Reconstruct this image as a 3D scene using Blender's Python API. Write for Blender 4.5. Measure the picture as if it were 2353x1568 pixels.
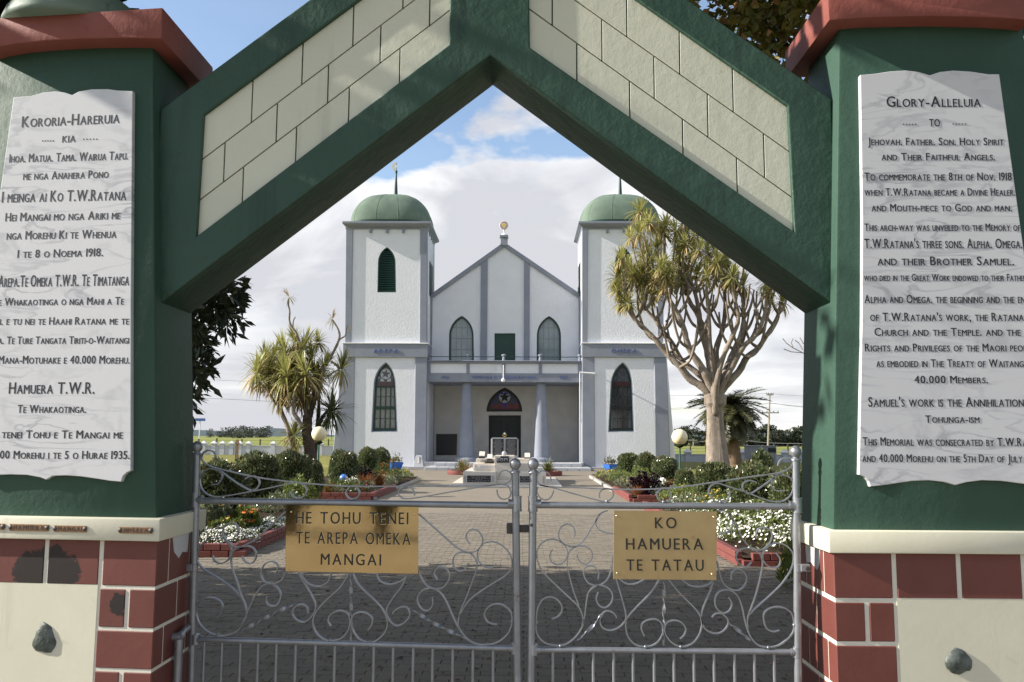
import bpy, bmesh, math, random
from mathutils import Vector, Matrix, Euler
R = math.radians
sc = bpy.context.scene
for o in list(bpy.data.objects): bpy.data.objects.remove(o)
col = sc.collection
rnd = random.Random(7)

# ---------------------------------------------------------------- camera
EYE = Vector((0.0, 0.0, 1.65)); FOC = 2000.0; PW, PH = 2353.0, 1568.0
PITCH = math.atan(221 / 2000); YAW = math.atan(29 / 2000); ROLL = 0.005
cam = bpy.data.cameras.new('camera'); camo = bpy.data.objects.new('camera', cam); col.objects.link(camo)
cam.sensor_width = 36; cam.lens = FOC / PW * 36; cam.clip_end = 6000; cam.clip_start = 0.05
ROT = Matrix.Rotation(YAW, 3, 'Z') @ Matrix.Rotation(math.pi / 2 + PITCH, 3, 'X') @ Matrix.Rotation(ROLL, 3, 'Z')
camo.matrix_world = Matrix.Translation(EYE) @ ROT.to_4x4()
sc.camera = camo
sc.render.resolution_x, sc.render.resolution_y = 1024, 682

# ---------------------------------------------------------------- sky and sun
SUN_EL, SUN_AZ = R(27), R(5.3)          # sun on the left, a little in front of the gateway
sun_to = Vector((-math.cos(SUN_EL) * math.cos(SUN_AZ), -math.cos(SUN_EL) * math.sin(SUN_AZ), math.sin(SUN_EL)))
W = bpy.data.worlds.new('World'); sc.world = W; W.use_nodes = True
nt = W.node_tree; nt.nodes.clear(); N = nt.nodes.new; L = nt.links.new
wout = N('ShaderNodeOutputWorld'); bg = N('ShaderNodeBackground'); bg.inputs['Strength'].default_value = 0.092
sky = N('ShaderNodeTexSky'); sky.sky_type = 'NISHITA'; sky.sun_disc = False
sky.sun_elevation = SUN_EL; sky.sun_rotation = R(270) - SUN_AZ; sky.air_density = 1.0; sky.dust_density = .6; sky.ozone_density = 1.6
tc = N('ShaderNodeTexCoord'); sep = N('ShaderNodeSeparateXYZ'); L(tc.outputs['Generated'], sep.inputs[0])
def math_n(op, a, b=None, c=None, clamp=False):
    n = N('ShaderNodeMath'); n.operation = op; n.use_clamp = clamp
    for i, v in enumerate((a, b, c)):
        if v is None: continue
        if isinstance(v, (int, float)): n.inputs[i].default_value = v
        else: L(v, n.inputs[i])
    return n.outputs[0]
def noise_n(vec, scale, detail, rough, dist=0.0):
    n = N('ShaderNodeTexNoise'); n.inputs['Scale'].default_value = scale; n.inputs['Detail'].default_value = detail
    n.inputs['Roughness'].default_value = rough; n.inputs['Distortion'].default_value = dist; L(vec, n.inputs['Vector']); return n.outputs['Fac']
def ramp_n(fac, stops):
    n = N('ShaderNodeValToRGB'); L(fac, n.inputs[0]); e = n.color_ramp.elements
    while len(e) < len(stops): e.new(0.5)
    for el, (p, c) in zip(e, stops):
        el.position = p; el.color = (*c, 1) if isinstance(c, tuple) else (c, c, c, 1)
    return n.outputs[0]
mp = N('ShaderNodeMapping'); mp.inputs['Scale'].default_value = (1.0, 1.0, 2.3); mp.inputs['Location'].default_value = (0.3, 0.0, 0.15)
L(tc.outputs['Generated'], mp.inputs[0])
mp2 = N('ShaderNodeMapping'); mp2.inputs['Scale'].default_value = (1.0, 1.0, 9.0); L(tc.outputs['Generated'], mp2.inputs[0])
n1 = noise_n(mp.outputs[0], 4.2, 9, 0.52, 0.15)
n2 = noise_n(mp2.outputs[0], 2.6, 7, 0.55, 0.3)
z = sep.outputs['Z']
# the bank of cloud: full cover low down, breaking up towards 17 degrees of height, wisps above
cover = ramp_n(z, [(0.0, 0.60), (0.10, 0.60), (0.20, 0.68), (0.285, 0.66), (0.315, 0.47), (0.37, 0.41), (0.48, 0.47), (0.8, 0.55), (1.0, 0.5)])
dens = math_n('ADD', n1, math_n('SUBTRACT', cover, 0.5))
band = math_n('ADD', n2, math_n('SUBTRACT', cover, 0.5))
lowmix = math_n('MULTIPLY_ADD', z, -9.0, 1.25, True)      # towards the horizon the banks lie flat
def mixf(f, a, b): return math_n('ADD', math_n('MULTIPLY', b, f), math_n('MULTIPLY', a, math_n('SUBTRACT', 1.0, f)))
dd = mixf(lowmix, dens, band)
mask = ramp_n(dd, [(0.0, 0.10), (0.485, 0.08), (0.54, 0.93), (0.75, 1.0)])
shade = noise_n(mp.outputs[0], 4.2, 8, 0.52, 0.5)
shade2 = mixf(lowmix, shade, n2)
thick = math_n('MULTIPLY_ADD', dd, 0.55, math_n('MULTIPLY_ADD', shade2, 3.3, -1.40))
ccol = ramp_n(thick, [(0.0, (6.7, 6.7, 6.7)), (0.38, (6.3, 6.3, 6.35)), (0.58, (5.3, 5.33, 5.5)), (0.85, (4.25, 4.3, 4.6))])
skyt = N('ShaderNodeMixRGB'); skyt.blend_type = 'MULTIPLY'; skyt.inputs[0].default_value = 1.0
L(sky.outputs[0], skyt.inputs[1]); skyt.inputs[2].default_value = (1.35, 1.35, 1.35, 1)
mixc = N('ShaderNodeMixRGB'); L(mask, mixc.inputs[0]); L(skyt.outputs[0], mixc.inputs[1]); L(ccol, mixc.inputs[2])
L(mixc.outputs[0], bg.inputs[0]); L(bg.outputs[0], wout.inputs[0])
sl = bpy.data.lights.new('sun', 'SUN'); sl.energy = 5.0; sl.angle = R(0.55); sl.color = (1.0, 0.93, 0.82)
so = bpy.data.objects.new('sun', sl); col.objects.link(so); so.rotation_euler = (-sun_to).to_track_quat('-Z', 'Y').to_euler(); so.location = (-20, -5, 20)
sc.view_settings.view_transform = 'Standard'; sc.view_settings.look = 'None'; sc.view_settings.gamma = 1.0
sc.view_settings.use_curve_mapping = False; sc.view_settings.exposure = 0.86
sc.render.engine = 'CYCLES'; sc.cycles.max_bounces = 6; sc.cycles.transparent_max_bounces = 8

# ---------------------------------------------------------------- surveying: a bearing measured in the photograph meets a real plane
# sheets of the photograph on which bearings were read: (left, top, size of one unit)
SHEET = {'D': (0, 0, 1.0), 'c': (718.1, 344.7, .4947), 'g': (947.8, 947.8, .1832), 'a': (430.8, 976.6, .2075), 'b': (1378.7, 976.6, .2199),
         'l': (402.1, 976.6, .3774), 'r': (1148.9, 976.6, .3774), 'h': (0, 1148.9, .26746), 't': (430.8, 603.2, .3297), 'k': (1378.7, 430.8, .4395),
         'p': (344.7, 0, .6836), 'z2': (0, 0, .476), 'z3': (0, 689.3, .5607), 'z4': (1780.8, 0, .4764), 'z5': (1780.8, 689.3, .5604), 'm': (1091.5, 488.3, .0989), 'w': (827.2, 769.8, .2052), 'q': (1551.0, 833.0, .1649)}
def px(f, x, y):
    a, b, s = SHEET[f]; return a + s * x, b + s * y
def ray(u, v):
    return ROT @ Vector(((u - PW / 2) / FOC, -(v - PH / 2) / FOC, -1.0))
class Plane:
    def __init__(s, Y, slope=0.0, X0=0.0): s.Y, s.k, s.X0 = Y, slope, X0
    def at(s, f, x, y):
        d = ray(*px(f, x, y)); t = (s.Y - s.k * s.X0) / (d.y - s.k * d.x); return EYE + d * t
    def y(s, X): return s.Y + s.k * (X - s.X0)
    def off(s, dy): return Plane(s.Y + dy, s.k, s.X0)
def gr(f, x, y, zz=0.0):
    d = ray(*px(f, x, y)); t = (zz - EYE.z) / d.z; return EYE + d * t
def through(p, q):
    k = (q.y - p.y) / (q.x - p.x); return Plane(p.y, k, p.x)

# ---------------------------------------------------------------- materials
def material(name, color, rough=0.6, metal=0.0, bump=None, vary=None, spec=0.5, dirt=None, grain=None, extra=None, coat=0.0, streak=None, vari=0.0):
    """bump: list of (scale, strength, distance); vary: (scale, second colour, sharpness); dirt: (scale, colour, low, high); grain: (scale, amount)"""
    m = bpy.data.materials.new(name); m.use_nodes = True; t = m.node_tree; b = t.nodes['Principled BSDF']
    def n(k): return t.nodes.new(k)
    tcn = n('ShaderNodeTexCoord'); src = tcn.outputs['Object']
    b.inputs['Roughness'].default_value = rough; b.inputs['Metallic'].default_value = metal
    b.inputs['Specular IOR Level'].default_value = spec; b.inputs['Coat Weight'].default_value = coat
    cur = None
    rgb = n('ShaderNodeRGB'); rgb.outputs[0].default_value = (*color, 1); cur = rgb.outputs[0]
    def noise(scale, det=4, ro=.55, dist=0.0):
        x = n('ShaderNodeTexNoise'); x.inputs['Scale'].default_value = scale; x.inputs['Detail'].default_value = det
        x.inputs['Roughness'].default_value = ro; x.inputs['Distortion'].default_value = dist; t.links.new(src, x.inputs['Vector']); return x.outputs['Fac']
    def blend(fac, c2, mode='MIX'):
        nonlocal cur
        x = n('ShaderNodeMixRGB'); x.blend_type = mode; t.links.new(fac, x.inputs[0]); t.links.new(cur, x.inputs[1])
        if isinstance(c2, tuple): x.inputs[2].default_value = (*c2, 1)
        else: t.links.new(c2, x.inputs[2])
        cur = x.outputs[0]
    def ramp(fac, lo, hi):
        x = n('ShaderNodeMapRange'); x.inputs['From Min'].default_value = lo; x.inputs['From Max'].default_value = hi; t.links.new(fac, x.inputs[0]); return x.outputs[0]
    if vary: blend(ramp(noise(vary[0], 5), .5 - vary[2], .5 + vary[2]), vary[1])
    if dirt: blend(ramp(noise(dirt[0], 6, .65, .4), dirt[2], dirt[3]), dirt[1])
    if streak:      # rain streaks: (scale, colour, low, high)
        mpn = n('ShaderNodeMapping'); mpn.inputs['Scale'].default_value = (streak[0], streak[0], streak[0] * .09); t.links.new(src, mpn.inputs[0])
        x = n('ShaderNodeTexNoise'); x.inputs['Scale'].default_value = 1; x.inputs['Detail'].default_value = 6; x.inputs['Roughness'].default_value = .6; x.inputs['Distortion'].default_value = .3; t.links.new(mpn.outputs[0], x.inputs['Vector']); blend(ramp(x.outputs['Fac'], streak[2], streak[3]), streak[1])
    if vari:        # every piece a little different
        g1 = n('ShaderNodeNewGeometry'); g2 = n('ShaderNodeObjectInfo'); ad = n('ShaderNodeMath'); ad.operation = 'ADD'; t.links.new(g1.outputs['Random Per Island'], ad.inputs[0]); t.links.new(g2.outputs['Random'], ad.inputs[1])
        x = n('ShaderNodeMapRange'); x.inputs['From Max'].default_value = 2; x.inputs['To Min'].default_value = 1 - vari; x.inputs['To Max'].default_value = 1 + vari; t.links.new(ad.outputs[0], x.inputs[0])
        y = n('ShaderNodeVectorMath'); y.operation = 'SCALE'; t.links.new(cur, y.inputs[0]); t.links.new(x.outputs[0], y.inputs['Scale']); cur = y.outputs[0]
    if grain:
        g = noise(grain[0], 3, .6); x = n('ShaderNodeMapRange'); x.inputs['To Min'].default_value = 1 - grain[1]; x.inputs['To Max'].default_value = 1 + grain[1]
        x.inputs['From Min'].default_value = .3; x.inputs['From Max'].default_value = .7; t.links.new(g, x.inputs[0])
        y = n('ShaderNodeVectorMath'); y.operation = 'SCALE'; t.links.new(cur, y.inputs[0]); t.links.new(x.outputs[0], y.inputs['Scale']); cur = y.outputs[0]
    if extra: cur = extra(t, n, src, cur, b, noise, ramp)
    t.links.new(cur, b.inputs['Base Color'])
    if bump:
        last = None
        for (s, st, d) in bump:
            x = n('ShaderNodeBump'); x.inputs['Strength'].default_value = st; x.inputs['Distance'].default_value = d
            t.links.new(noise(s, 4, .6), x.inputs['Height'])
            if last is not None: t.links.new(last, x.inputs['Normal'])
            last = x.outputs[0]
        t.links.new(last, b.inputs['Normal'])
    m.diffuse_color = (*color, 1)
    return m

def marble_extra(t, n, src, cur, b, noise, ramp):
    w = n('ShaderNodeTexNoise'); w.inputs['Scale'].default_value = 3.0; w.inputs['Detail'].default_value = 8; w.inputs['Distortion'].default_value = 1.2
    mpn = n('ShaderNodeMapping'); mpn.inputs['Rotation'].default_value = (0, R(52), 0); mpn.inputs['Scale'].default_value = (.8, 1, 3.4)
    t.links.new(src, mpn.inputs[0]); t.links.new(mpn.outputs[0], w.inputs['Vector'])
    a = n('ShaderNodeMath'); a.operation = 'SUBTRACT'; t.links.new(w.outputs[0], a.inputs[0]); a.inputs[1].default_value = .5
    c = n('ShaderNodeMath'); c.operation = 'ABSOLUTE'; t.links.new(a.outputs[0], c.inputs[0])
    f = ramp(c.outputs[0], .045, 0.0)
    f2 = n('ShaderNodeMath'); f2.operation = 'MULTIPLY'; t.links.new(f, f2.inputs[0]); t.links.new(ramp(noise(2.1, 3), .42, .7), f2.inputs[1])
    x = n('ShaderNodeMixRGB'); t.links.new(f2.outputs[0], x.inputs[0]); t.links.new(cur, x.inputs[1]); x.inputs[2].default_value = (.33, .34, .38, 1)
    y = n('ShaderNodeMixRGB'); t.links.new(ramp(noise(5.5, 6, .6, .8), .56, .78), y.inputs[0]); t.links.new(x.outputs[0], y.inputs[1]); y.inputs[2].default_value = (.47, .48, .51, 1)
    return y.outputs[0]

def stain_extra(spots, colour):
    # dark scuffed patches of their own shape (world positions, radius) on the red painted blocks
    def f(t, n, src, cur, b, noise, ramp):
        geo = n('ShaderNodeNewGeometry'); tot = None
        nz = noise(26, 5, .7); nm = n('ShaderNodeMath'); nm.operation = 'MULTIPLY_ADD'; t.links.new(nz, nm.inputs[0]); nm.inputs[1].default_value = .09; nm.inputs[2].default_value = -.045
        for (p, r) in spots:
            d = n('ShaderNodeVectorMath'); d.operation = 'DISTANCE'; t.links.new(geo.outputs['Position'], d.inputs[0]); d.inputs[1].default_value = p
            a = n('ShaderNodeMath'); a.operation = 'ADD'; t.links.new(d.outputs['Value'], a.inputs[0]); t.links.new(nm.outputs[0], a.inputs[1])
            q = n('ShaderNodeMapRange'); q.inputs['From Min'].default_value = r * 1.04; q.inputs['From Max'].default_value = r * .94; t.links.new(a.outputs[0], q.inputs[0])
            if tot is None: tot = q.outputs[0]
            else:
                mx = n('ShaderNodeMath'); mx.operation = 'MAXIMUM'; t.links.new(tot, mx.inputs[0]); t.links.new(q.outputs[0], mx.inputs[1]); tot = mx.outputs[0]
        x = n('ShaderNodeMixRGB'); t.links.new(tot, x.inputs[0]); t.links.new(cur, x.inputs[1]); x.inputs[2].default_value = (*colour, 1)
        return x.outputs[0]
    return f

# ---------------------------------------------------------------- mesh building
class MB:
    def __init__(s): s.v = []; s.f = []; s.m = []; s.mi = 0
    def add(s, vs, fs):
        o = len(s.v); s.v.extend([tuple(v) for v in vs]); s.f.extend([tuple(i + o for i in f) for f in fs]); s.m.extend([s.mi] * len(fs)); return s
    def box(s, x0, x1, y0, y1, z0, z1):
        return s.add([(x, y, z) for x in (x0, x1) for y in (y0, y1) for z in (z0, z1)],
                     [(0, 1, 3, 2), (4, 6, 7, 5), (0, 4, 5, 1), (2, 3, 7, 6), (0, 2, 6, 4), (1, 5, 7, 3)])
    def prism(s, pts, dy):
        """pts: front outline (Vectors, any order round), pushed back by dy along Y"""
        n = len(pts); v = [tuple(p) for p in pts] + [(p[0], p[1] + dy, p[2]) for p in pts]
        a = sum(pts[i][0] * pts[(i + 1) % n][2] - pts[(i + 1) % n][0] * pts[i][2] for i in range(n))
        f = [tuple(range(n)), tuple(range(2 * n - 1, n - 1, -1))] + [(i, i + n, (i + 1) % n + n, (i + 1) % n) for i in range(n)]
        if a < 0: f = [tuple(reversed(q)) for q in f]
        return s.add(v, f)
    def hexa(s, a, b):
        """a, b: two quads (lists of 4 points) joined"""
        return s.add(list(a) + list(b), [(0, 1, 2, 3), (7, 6, 5, 4), (0, 4, 5, 1), (1, 5, 6, 2), (2, 6, 7, 3), (3, 7, 4, 0)])
    def tube(s, pts, rad, n=8, cap=True):
        pts = [Vector(p) for p in pts]; m = len(pts)
        if isinstance(rad, (int, float)): rad = [rad] * m
        t0 = (pts[1] - pts[0]).normalized(); up = Vector((0, 0, 1)) if abs(t0.z) < .9 else Vector((1, 0, 0))
        u = t0.cross(up).normalized(); v = []
        for i in range(m):
            t = (pts[min(i + 1, m - 1)] - pts[max(i - 1, 0)]).normalized()
            u = (u - t * u.dot(t)).normalized(); w = t.cross(u)
            for k in range(n):
                a = 2 * math.pi * k / n; v.append(pts[i] + (u * math.cos(a) + w * math.sin(a)) * rad[i])
        f = [(i * n + k, i * n + (k + 1) % n, (i + 1) * n + (k + 1) % n, (i + 1) * n + k) for i in range(m - 1) for k in range(n)]
        if cap: f += [tuple(range(n - 1, -1, -1)), tuple(range((m - 1) * n, m * n))]
        return s.add(v, f)
    def lathe(s, c, prof, n=24, sx=1.0, sy=1.0, square=0.0):
        """prof: list of (radius, height) about point c"""
        v = []
        for (r, h) in prof:
            for k in range(n):
                a = 2 * math.pi * k / n; ca, sa = math.cos(a), math.sin(a)
                q = 1.0
                if square: q = (abs(ca) ** square + abs(sa) ** square) ** (-1 / square)
                v.append((c[0] + r * q * ca * sx, c[1] + r * q * sa * sy, c[2] + h))
        m = len(prof)
        f = [(i * n + k, i * n + (k + 1) % n, (i + 1) * n + (k + 1) % n, (i + 1) * n + k) for i in range(m - 1) for k in range(n)]
        f += [tuple(range(n - 1, -1, -1)), tuple(range((m - 1) * n, m * n))]
        return s.add(v, f)
    def ribbon(s, pts, nrm, w, d, twist=0.0, ends=1.0):
        """flat bar: pts along the centre line, nrm the normal of the plane it curls in, w thickness in that plane, d across it"""
        pts = [Vector(p) for p in pts]; m = len(pts); v = []; L_ = 0
        for i in range(m):
            t = (pts[min(i + 1, m - 1)] - pts[max(i - 1, 0)]).normalized(); e = t.cross(nrm).normalized()
            if i: L_ += (pts[i] - pts[i - 1]).length
            a = twist * L_; f = 1.0 if 0 < i < m - 1 else ends
            e2 = e * math.cos(a) + nrm * math.sin(a); n2 = nrm * math.cos(a) - e * math.sin(a)
            for (x, y) in ((-1, -1), (1, -1), (1, 1), (-1, 1)): v.append(pts[i] + e2 * (x * w / 2 * f) + n2 * (y * d / 2 * f))
        f = [(i * 4 + k, i * 4 + (k + 1) % 4, (i + 1) * 4 + (k + 1) % 4, (i + 1) * 4 + k) for i in range(m - 1) for k in range(4)]
        f += [(3, 2, 1, 0), tuple(range((m - 1) * 4, m * 4))]
        return s.add(v, f)
    def build(s, name, mat, parent=None, smooth=False, bevel=0.0, seg=1, **tags):
        org = origin_of(parent); me = bpy.data.meshes.new(name)
        me.from_pydata([(x - org.x, y - org.y, z - org.z) for (x, y, z) in s.v], [], s.f)
        mats = mat if isinstance(mat, (list, tuple)) else [mat]
        for q in mats: me.materials.append(q)
        if len(mats) > 1: me.polygons.foreach_set('material_index', s.m)
        if bevel:
            bm = bmesh.new(); bm.from_mesh(me); bmesh.ops.recalc_face_normals(bm, faces=bm.faces)
            ed = [e for e in bm.edges if len(e.link_faces) == 2 and e.calc_face_angle(0) > .35]
            bmesh.ops.bevel(bm, geom=ed, offset=bevel, segments=seg, affect='EDGES', profile=.5, clamp_overlap=True); bm.to_mesh(me); bm.free()
        if smooth: me.polygons.foreach_set('use_smooth', [True] * len(me.polygons))
        if smooth == 'angle':
            me.set_sharp_from_angle(angle=R(40))
        me.update(); return link(name, me, parent, **tags)
ORG = {}
def origin_of(o): return ORG.get(o.name, Vector((0, 0, 0))) if o is not None else Vector((0, 0, 0))
def link(name, data, parent=None, **tags):
    o = bpy.data.objects.new(name, data); col.objects.link(o)
    if parent is not None: o.parent = parent; ORG[o.name] = origin_of(parent)
    for k, v in tags.items(): o[k] = v
    return o
def thing(name, loc, label, category, group=None):
    o = bpy.data.objects.new(name, None); col.objects.link(o); o.location = loc; o.empty_display_size = .1; ORG[o.name] = Vector(loc)
    o['label'] = label; o['category'] = category
    if group: o['group'] = group
    return o
def copy_tree(o, loc, rz=0.0, scale=1.0, parent=None, **tags):
    c = o.copy(); col.objects.link(c)
    if parent is None: c.location = loc; c.rotation_euler = (0, 0, rz); c.scale = (scale,) * 3 if isinstance(scale, (int, float)) else scale
    else: c.parent = parent
    for ch in list(o.children): copy_tree(ch, None, parent=c)
    for k, v in tags.items(): c[k] = v
    return c
def curve_mesh(outer, holes=(), ext=.01, bevel=0.0):
    """flat shape with holes (x, z pairs) as verts/faces, thickness 2*ext along y"""
    cu = bpy.data.curves.new('outline', 'CURVE'); cu.dimensions = '2D'; cu.fill_mode = 'BOTH'; cu.extrude = max(ext - bevel, 0); cu.bevel_depth = bevel; cu.offset = -bevel
    for ring in [outer, *holes]:
        sp = cu.splines.new('POLY'); sp.points.add(len(ring) - 1); sp.use_cyclic_u = True
        for p, (x, y) in zip(sp.points, ring): p.co = (x, y, 0, 1)
    o = bpy.data.objects.new('outline', cu); m = o.to_mesh()
    v = [(q.co.x, q.co.z, q.co.y) for q in m.vertices]; f = [tuple(reversed(p.vertices)) for p in m.polygons]
    o.to_mesh_clear(); bpy.data.objects.remove(o); bpy.data.curves.remove(cu); return v, f
def panel(name, mat, parent, plane, outer, holes=(), thick=.1, bevel=0.0, smooth=False, **tags):
    """outer/holes: world points on the plane; solid reaching thick behind the plane"""
    o2 = [(p[0], p[2]) for p in outer]; h2 = [[(p[0], p[2]) for p in h] for h in holes]
    v, f = curve_mesh(o2, h2, thick / 2, bevel); mb = MB()
    mb.add([(x, plane.y(x) + thick / 2 + y, zz) for (x, y, zz) in v], f)
    return mb.build(name, mat, parent, smooth=smooth, **tags)
def smooth_line(p, n=6, closed=False):
    p = [Vector(q) for q in p]; out = []; m = len(p)
    for i in range(m - 1):
        a, b, c, d = p[max(i - 1, 0)], p[i], p[i + 1], p[min(i + 2, m - 1)]
        for k in range(n):
            t = k / n; out.append(.5 * ((2 * b) + (c - a) * t + (2 * a - 5 * b + 4 * c - d) * t * t + (3 * b - a - 3 * c + d) * t ** 3))
    out.append(p[-1]); return out

# ---------------------------------------------------------------- lettering
GLY = {}
def glyph(ch):
    if ch not in GLY:
        cu = bpy.data.curves.new('g', 'FONT'); cu.body = ch; cu.extrude = .02; cu.offset = 0.0; cu.resolution_u = 3
        o = bpy.data.objects.new('g', cu); m = o.to_mesh()
        v = [(q.co.x, q.co.y, q.co.z) for q in m.vertices]; f = [tuple(p.vertices) for p in m.polygons]
        x0 = min([q[0] for q in v] or [0]); x1 = max([q[0] for q in v] or [.1])
        o.to_mesh_clear(); bpy.data.objects.remove(o); bpy.data.curves.remove(cu)
        GLY[ch] = ([(a - x0, b, c) for a, b, c in v], f, x1 - x0)
    return GLY[ch]
def write(mb, text, A, B, up, height, depth=.0015, small=.76, gap=.13, space=.34, sink=0.0, keep=False):
    """text laid from world point A to B (baseline), cap height given; lower case is set in small capitals"""
    x = 0; items = []; CAP = glyph('H')[0]; caph = max(q[1] for q in CAP)
    for ch in text:
        if ch == ' ': x += space; continue
        sm = ch.islower(); g = glyph(ch.upper() if not keep else ch); s = small if sm else 1.0
        items.append((g, x, s)); x += (g[2] + gap) * s
    x -= gap; D = (B - A) / x; d = D.normalized(); up = (up - d * up.dot(d)).normalized(); n = d.cross(up)     # n points at the reader
    for (g, ox, s) in items:
        for (dx, dp) in ((-.016, 1.0), (.0, 1.25), (.016, .8)): mb.add([A + D * (ox + (q[0] + dx) * s) + up * (q[1] / caph * s * height) + n * (q[2] / .02 * depth * dp - sink) for q in g[0]], g[1])

def write_each(name, mat, parent, text, A, B, up, height, depth=.0015, gap=.13, space=.34, shift=None):
    """the same, each letter an object of its own"""
    x = 0; items = []; caph = max(q[1] for q in glyph('H')[0])
    for ch in text:
        if ch == ' ': x += space; continue
        g = glyph(ch); items.append((g, x)); x += g[2] + gap
    x -= gap; D = (B - A) / x; d = D.normalized(); up = (up - d * up.dot(d)).normalized(); n = d.cross(up)
    if shift: A = A + shift
    for (g, ox) in items:
        mb = MB()
        for (dx, dp) in ((-.016, 1.0), (.0, 1.25), (.016, .8)): mb.add([A + D * (ox + q[0] + dx) + up * (q[1] / caph * height) + n * (q[2] / .02 * depth * dp) for q in g[0]], g[1])
        mb.build(name, mat, parent)
# ================================================================ the gateway
FL = Plane(3.80, -.10, -1.615); FR = Plane(3.80)            # front faces of the two pillars
DEPTH = .445
stains = []
for (x, y, r) in ((290, 600, .088), (330, 650, .075), (470, 560, .085), (545, 620, .085), (440, 660, .07), (1030, 895, .044)):
    stains.append((tuple(FL.at('h', x, y)), r))
GREEN = (.029, .072, .051)
M = {}
M['green'] = material('green_masonry_paint', GREEN, .62, spec=.3, streak=(9, (.045, .095, .072), .58, .8), vary=(3.2, (.038, .085, .063), .22), bump=[(38, .34, .005), (210, .4, .0014), (9, .25, .02)], dirt=(5, (.05, .10, .075), .66, .8))
M['arch_green'] = material('green_arch_paint', GREEN, .5, spec=.35, streak=(9, (.018, .046, .034), .56, .8), vary=(3.2, (.038, .085, .062), .22), bump=[(30, .32, .006), (190, .45, .0016), (7, .38, .03)], dirt=(6, (.02, .05, .038), .62, .8))
M['dome'] = material('faded_green_roof_paint', (.10, .165, .13), .6, vary=(6, (.15, .20, .165), .2), bump=[(60, .3, .003)], dirt=(9, (.06, .09, .07), .58, .7))
M['red'] = material('red_coping_paint', (.20, .056, .045), .65, spec=.3, vary=(4, (.26, .085, .07), .25), bump=[(26, .5, .006), (150, .35, .0015)], dirt=(11, (.13, .05, .045), .66, .78))
M['block'] = material('red_block_paint', (.118, .031, .024), .55, vary=(5, (.145, .042, .033), .25), vari=.16, bump=[(34, .2, .003), (240, .35, .001)], dirt=(9, (.2, .075, .06), .68, .85), extra=stain_extra(stains, (.014, .008, .007)))
M['cream'] = material('cream_masonry_paint', (.61, .59, .46), .6, vary=(4, (.68, .665, .54), .3), streak=(10, (.45, .43, .34), .62, .88), bump=[(45, .15, .003), (260, .3, .0008)], dirt=(7, (.44, .42, .34), .60, .92))
M['panel'] = material('pale_cream_block_paint', (.60, .61, .50), .45, vary=(3, (.66, .67, .56), .25), vari=.05, streak=(11, (.47, .47, .38), .60, .85), bump=[(22, .35, .005), (150, .35, .0015)], dirt=(14, (.33, .34, .24), .70, .8))
M['marble'] = material('grey_white_marble', (.62, .63, .66), .28, bump=[(300, .08, .0005)], extra=marble_extra)
M['mortar'] = material('off_white_mortar', (.68, .66, .57), .75, dirt=(20, (.40, .38, .32), .6, .85), bump=[(120, .4, .002)])
M['ink'] = material('black_inlaid_lettering', (.012, .013, .016), .45)
M['stone'] = material('dark_green_stone', (.035, .048, .042), .5, vary=(24, (.11, .13, .12), .12), bump=[(30, .6, .01), (140, .4, .002)])
M['white'] = material('bare_white_patch', (.55, .56, .58), .7, dirt=(28, (.35, .16, .04), .60, .7))
M['tag'] = material('tarnished_copper_tag', (.36, .22, .12), .4, metal=.6, vary=(60, (.20, .12, .08), .2), bump=[(400, .3, .0005)])
M['bolt'] = material('dull_dark_bolt', (.09, .08, .075), .5, metal=.6, bump=[(200, .4, .001)])
M['silver'] = material('silver_painted_steel', (.33, .35, .385), .38, metal=.55, vary=(18, (.26, .275, .30), .2), bump=[(240, .25, .0006)], dirt=(22, (.20, .11, .065), .62, .74))
M['brassL'] = material('polished_brass', (.74, .58, .32), .06, metal=1.0, vary=(7, (.62, .47, .25), .2), bump=[(3, .10, .004), (12, .05, .002)], dirt=(30, (.3, .2, .1), .7, .95))
M['brassR'] = material('weathered_brass', (.50, .38, .20), .42, metal=.75, vary=(9, (.43, .32, .17), .2), bump=[(420, .25, .0004)], dirt=(16, (.30, .19, .09), .64, .85))
M['groove'] = material('engraved_letter_black', (.018, .02, .018), .35)
M['bright_brass'] = material('bright_brass_edge', (.85, .68, .40), .25, metal=1.0)

def red_block(parent, x0, x1, y0, y1, z0, z1, plane):
    """one painted block; its front follows the pillar's front plane"""
    mb = MB(); f = lambda x: plane.y(x) - .012 + (y0 - plane.Y)
    ys = y1
    a = [(x0, f(x0), z0), (x1, f(x1), z0), (x1, f(x1), z1), (x0, f(x0), z1)]; b = [(x0, ys, z0), (x1, ys, z0), (x1, ys, z1), (x0, ys, z1)]
    mb.hexa(a, b); return mb.build('brick', M['block'], parent, bevel=.004)

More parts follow.
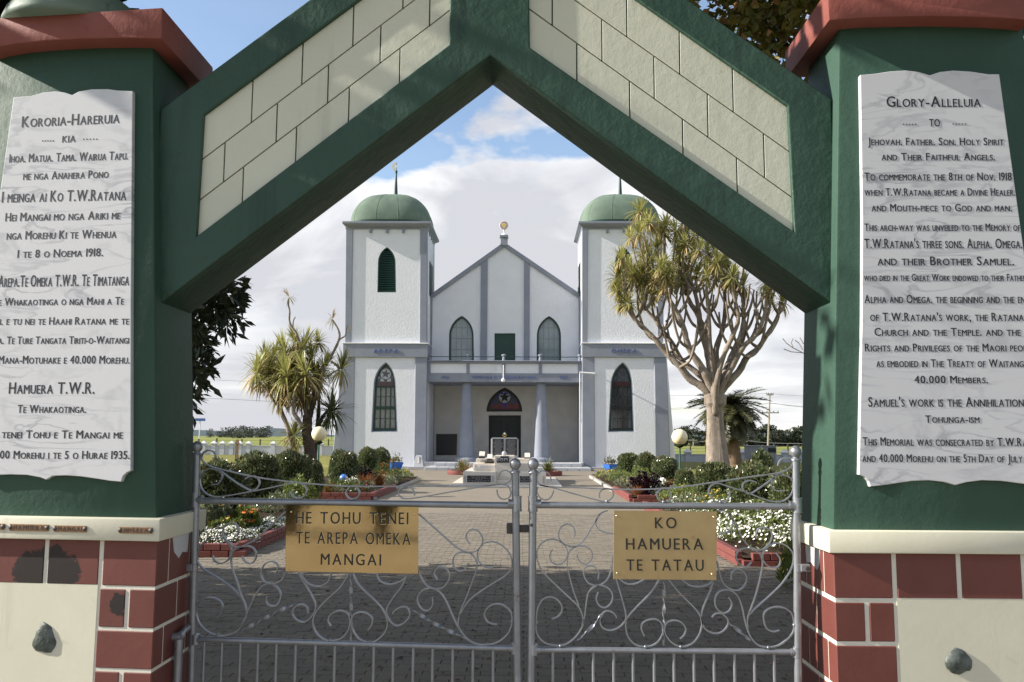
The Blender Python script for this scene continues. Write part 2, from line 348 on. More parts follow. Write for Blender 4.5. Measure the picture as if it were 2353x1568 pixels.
def pillar(side):
    Lf = side < 0; P0 = FL if Lf else FR
    root = thing('gate_pillar', (-2.1 if Lf else 1.9, 4.0, 0),
                 'green and red gateway pillar carrying the KORORIA-HAREUIA tablet, left of the gates'.replace('HAREUIA', 'HARERUIA') if Lf else
                 'green and red gateway pillar carrying the GLORY-ALLELUIA tablet, right of the gates', 'gate pillar', 'pillars of the gateway')
    # shaft
    q = [P0.at('D', -18, 100), P0.at('D', 352, 75), P0.at('D', 359, 1200), P0.at('D', -152, 1200)] if Lf else \
        [P0.at('D', 1929, 30), P0.at('D', 2349, 30), P0.at('D', 2490, 1232), P0.at('D', 1914, 1232)]
    mb = MB(); yb = 3.8 + DEPTH + (.0 if not Lf else 0)
    mb.hexa(q, [(p.x, yb, p.z) for p in q]); mb.build('shaft', M['green'], root, bevel=.012, seg=2, smooth='angle')
    # coping with its bowed underside
    PC = P0.off(-.10)
    if Lf: bot = [(-38, 118), (-10, 109), (40, 100), (109, 93.5), (190, 89), (290, 87.5), (371, 89.5)]; top = [(374, 17), (-38, 43)]
    else: bot = [(1904.7, 47.6), (1950, 43), (2010, 39.5), (2140, 37), (2270, 39.5), (2330, 43), (2374, 47.6)]; top = [(2371, -25), (1901, -25)]
    pts = [PC.at('D', *p) for p in bot + top]
    mb = MB(); mb.prism(pts, 4.34 - 3.70); mb.build('coping', M['red'], root, bevel=.007, seg=2, smooth='angle')
    c = Plane(4.02).at('D', 186 if Lf else 2132, 30 if Lf else -25); zt = max(p.z for p in pts) - .01
    mb = MB(); mb.lathe((c.x, 4.02, zt), [(.335 * math.cos(R(a)), .24 * math.sin(R(a))) for a in range(0, 91, 9)], 40); mb.build('cap_dome', M['dome'], root, smooth=True)
    # cream band
    PB = P0.off(-.045)
    if Lf: zt, zb, xi, xo = PB.at('D', 367, 1193).z, PB.at('D', 367, 1245.5).z, PB.at('D', 367, 1220).x, PB.at('D', -172, 1220).x
    else: zt, zb, xi, xo = PB.at('D', 1905, 1220).z, PB.at('D', 1905, 1272).z, PB.at('D', 1905, 1250).x, PB.at('D', 2505, 1250).x
    mb = MB(); yb2 = 3.8 + DEPTH + .05; xs = sorted((xi, xo)); f = PB.y
    mb.hexa([(xs[0], f(xs[0]), zb), (xs[1], f(xs[1]), zb), (xs[1], f(xs[1]), zt), (xs[0], f(xs[0]), zt)], [(xs[0], yb2, zb), (xs[1], yb2, zb), (xs[1], yb2, zt), (xs[0], yb2, zt)])
    mb.build('cream_band', M['cream'], root, bevel=.007, seg=2, smooth='angle')
    # base: mortar-coloured core with painted blocks standing slightly proud
    PK = P0.off(-.008); g = .019; ybk = 3.8 + DEPTH + .03
    if Lf: xin, xout = PK.at('D', 361, 1300).x, PK.at('D', -165, 1300).x
    else: xin, xout = PK.at('D', 1914.5, 1300).x, PK.at('D', 2492, 1300).x
    xs = sorted((xin, xout)); mb = MB(); e = .004
    mb.hexa([(xs[0] + e, PK.y(xs[0]), 0), (xs[1] - e, PK.y(xs[1]), 0), (xs[1] - e, PK.y(xs[1]), zb), (xs[0] + e, PK.y(xs[0]), zb)], [(xs[0] + e, ybk - .01, 0), (xs[1] - e, ybk - .01, 0), (xs[1] - e, ybk - .01, zb), (xs[0] + e, ybk - .01, zb)])
    mb.build('base_core', M['mortar'], root)
    if Lf: zz = [PK.at('h', 1340, y).z for y in (358, 745, 775, 1105, 1135, 1460, 1490, 1818, 1848, 2176, 2206)]
    else: zz = [PK.at('z5', 240, y).z for y in (1042, 1222, 1241, 1400, 1418, 1586, 1604)]; st = zz[3] - zz[5]; zz += [zz[-2] - st, zz[-1] - st, zz[-2] - 2 * st, zz[-1] - 2 * st]
    rows = [(zz[0] + .02 if i == 0 else zz[2 * i], zz[2 * i + 1]) for i in range(5)]; rows.append((zz[10], -.01))
    rows[0] = (zb - .001, rows[0][1])
    X = (lambda u: PK.at('D', u, 1300).x)
    if Lf: fj = [[-151 + 20, -22, 105.6, 232], [-18 - 66, 229], [-18, 227], [-84, 227], [-18, 227], [-84, 227]]; sub = {1: 297, 3: 292, 5: 292}
    else: fj = [[2054, 2202, 2351], [2055, 2352], [2057, 2352], [2057, 2352], [2057, 2352], [2057, 2352]]; sub = {1: 1988, 3: 1988, 5: 1988}
    sd = [3.918, 4.028, 3.895, 4.028, 3.895, 4.028]; sd2 = [4.160, None, 4.150, None, 4.15, None]
    for i, (z1, z0) in enumerate(rows):
        z0 = max(z0, 0.0)
        if z1 <= z0: continue
        # inner corner block carries round onto the reveal
        if Lf:
            xa = X(fj[i][-1]) + g / 2
            if i in sub:
                xm = X(sub[i]); red_block(root, xa, xm - g / 2, 3.8, 3.83, z0, z1, P0); red_block(root, xm + g / 2, xin, 3.8, sd[i] - g / 3, z0, z1, P0)
            else: red_block(root, xa, xin, 3.8, sd[i] - g / 3, z0, z1, P0)
        else:
            xa = X(fj[i][0]) - g / 2
            if i in sub:
                xm = X(sub[i]); red_block(root, xm + g / 2, xa, 3.8, 3.83, z0, z1, P0); red_block(root, xin, xm - g / 2, 3.8, sd[i] - g / 3, z0, z1, P0)
            else: red_block(root, xin, xa, 3.8, sd[i] - g / 3, z0, z1, P0)
        # blocks of the reveal
        cuts = [sd[i] + g / 3] + ([sd2[i] - g / 3, sd2[i] + g / 3] if sd2[i] else []) + [ybk]
        for k in range(0, len(cuts), 2):
            mb = MB(); xr = (xin - .03, xin + .0) if Lf else (xin, xin + .03); mb.box(*xr, cuts[k], cuts[k + 1], z0, z1); mb.build('brick', M['block'], root, bevel=.004)
        # outer blocks (partly beyond the picture)
        if i == 0:
            us = fj[0] if Lf else fj[0] + [2492]
            for a, b in zip(us[:-1], us[1:]):
                if Lf: red_block(root, X(a) + g / 2, X(b) - g / 2, 3.8, 3.9, z0, z1, P0)
                else: red_block(root, X(a) + g / 2, X(b) - (g / 2 if b < 2490 else 0), 3.8, 3.9, z0, z1, P0)
        else:
            if Lf: red_block(root, xout, X(-18) - g / 2, 3.8, 3.99, z0, z1, P0)
            else: red_block(root, X(2352) + g / 2, xout, 3.8, 3.9, z0, z1, P0)
    xa_, xb_ = (X(-18), X(228)) if Lf else (X(2057), X(2351)); za_ = rows[0][1] + .002
    fy = lambda x: PK.y(x) - .0025
    mb = MB(); mb.hexa([(xa_, fy(xa_), .0), (xb_, fy(xb_), .0), (xb_, fy(xb_), za_), (xa_, fy(xa_), za_)], [(xa_, fy(xa_) + .05, .0), (xb_, fy(xb_) + .05, .0), (xb_, fy(xb_) + .05, za_), (xa_, fy(xa_) + .05, za_)]); mb.build('cream_field', M['cream'], root)
    # green stone set in the cream field
    c = PK.at('D', 103, 1464) if Lf else PK.at('D', 2204, 1517); rx, rz = (.052, .056) if Lf else (.052, .055)
    bm = bmesh.new(); bmesh.ops.create_icosphere(bm, subdivisions=3, radius=1); rr = random.Random(14 if Lf else 9)
    ph = [rr.uniform(0, 6) for _ in range(9)]
    for v in bm.verts:
        p = v.co.copy(); p = p / (abs(p.x) ** 2.8 + abs(p.y) ** 2.8 + abs(p.z) ** 2.8) ** (1 / 2.8) * (.94 if p.z > .2 and p.x > 0 else 1); k = 1 + .10 * math.sin(2.1 * p.x + ph[0]) + .09 * math.sin(3 * p.z + ph[1]) + .05 * math.sin(6 * p.x + 5 * p.z + ph[2]) + .04 * math.sin(9 * p.y + 7 * p.x + ph[3])
        k *= 1 - .18 * max(0, p.z) * (abs(p.x)); v.co = Vector((p.x * rx * k * (1.0 - .13 * p.z), p.y * .016 * k, p.z * rz * k ))
    mb = MB(); mb.add([c + v.co for v in bm.verts], [tuple(x.index for x in f.verts) for f in bm.faces]); bm.free()
    mb.build('set_stone', M['stone'], root, smooth='angle')
    # marble tablet
    PT = P0.off(-.026)
    if Lf:
        o = [('z2', *p) for p in ((65, 470), (150, 463), (205, 447), (265, 441), (315, 447), (348, 459), (380, 442), (440, 431), (520, 430), (570, 437), (640, 440))]
        o += [('D', 304, 300), ('D', 301, 700)] + [('z3', *p) for p in ((536, 700), (518, 709), (504, 722), (496, 746), (450, 742), (400, 734), (330, 724), (270, 720), (215, 722), (188, 737), (165, 728), (110, 718), (40, 716), (-40, 719), (-100, 728), (-110, 705), (-130, 690), (-152, 688))]
        o += [('D', -55, 840), ('D', 6, 400)]
    else:
        o = [('z4', *p) for p in ((412, 362), (480, 356), (560, 344), (630, 340), (695, 347), (747, 363), (795, 347), (860, 340), (945, 345), (1030, 358), (1082, 358))]
        o += [('D', 2352, 570), ('D', 2425, 1083)] + [('z5', *p) for p in ((1130, 722), (1100, 740), (1094, 764), (1000, 752), (930, 743), (850, 740), (785, 748), (740, 760), (695, 747), (630, 740), (560, 743), (470, 757), (391, 766), (385, 745), (368, 726), (345, 717))]
        o += [('D', 1981, 740), ('D', 1982, 500)]
    tab = panel('marble_tablet', M['marble'], root, PT, [PT.at(*p) for p in o], thick=.03, bevel=.003, smooth=False)
    PW_ = PT.off(-.0005)
    lines = LEFT_LINES if Lf else RIGHT_LINES
    for (txt, u0, u1, v0, v1, h) in lines:
        A, B = PW_.at('D', u0, v0), PW_.at('D', u1, v1); up = PW_.at('D', u0, v0 - h) - A; mb = MB()
        write(mb, txt, A, B, up, up.length, depth=.0005); mb.build('inscription_line', M['ink'], tab)
    for (u0, u1, v) in (DOTS_L if Lf else DOTS_R):
        mb = MB()
        for k in range(5):
            p = PW_.at('D', u0 + (u1 - u0) * k / 4, v); mb.box(p.x - .0022, p.x + .0022, p.y - .001, p.y + .001, p.z - .0022, p.z + .0022)
        mb.build('inscription_dots', M['ink'], tab)
    if Lf:
        # small riveted name tags on the cream band
        PG = PB.off(-.006)
        for (x0, x1, y0, y1, txt) in ((-120, 32, 205, 257, ''), (82, 411, 210, 270, 'HAMUERA'), (463, 738, 222, 278, 'MANGAI'), (1023, 1306, 236, 291, 'WHAEA')):
            a, b = PG.at('h', x0, y0 - 2), PG.at('h', x1, y1 + 2); mb = MB()
            zt2, zb2 = a.z, b.z
            mb.hexa([(a.x, PG.y(a.x), zb2), (b.x, PG.y(b.x), zb2), (b.x, PG.y(b.x), zt2), (a.x, PG.y(a.x), zt2)], [(a.x, PG.y(a.x) + .006, zb2), (b.x, PG.y(b.x) + .006, zb2), (b.x, PG.y(b.x) + .006, zt2), (a.x, PG.y(a.x) + .006, zt2)])
            tg = mb.build('name_tag', M['tag'], root, bevel=.001)
            for xx in (a.x + .006, b.x - .006):
                mb = MB(); zc = (zt2 + zb2) / 2
                bmv = [(xx + .0105 * math.cos(t) * q, PG.y(xx) - .004 * (1 - q * q), zc + .0105 * math.sin(t) * q) for q in (1, .6, .02) for t in [k * math.pi / 5 for k in range(10)]]
                mb.add(bmv, [(r_ * 10 + k, r_ * 10 + (k + 1) % 10, (r_ + 1) * 10 + (k + 1) % 10, (r_ + 1) * 10 + k) for r_ in range(2) for k in range(10)]); mb.build('rivet', M['bolt'], tg, smooth=True)
            if txt:
                hh = zt2 - zb2; A = Vector((a.x + .02, PG.y(a.x + .02), zb2 + hh * .2)); B = Vector((b.x - .02, PG.y(b.x - .02), zb2 + hh * .2)); mb = MB()
                write(mb, txt, A, B, Vector((0, 0, 1)), hh * .6, depth=.0012, gap=.28); mb.build('raised_letters', M['bolt'], tg)
    # bare plaster patch on the reveal under the band
    xr = xin + (.0012 if Lf else -.0012); yy = [3.94, 4.00, 4.06, 4.13, 4.12, 4.06, 4.02, 3.965] if Lf else [3.95, 4.0, 4.08, 4.15, 4.14, 4.08, 4.0, 3.96]
    zz2 = [zb - .002, zb - .002, zb - .002, zb - .002, zb - .09, zb - .082, zb - .105, zb - .07]
    mb = MB(); mb.add([(xr, a, b) for a, b in zip(yy, zz2)] + [(xr + (-.01 if Lf else .01), a, b) for a, b in zip(yy, zz2)], [tuple(range(8)), tuple(range(15, 7, -1))] + [(i, i + 8, (i + 1) % 8 + 8, (i + 1) % 8) for i in range(8)])
    mb.build('bare_patch', M['white'], root)
    return root

RIGHT_LINES = [
 ('Glory-Alleluia', 2038, 2253, 246, 246, 24), ('TO', 2136, 2160, 291, 291, 17), ('Jehovah. Father. Son. Holy Spirit', 1995, 2306, 334, 334, 17),
 ('and Their Faithful Angels.', 2026, 2286, 369, 369, 17), ('To commemorate the 8th of Nov. 1918', 1987, 2325, 415, 415, 18),
 ("when T.W.Ratana became a Divine Healer.", 1987, 2333, 450, 450, 17), ('and Mouth-piece to God and man.', 2003, 2325, 486, 486, 17),
 ('This arch-way was unveiled to the Memory of', 1987, 2344, 531, 531, 17), ("T.W.Ratana's three sons. Alpha. Omega.", 1987, 2349, 571, 571, 22),
 ('and their Brother Samuel.', 2017, 2330, 610, 610, 20), ('who died in the Great Work endowed to their Father', 1986, 2358, 646, 646, 16),
 ('Alpha and Omega. the beginning and the end', 1987, 2366, 697, 697, 19), ("of T.W.Ratana's work, the Ratana", 2000, 2352, 738, 738, 19),
 ('Church and the Temple. and the', 2010, 2345, 772, 772, 18), ('Rights and Privileges of the Maori people', 1988, 2376, 808, 808, 18),
 ('as embodied in The Treaty of Waitangi', 2014, 2355, 844, 844, 18), ('40.000 Members.', 2102, 2270, 881, 881, 17),
 ("Samuel's work is the Annihilation of", 1996, 2384, 935, 935, 22), ('Tohunga-ism', 2127, 2250, 972, 972, 17),
 ('This Memorial was consecrated by T.W.Ratana', 1983, 2404, 1024, 1026, 19), ('and 40.000 Morehu on the 5th Day of July 1935', 1982, 2388, 1062, 1063, 18)]
DOTS_R = [(2076, 2104, 286), (2190, 2218, 285)]
LEFT_LINES = [
 ('Kororia-Hareruia', 50, 273, 293, 283, 25), ('KIA', 143, 173, 328, 327, 15), ('Ihoa. Matua. Tama. Wairua Tapu.', 21, 293, 374, 367, 19),
 ('me nga Anahera Pono', 53, 248, 414, 409, 18), ('I meinga ai Ko T.W.Ratana', 4, 288, 466, 460, 25), ('Hei Mangai mo nga Ariki me', 12, 275, 509, 504, 19),
 ('nga Morehu Ki te Whenua', 15, 266, 551, 547, 19), ('I te 8 o Noema 1918.', 40, 236, 593, 589, 18), ('Arepa.Te Omeka T.W.R. Te Timatanga', -4, 295, 660, 656, 26),
 ('ko te Whakaotinga o nga Mahi a Te', -42, 283, 703, 700, 17), ('Mangai. e tu nei te Haahi Ratana me te', -62, 295, 747, 746, 17),
 ('Kapara. Te Ture Tangata Tiriti-o-Waitangi', -52, 295, 791, 790, 17), ('te Mana-Motuhake e 40.000 Morehu.', -28, 297, 836, 836, 18),
 ('Hamuera T.W.R.', 20, 216, 905, 905, 26), ('Te Whakaotinga.', 40, 197, 949, 949, 18), ('ka tenei Tohu e Te Mangai me', -30, 281, 1007, 1008, 18),
 ('40.000 Morehu i te 5 o Hurae 1935.', -42, 297, 1054, 1055, 18)]
DOTS_L = [(98, 122, 324), (192, 222, 320)]
pillar(-1); pillar(1)

# ---------------------------------------------------------------- the arch
PA = Plane(3.87); PAB = .35
arch = thing('gateway_arch', (-.15, 4.05, 2.3), 'green gabled concrete arch with cream block panels spanning the two pillars', 'arch')
D = lambda u, v, P=PA: P.at('D', u, v)
xl, xr_ = FL.at('D', 356, 500).x - .03, FR.at('D', 1918, 500).x + .03
def on(p, q, x):  # point of line p-q at abscissa x
    t = (x - p.x) / (q.x - p.x); return p + (q - p) * t
apex_o = D(1132, -310); apex_i = D(1126.5, 127)
lo1, lo2 = D(464, 181), D(710, 0); ro1, ro2 = D(1582, 0), D(1913.6, 229)
li = D(368.6, 697); ri = D(1912, 699)
outer = [apex_i, on(ri, apex_i, ri.x), Vector((xr_, PA.Y, on(ri, apex_i, ri.x).z + .0)), on(ro1, ro2, xr_), apex_o, on(lo1, lo2, xl), Vector((xl, PA.Y, li.z)), li]
hl = [D(467.7, 263), D(820, 2.5), D(1035, -157), D(1031.7, 102.5), D(450.6, 543.5)]
hl = [D(467.7, 263), on(D(467.7, 263), D(820, 2.5), D(1036, -150).x), D(1031.7, 102.5), D(450.6, 543.5)]
hr = [on(D(1811, 242.7), D(1466, 0), D(1213, -150).x), D(1811, 242.7), D(1826, 533), D(1217.7, 109)]
SINK = .028
panel('arch_frame', M['arch_green'], arch, PA, outer, [hl, hr], thick=SINK + .02, bevel=.007, smooth='angle')
panel('arch_body', M['arch_green'], arch, PA.off(SINK + .01), outer, thick=PAB - SINK - .01, bevel=.004, smooth='angle')
# blocks of the two panels, with recessed dark joints
def blocks(h, lines, joints, edge_top, edge_bot, sgn):
    """h hole; lines: list of the course lines (two points each) from top to bottom; joints: per course list of u"""
    P = PA.off(SINK - .006); g = .0032
    x0, x1 = min(p.x for p in h) , max(p.x for p in h)
    for ci in range(3):
        t, b = lines[ci], lines[ci + 1]
        us = [P.at('D', u, 200).x for u in joints[ci]]
        xs_ = [x0] + sorted(us) + [x1]
        for a, c in zip(xs_[:-1], xs_[1:]):
            aa = a + (g if a > x0 else 0); cc = c - (g if c < x1 else 0)
            def zl(l, x, o): q = on(l[0], l[1], x); return Vector((x, P.Y, q.z + o))
            # side slant of the panel ends
            def sx(x, l, o):
                if x <= x0 + 1e-6 or x >= x1 - 1e-6:
                    e = h_left if x <= x0 + 1e-6 else h_right
                    # meet the slanted edge
                    q = zl(l, x, o)
                    for _ in range(4):
                        tt = (q.z - e[1].z) / (e[0].z - e[1].z) if abs(e[0].z - e[1].z) > 1e-6 else 0
                        xx = e[1].x + (e[0].x - e[1].x) * tt; q = zl(l, xx, o)
                    return q
                return zl(l, x, o)
            srt = sorted(h, key=lambda p: p.x); h_left = sorted(srt[:2], key=lambda p: -p.z); h_right = sorted(srt[2:], key=lambda p: -p.z)
            to = 0 if ci == 0 else -g * 1.25; bo = 0 if ci == 2 else g * 1.25
            q = [sx(aa, t, to), sx(cc, t, to), sx(cc, b, bo), sx(aa, b, bo)]
            mb = MB(); mb.prism(q, .02); mb.build('arch_block', M['panel'], arch, bevel=.0008)
Lc = lambda a, b: (D(*a), D(*b))
blocks(hl, [Lc((467.7, 263), (820, 2.5)), Lc((462, 362), (925.8, 13.7)), Lc((456, 456), (1035, 17)), Lc((450.6, 543.5), (1031.7, 102.5))],
       [[580.5, 693, 808, 922], [522.5, 638.6, 753.5, 872, 984.5], [567, 684.5, 802.7, 917.6]], None, None, -1)
blocks(hr, [Lc((1466, 0), (1811, 242.7)), Lc((1329, 0), (1813, 342)), Lc((1218, 17), (1817, 446)), Lc((1217.7, 109), (1826, 533))],
       [[1320, 1442, 1563, 1684], [1269, 1384, 1503.4, 1625, 1751.6], [1325.7, 1446.7, 1567, 1688.7]], None, None, 1)

# ================================================================ the gates
hl_ = Plane(4.14).at('l', 100, 1500); cl_ = Plane(3.965).at('l', 2085, 1500)
GL = Plane(3.965, (4.14 - 3.965) / (hl_.x - cl_.x), cl_.x)
GR = Plane(3.965)
def gate(side):
    Lf = side < 0; P = GL if Lf else GR; f = 'l' if Lf else 'r'
    pA = P.at(f, 100 if Lf else 190, 1500); pB = P.at(f, 2085 if Lf else 1815, 1500)
    loc = ((pA.x + pB.x) / 2, (pA.y + pB.y) / 2, 0.05)
    root = thing('wrought_iron_gate', loc, 'wider silver scrollwork gate leaf with the HE TOHU TENEI brass plate' if Lf else 'narrower silver scrollwork gate leaf with the KO HAMUERA TE TATAU brass plate', 'gate', 'silver painted gate leaves')
    nrm = Vector((P.k, -1, 0)).normalized()
    q = lambda x, y, o=0.0: P.at(f, x, y) + nrm * o
    if Lf: posts = [((136, 130), (124, 455), (100, 1500)), ((2072, 235), (2082, 480), (2086, 1500))]; rails = [((150, 462), (2055, 491)), ((125, 1305), (2075, 1362))]
    else: posts = [((203, 235), (200, 480), (190, 1500)), ((1800, 160), (1810, 490), (1815, 1500))]; rails = [((215, 488), (1800, 497)), ((205, 1368), (1810, 1383))]
    U = .3774 * 3.98 / 2000    # metres per unit on the gate
    rp = 22.5 * U
    for (a, b, c) in posts:
        T, B = q(*a), q(*c); dn = (B - T).normalized(); B = T + dn * ((T.z - .06) / -dn.z); mb = MB(); mb.tube([T + dn * .03, B], rp, 16)
        po = mb.build('post', M['silver'], root, smooth='angle')
        mb = MB(); mb.lathe(T - Vector((0, 0, 34 * U)) + Vector((0, 0, 0)), [(.001, 67 * U), (14 * U, 64 * U), (25 * U, 55 * U), (32 * U, 42 * U), (34 * U, 31 * U), (32 * U, 19 * U), (25 * U, 6 * U), (18 * U, -2 * U), (20 * U, -6 * U), (31 * U, -14 * U), (33 * U, -20 * U), (24 * U, -22 * U), (24 * U, -32 * U)], 20)
        mb.build('ball_finial', M['silver'], po, smooth='angle')
        for k in (1,):
            j = q(*b); mb = MB(); mb.tube([j + dn * (45 * U), j - dn * (45 * U)], rp * 1.22, 16); mb.tube([j + dn * (45 * U), j + dn * (38 * U)], rp * 1.34, 16); mb.tube([j - dn * (45 * U), j - dn * (38 * U)], rp * 1.34, 16)
            dx = (q(*rails[0][1]) - q(*rails[0][0])).normalized() * (1 if a == posts[0][0] else -1)
            mb.tube([j, j + dx * (48 * U)], rp * 1.12, 14); mb.tube([j + dx * (42 * U), j + dx * (50 * U)], rp * 1.25, 14)
            mb.tube([j + nrm * (rp * 1.1), j + nrm * (rp * 1.5)], 6 * U, 8)
            mb.build('pipe_tee', M['silver'], po, smooth='angle')
        tb = rails[1][0] if a == posts[0][0] else rails[1][1]; j = q(*tb); mb = MB(); dx = (q(*rails[1][1]) - q(*rails[1][0])).normalized() * (1 if a == posts[0][0] else -1)
        mb.tube([j + dn * (30 * U), j - dn * (30 * U)], rp * 1.15, 14); mb.tube([j, j + dx * (40 * U)], rp * .98, 14); mb.build('pipe_tee', M['silver'], po, smooth='angle')
        # small hole-like plug under the ball
        j = T + dn * (22 * U) + Vector((0, 0, -34 * U)); mb = MB(); mb.tube([j + nrm * (rp * .9), j + nrm * (rp * 1.04)], 5 * U, 8); mb.build('plug', M['bolt'], po)
    for i, (a, b) in enumerate(rails):
        mb = MB(); mb.tube([q(*a), q(*b)], (20 if i == 0 else 17) * U, 14); mb.build('rail', M['silver'], root, smooth='angle')
    # lower bars
    xs_ = (180, 288, 400, 508, 620, 737, 857, 975, 1092, 1212, 1330, 1452, 1570, 1692, 1815, 1938) if Lf else (322, 445, 568, 692, 810, 938, 1058, 1180, 1302, 1427, 1548, 1668)
    (ax, ay), (bx, by) = rails[1]
    for x in xs_:
        t = q(x, ay + (by - ay) * (x - ax) / (bx - ax)); mb = MB(); mb.tube([t, (t.x, t.y, .12)], 9.5 * U, 10); mb.build('bar', M['silver'], root, smooth='angle')
    e1, e2 = q(*rails[1][0]), q(*rails[1][1]); mb = MB(); mb.tube([(e1.x, e1.y, .12), (e2.x, e2.y, .12)], 17 * U, 14); mb.build('rail', M['silver'], root, smooth='angle')
    # scrolls: flat bar on edge
    for (kind, fr, pts) in (LEFT_SCROLLS if Lf else RIGHT_SCROLLS):
        o = .0
        P3 = [P.at(fr, x, y) + nrm * o for (x, y) in pts]
        mb = MB()
        if kind == 'twist':
            a, b = P3[0], P3[-1]; n_ = 60
            pp = smooth_line(P3, max(1, n_ // (len(P3) - 1)))
            tot = sum((pp[i + 1] - pp[i]).length for i in range(len(pp) - 1)); turns = max(1.5, round(tot / .075))
            # tapered flat bar, twisted
            v = []; L_ = 0; m = len(pp)
            for i in range(m):
                t = (pp[min(i + 1, m - 1)] - pp[max(i - 1, 0)]).normalized(); e = t.cross(nrm).normalized()
                if i: L_ += (pp[i] - pp[i - 1]).length
                an = math.pi * turns * L_ / tot + .4; w = .016 * min(1, .35 + 4 * min(L_, tot - L_) / tot); d = .0035
                e2_ = e * math.cos(an) + nrm * math.sin(an); n2 = nrm * math.cos(an) - e * math.sin(an)
                for (x, y) in ((-1, -1), (1, -1), (1, 1), (-1, 1)): v.append(pp[i] + e2_ * (x * w / 2) + n2 * (y * d / 2))
            mb.add(v, [(i * 4 + k, i * 4 + (k + 1) % 4, (i + 1) * 4 + (k + 1) % 4, (i + 1) * 4 + k) for i in range(m - 1) for k in range(4)] + [(3, 2, 1, 0), tuple(range(4 * m - 4, 4 * m))])
            mb.build('twisted_bar', M['silver'], root, smooth='angle')
        else:
            mb.ribbon(smooth_line(P3, 7), nrm, .0055, .0135); mb.build('scroll', M['silver'], root, smooth='angle')
    for (x, y) in (((1220, 448), (1100, 448), (945, 1312), (1185, 1322), (262, 1280), (1900, 1338), (480, 400), (130, 808), (2052, 1198)) if Lf else ((650, 465), (995, 468), (1340, 468), (885, 1350), (1100, 1350), (368, 1345), (1632, 1355), (222, 1205), (1790, 1218), (222, 800))):
        c = q(x, y); mb = MB(); mb.tube([c - nrm * .009, c + nrm * .010], .0065, 8); mb.build('weld_bead', M['silver'], root, smooth=True)
    # brass plate
    PP = P.off(-.021)
    if Lf: cn = ((675, 486), (1483, 499), (1480, 908), (672, 893)); sc_ = ((707, 530), (1452, 540), (703, 876), (1450, 890), (1047, 880))
    else: cn = ((692, 522), (1320, 528), (1318, 946), (690, 940)); sc_ = ((710, 555), (1303, 562), (714, 903), (1293, 908))
    mb = MB(); mb.prism([PP.at(f, *c) for c in cn], .004); pl = mb.build('brass_plate', M['brassL' if Lf else 'brassR'], root, bevel=.0008)
    for s in sc_:
        c = PP.at(f, *s); mb = MB(); mb.tube([c + nrm * .0, c + nrm * .002, c + nrm * .0035], [.0052, .0045, .0015], 12); mb.build('screw_head', M['bright_brass'], pl, smooth=True)
    PL_ = PP.off(-.0004)
    L3 = (('HE TOHU TENEI', 738, 1420, 601, 606, 71), ('TE AREPA OMEKA', 738, 1433, 722, 731, 70), ('MANGAI', 888, 1254, 852, 857, 68)) if Lf else (('KO', 945, 1075, 630, 630, 66), ('HAMUERA', 768, 1237, 759, 760, 68), ('TE TATAU', 772, 1240, 887, 889, 68))
    for (txt, x0, x1, y0, y1, h) in L3:
        A, B = PL_.at(f, x0, y0), PL_.at(f, x1, y1); up = PL_.at(f, x0, y0 - h) - A
        write_each('engraved_letter', M['groove'], pl, txt, A, B, up, up.length, depth=.0006, gap=.22, space=.5)
        if Lf:   # bright lower lip of each cut letter
            write_each('letter_lip', M['bright_brass'], pl, txt, A, B, up, up.length, depth=.0004, gap=.22, space=.5, shift=Vector((.0016, .0002, -.0018)))
    # fittings
    if Lf:
        a, b = q(60, 866, .004), q(112, 868, .004); mb = MB(); mb.box(a.x, b.x, a.y - .02, a.y + .02, a.z - .018, a.z + .018); mb.tube([q(118, 845), q(116, 893)], rp * 1.12, 14)
        hb = mb.build('hinge_bracket', M['silver'], root, bevel=.003)
        c = q(72, 868, .02); mb = MB(); mb.tube([c, c + nrm * .012], .009, 6); mb.build('hinge_bolt', M['bolt'], hb)
    else:
        a, b = q(1822, 868, .004), q(1880, 868, .004); mb = MB(); mb.box(a.x, b.x, a.y - .02, a.y + .02, a.z - .016, a.z + .016); mb.tube([q(1811, 843), q(1812, 897)], rp * 1.15, 14)
        hb = mb.build('hinge_bracket', M['silver'], root, bevel=.003)
        c = q(1862, 870, .02); mb = MB(); mb.tube([c, c + nrm * .014], .010, 6); mb.build('hinge_bolt', M['bolt'], hb)
        # square latch box passing behind the neighbouring post
        a = q(40, 603, -.03); b = q(190, 668, -.03); mb = MB(); mb.box(a.x, a.x + .035, a.y - .012, a.y + .03, b.z, a.z); mb.box(a.x + .03, b.x, a.y - .008, a.y + .02, b.z + .006, a.z - .008)
        lt = mb.build('latch_bar', M['bolt'], root, bevel=.002)
        c = q(192, 608, .0); mb = MB(); mb.tube([c + nrm * .0, c + nrm * (rp * 1.5)], .0075, 10); mb.build('latch_bolt', M['bolt'], lt, smooth='angle')
    return root
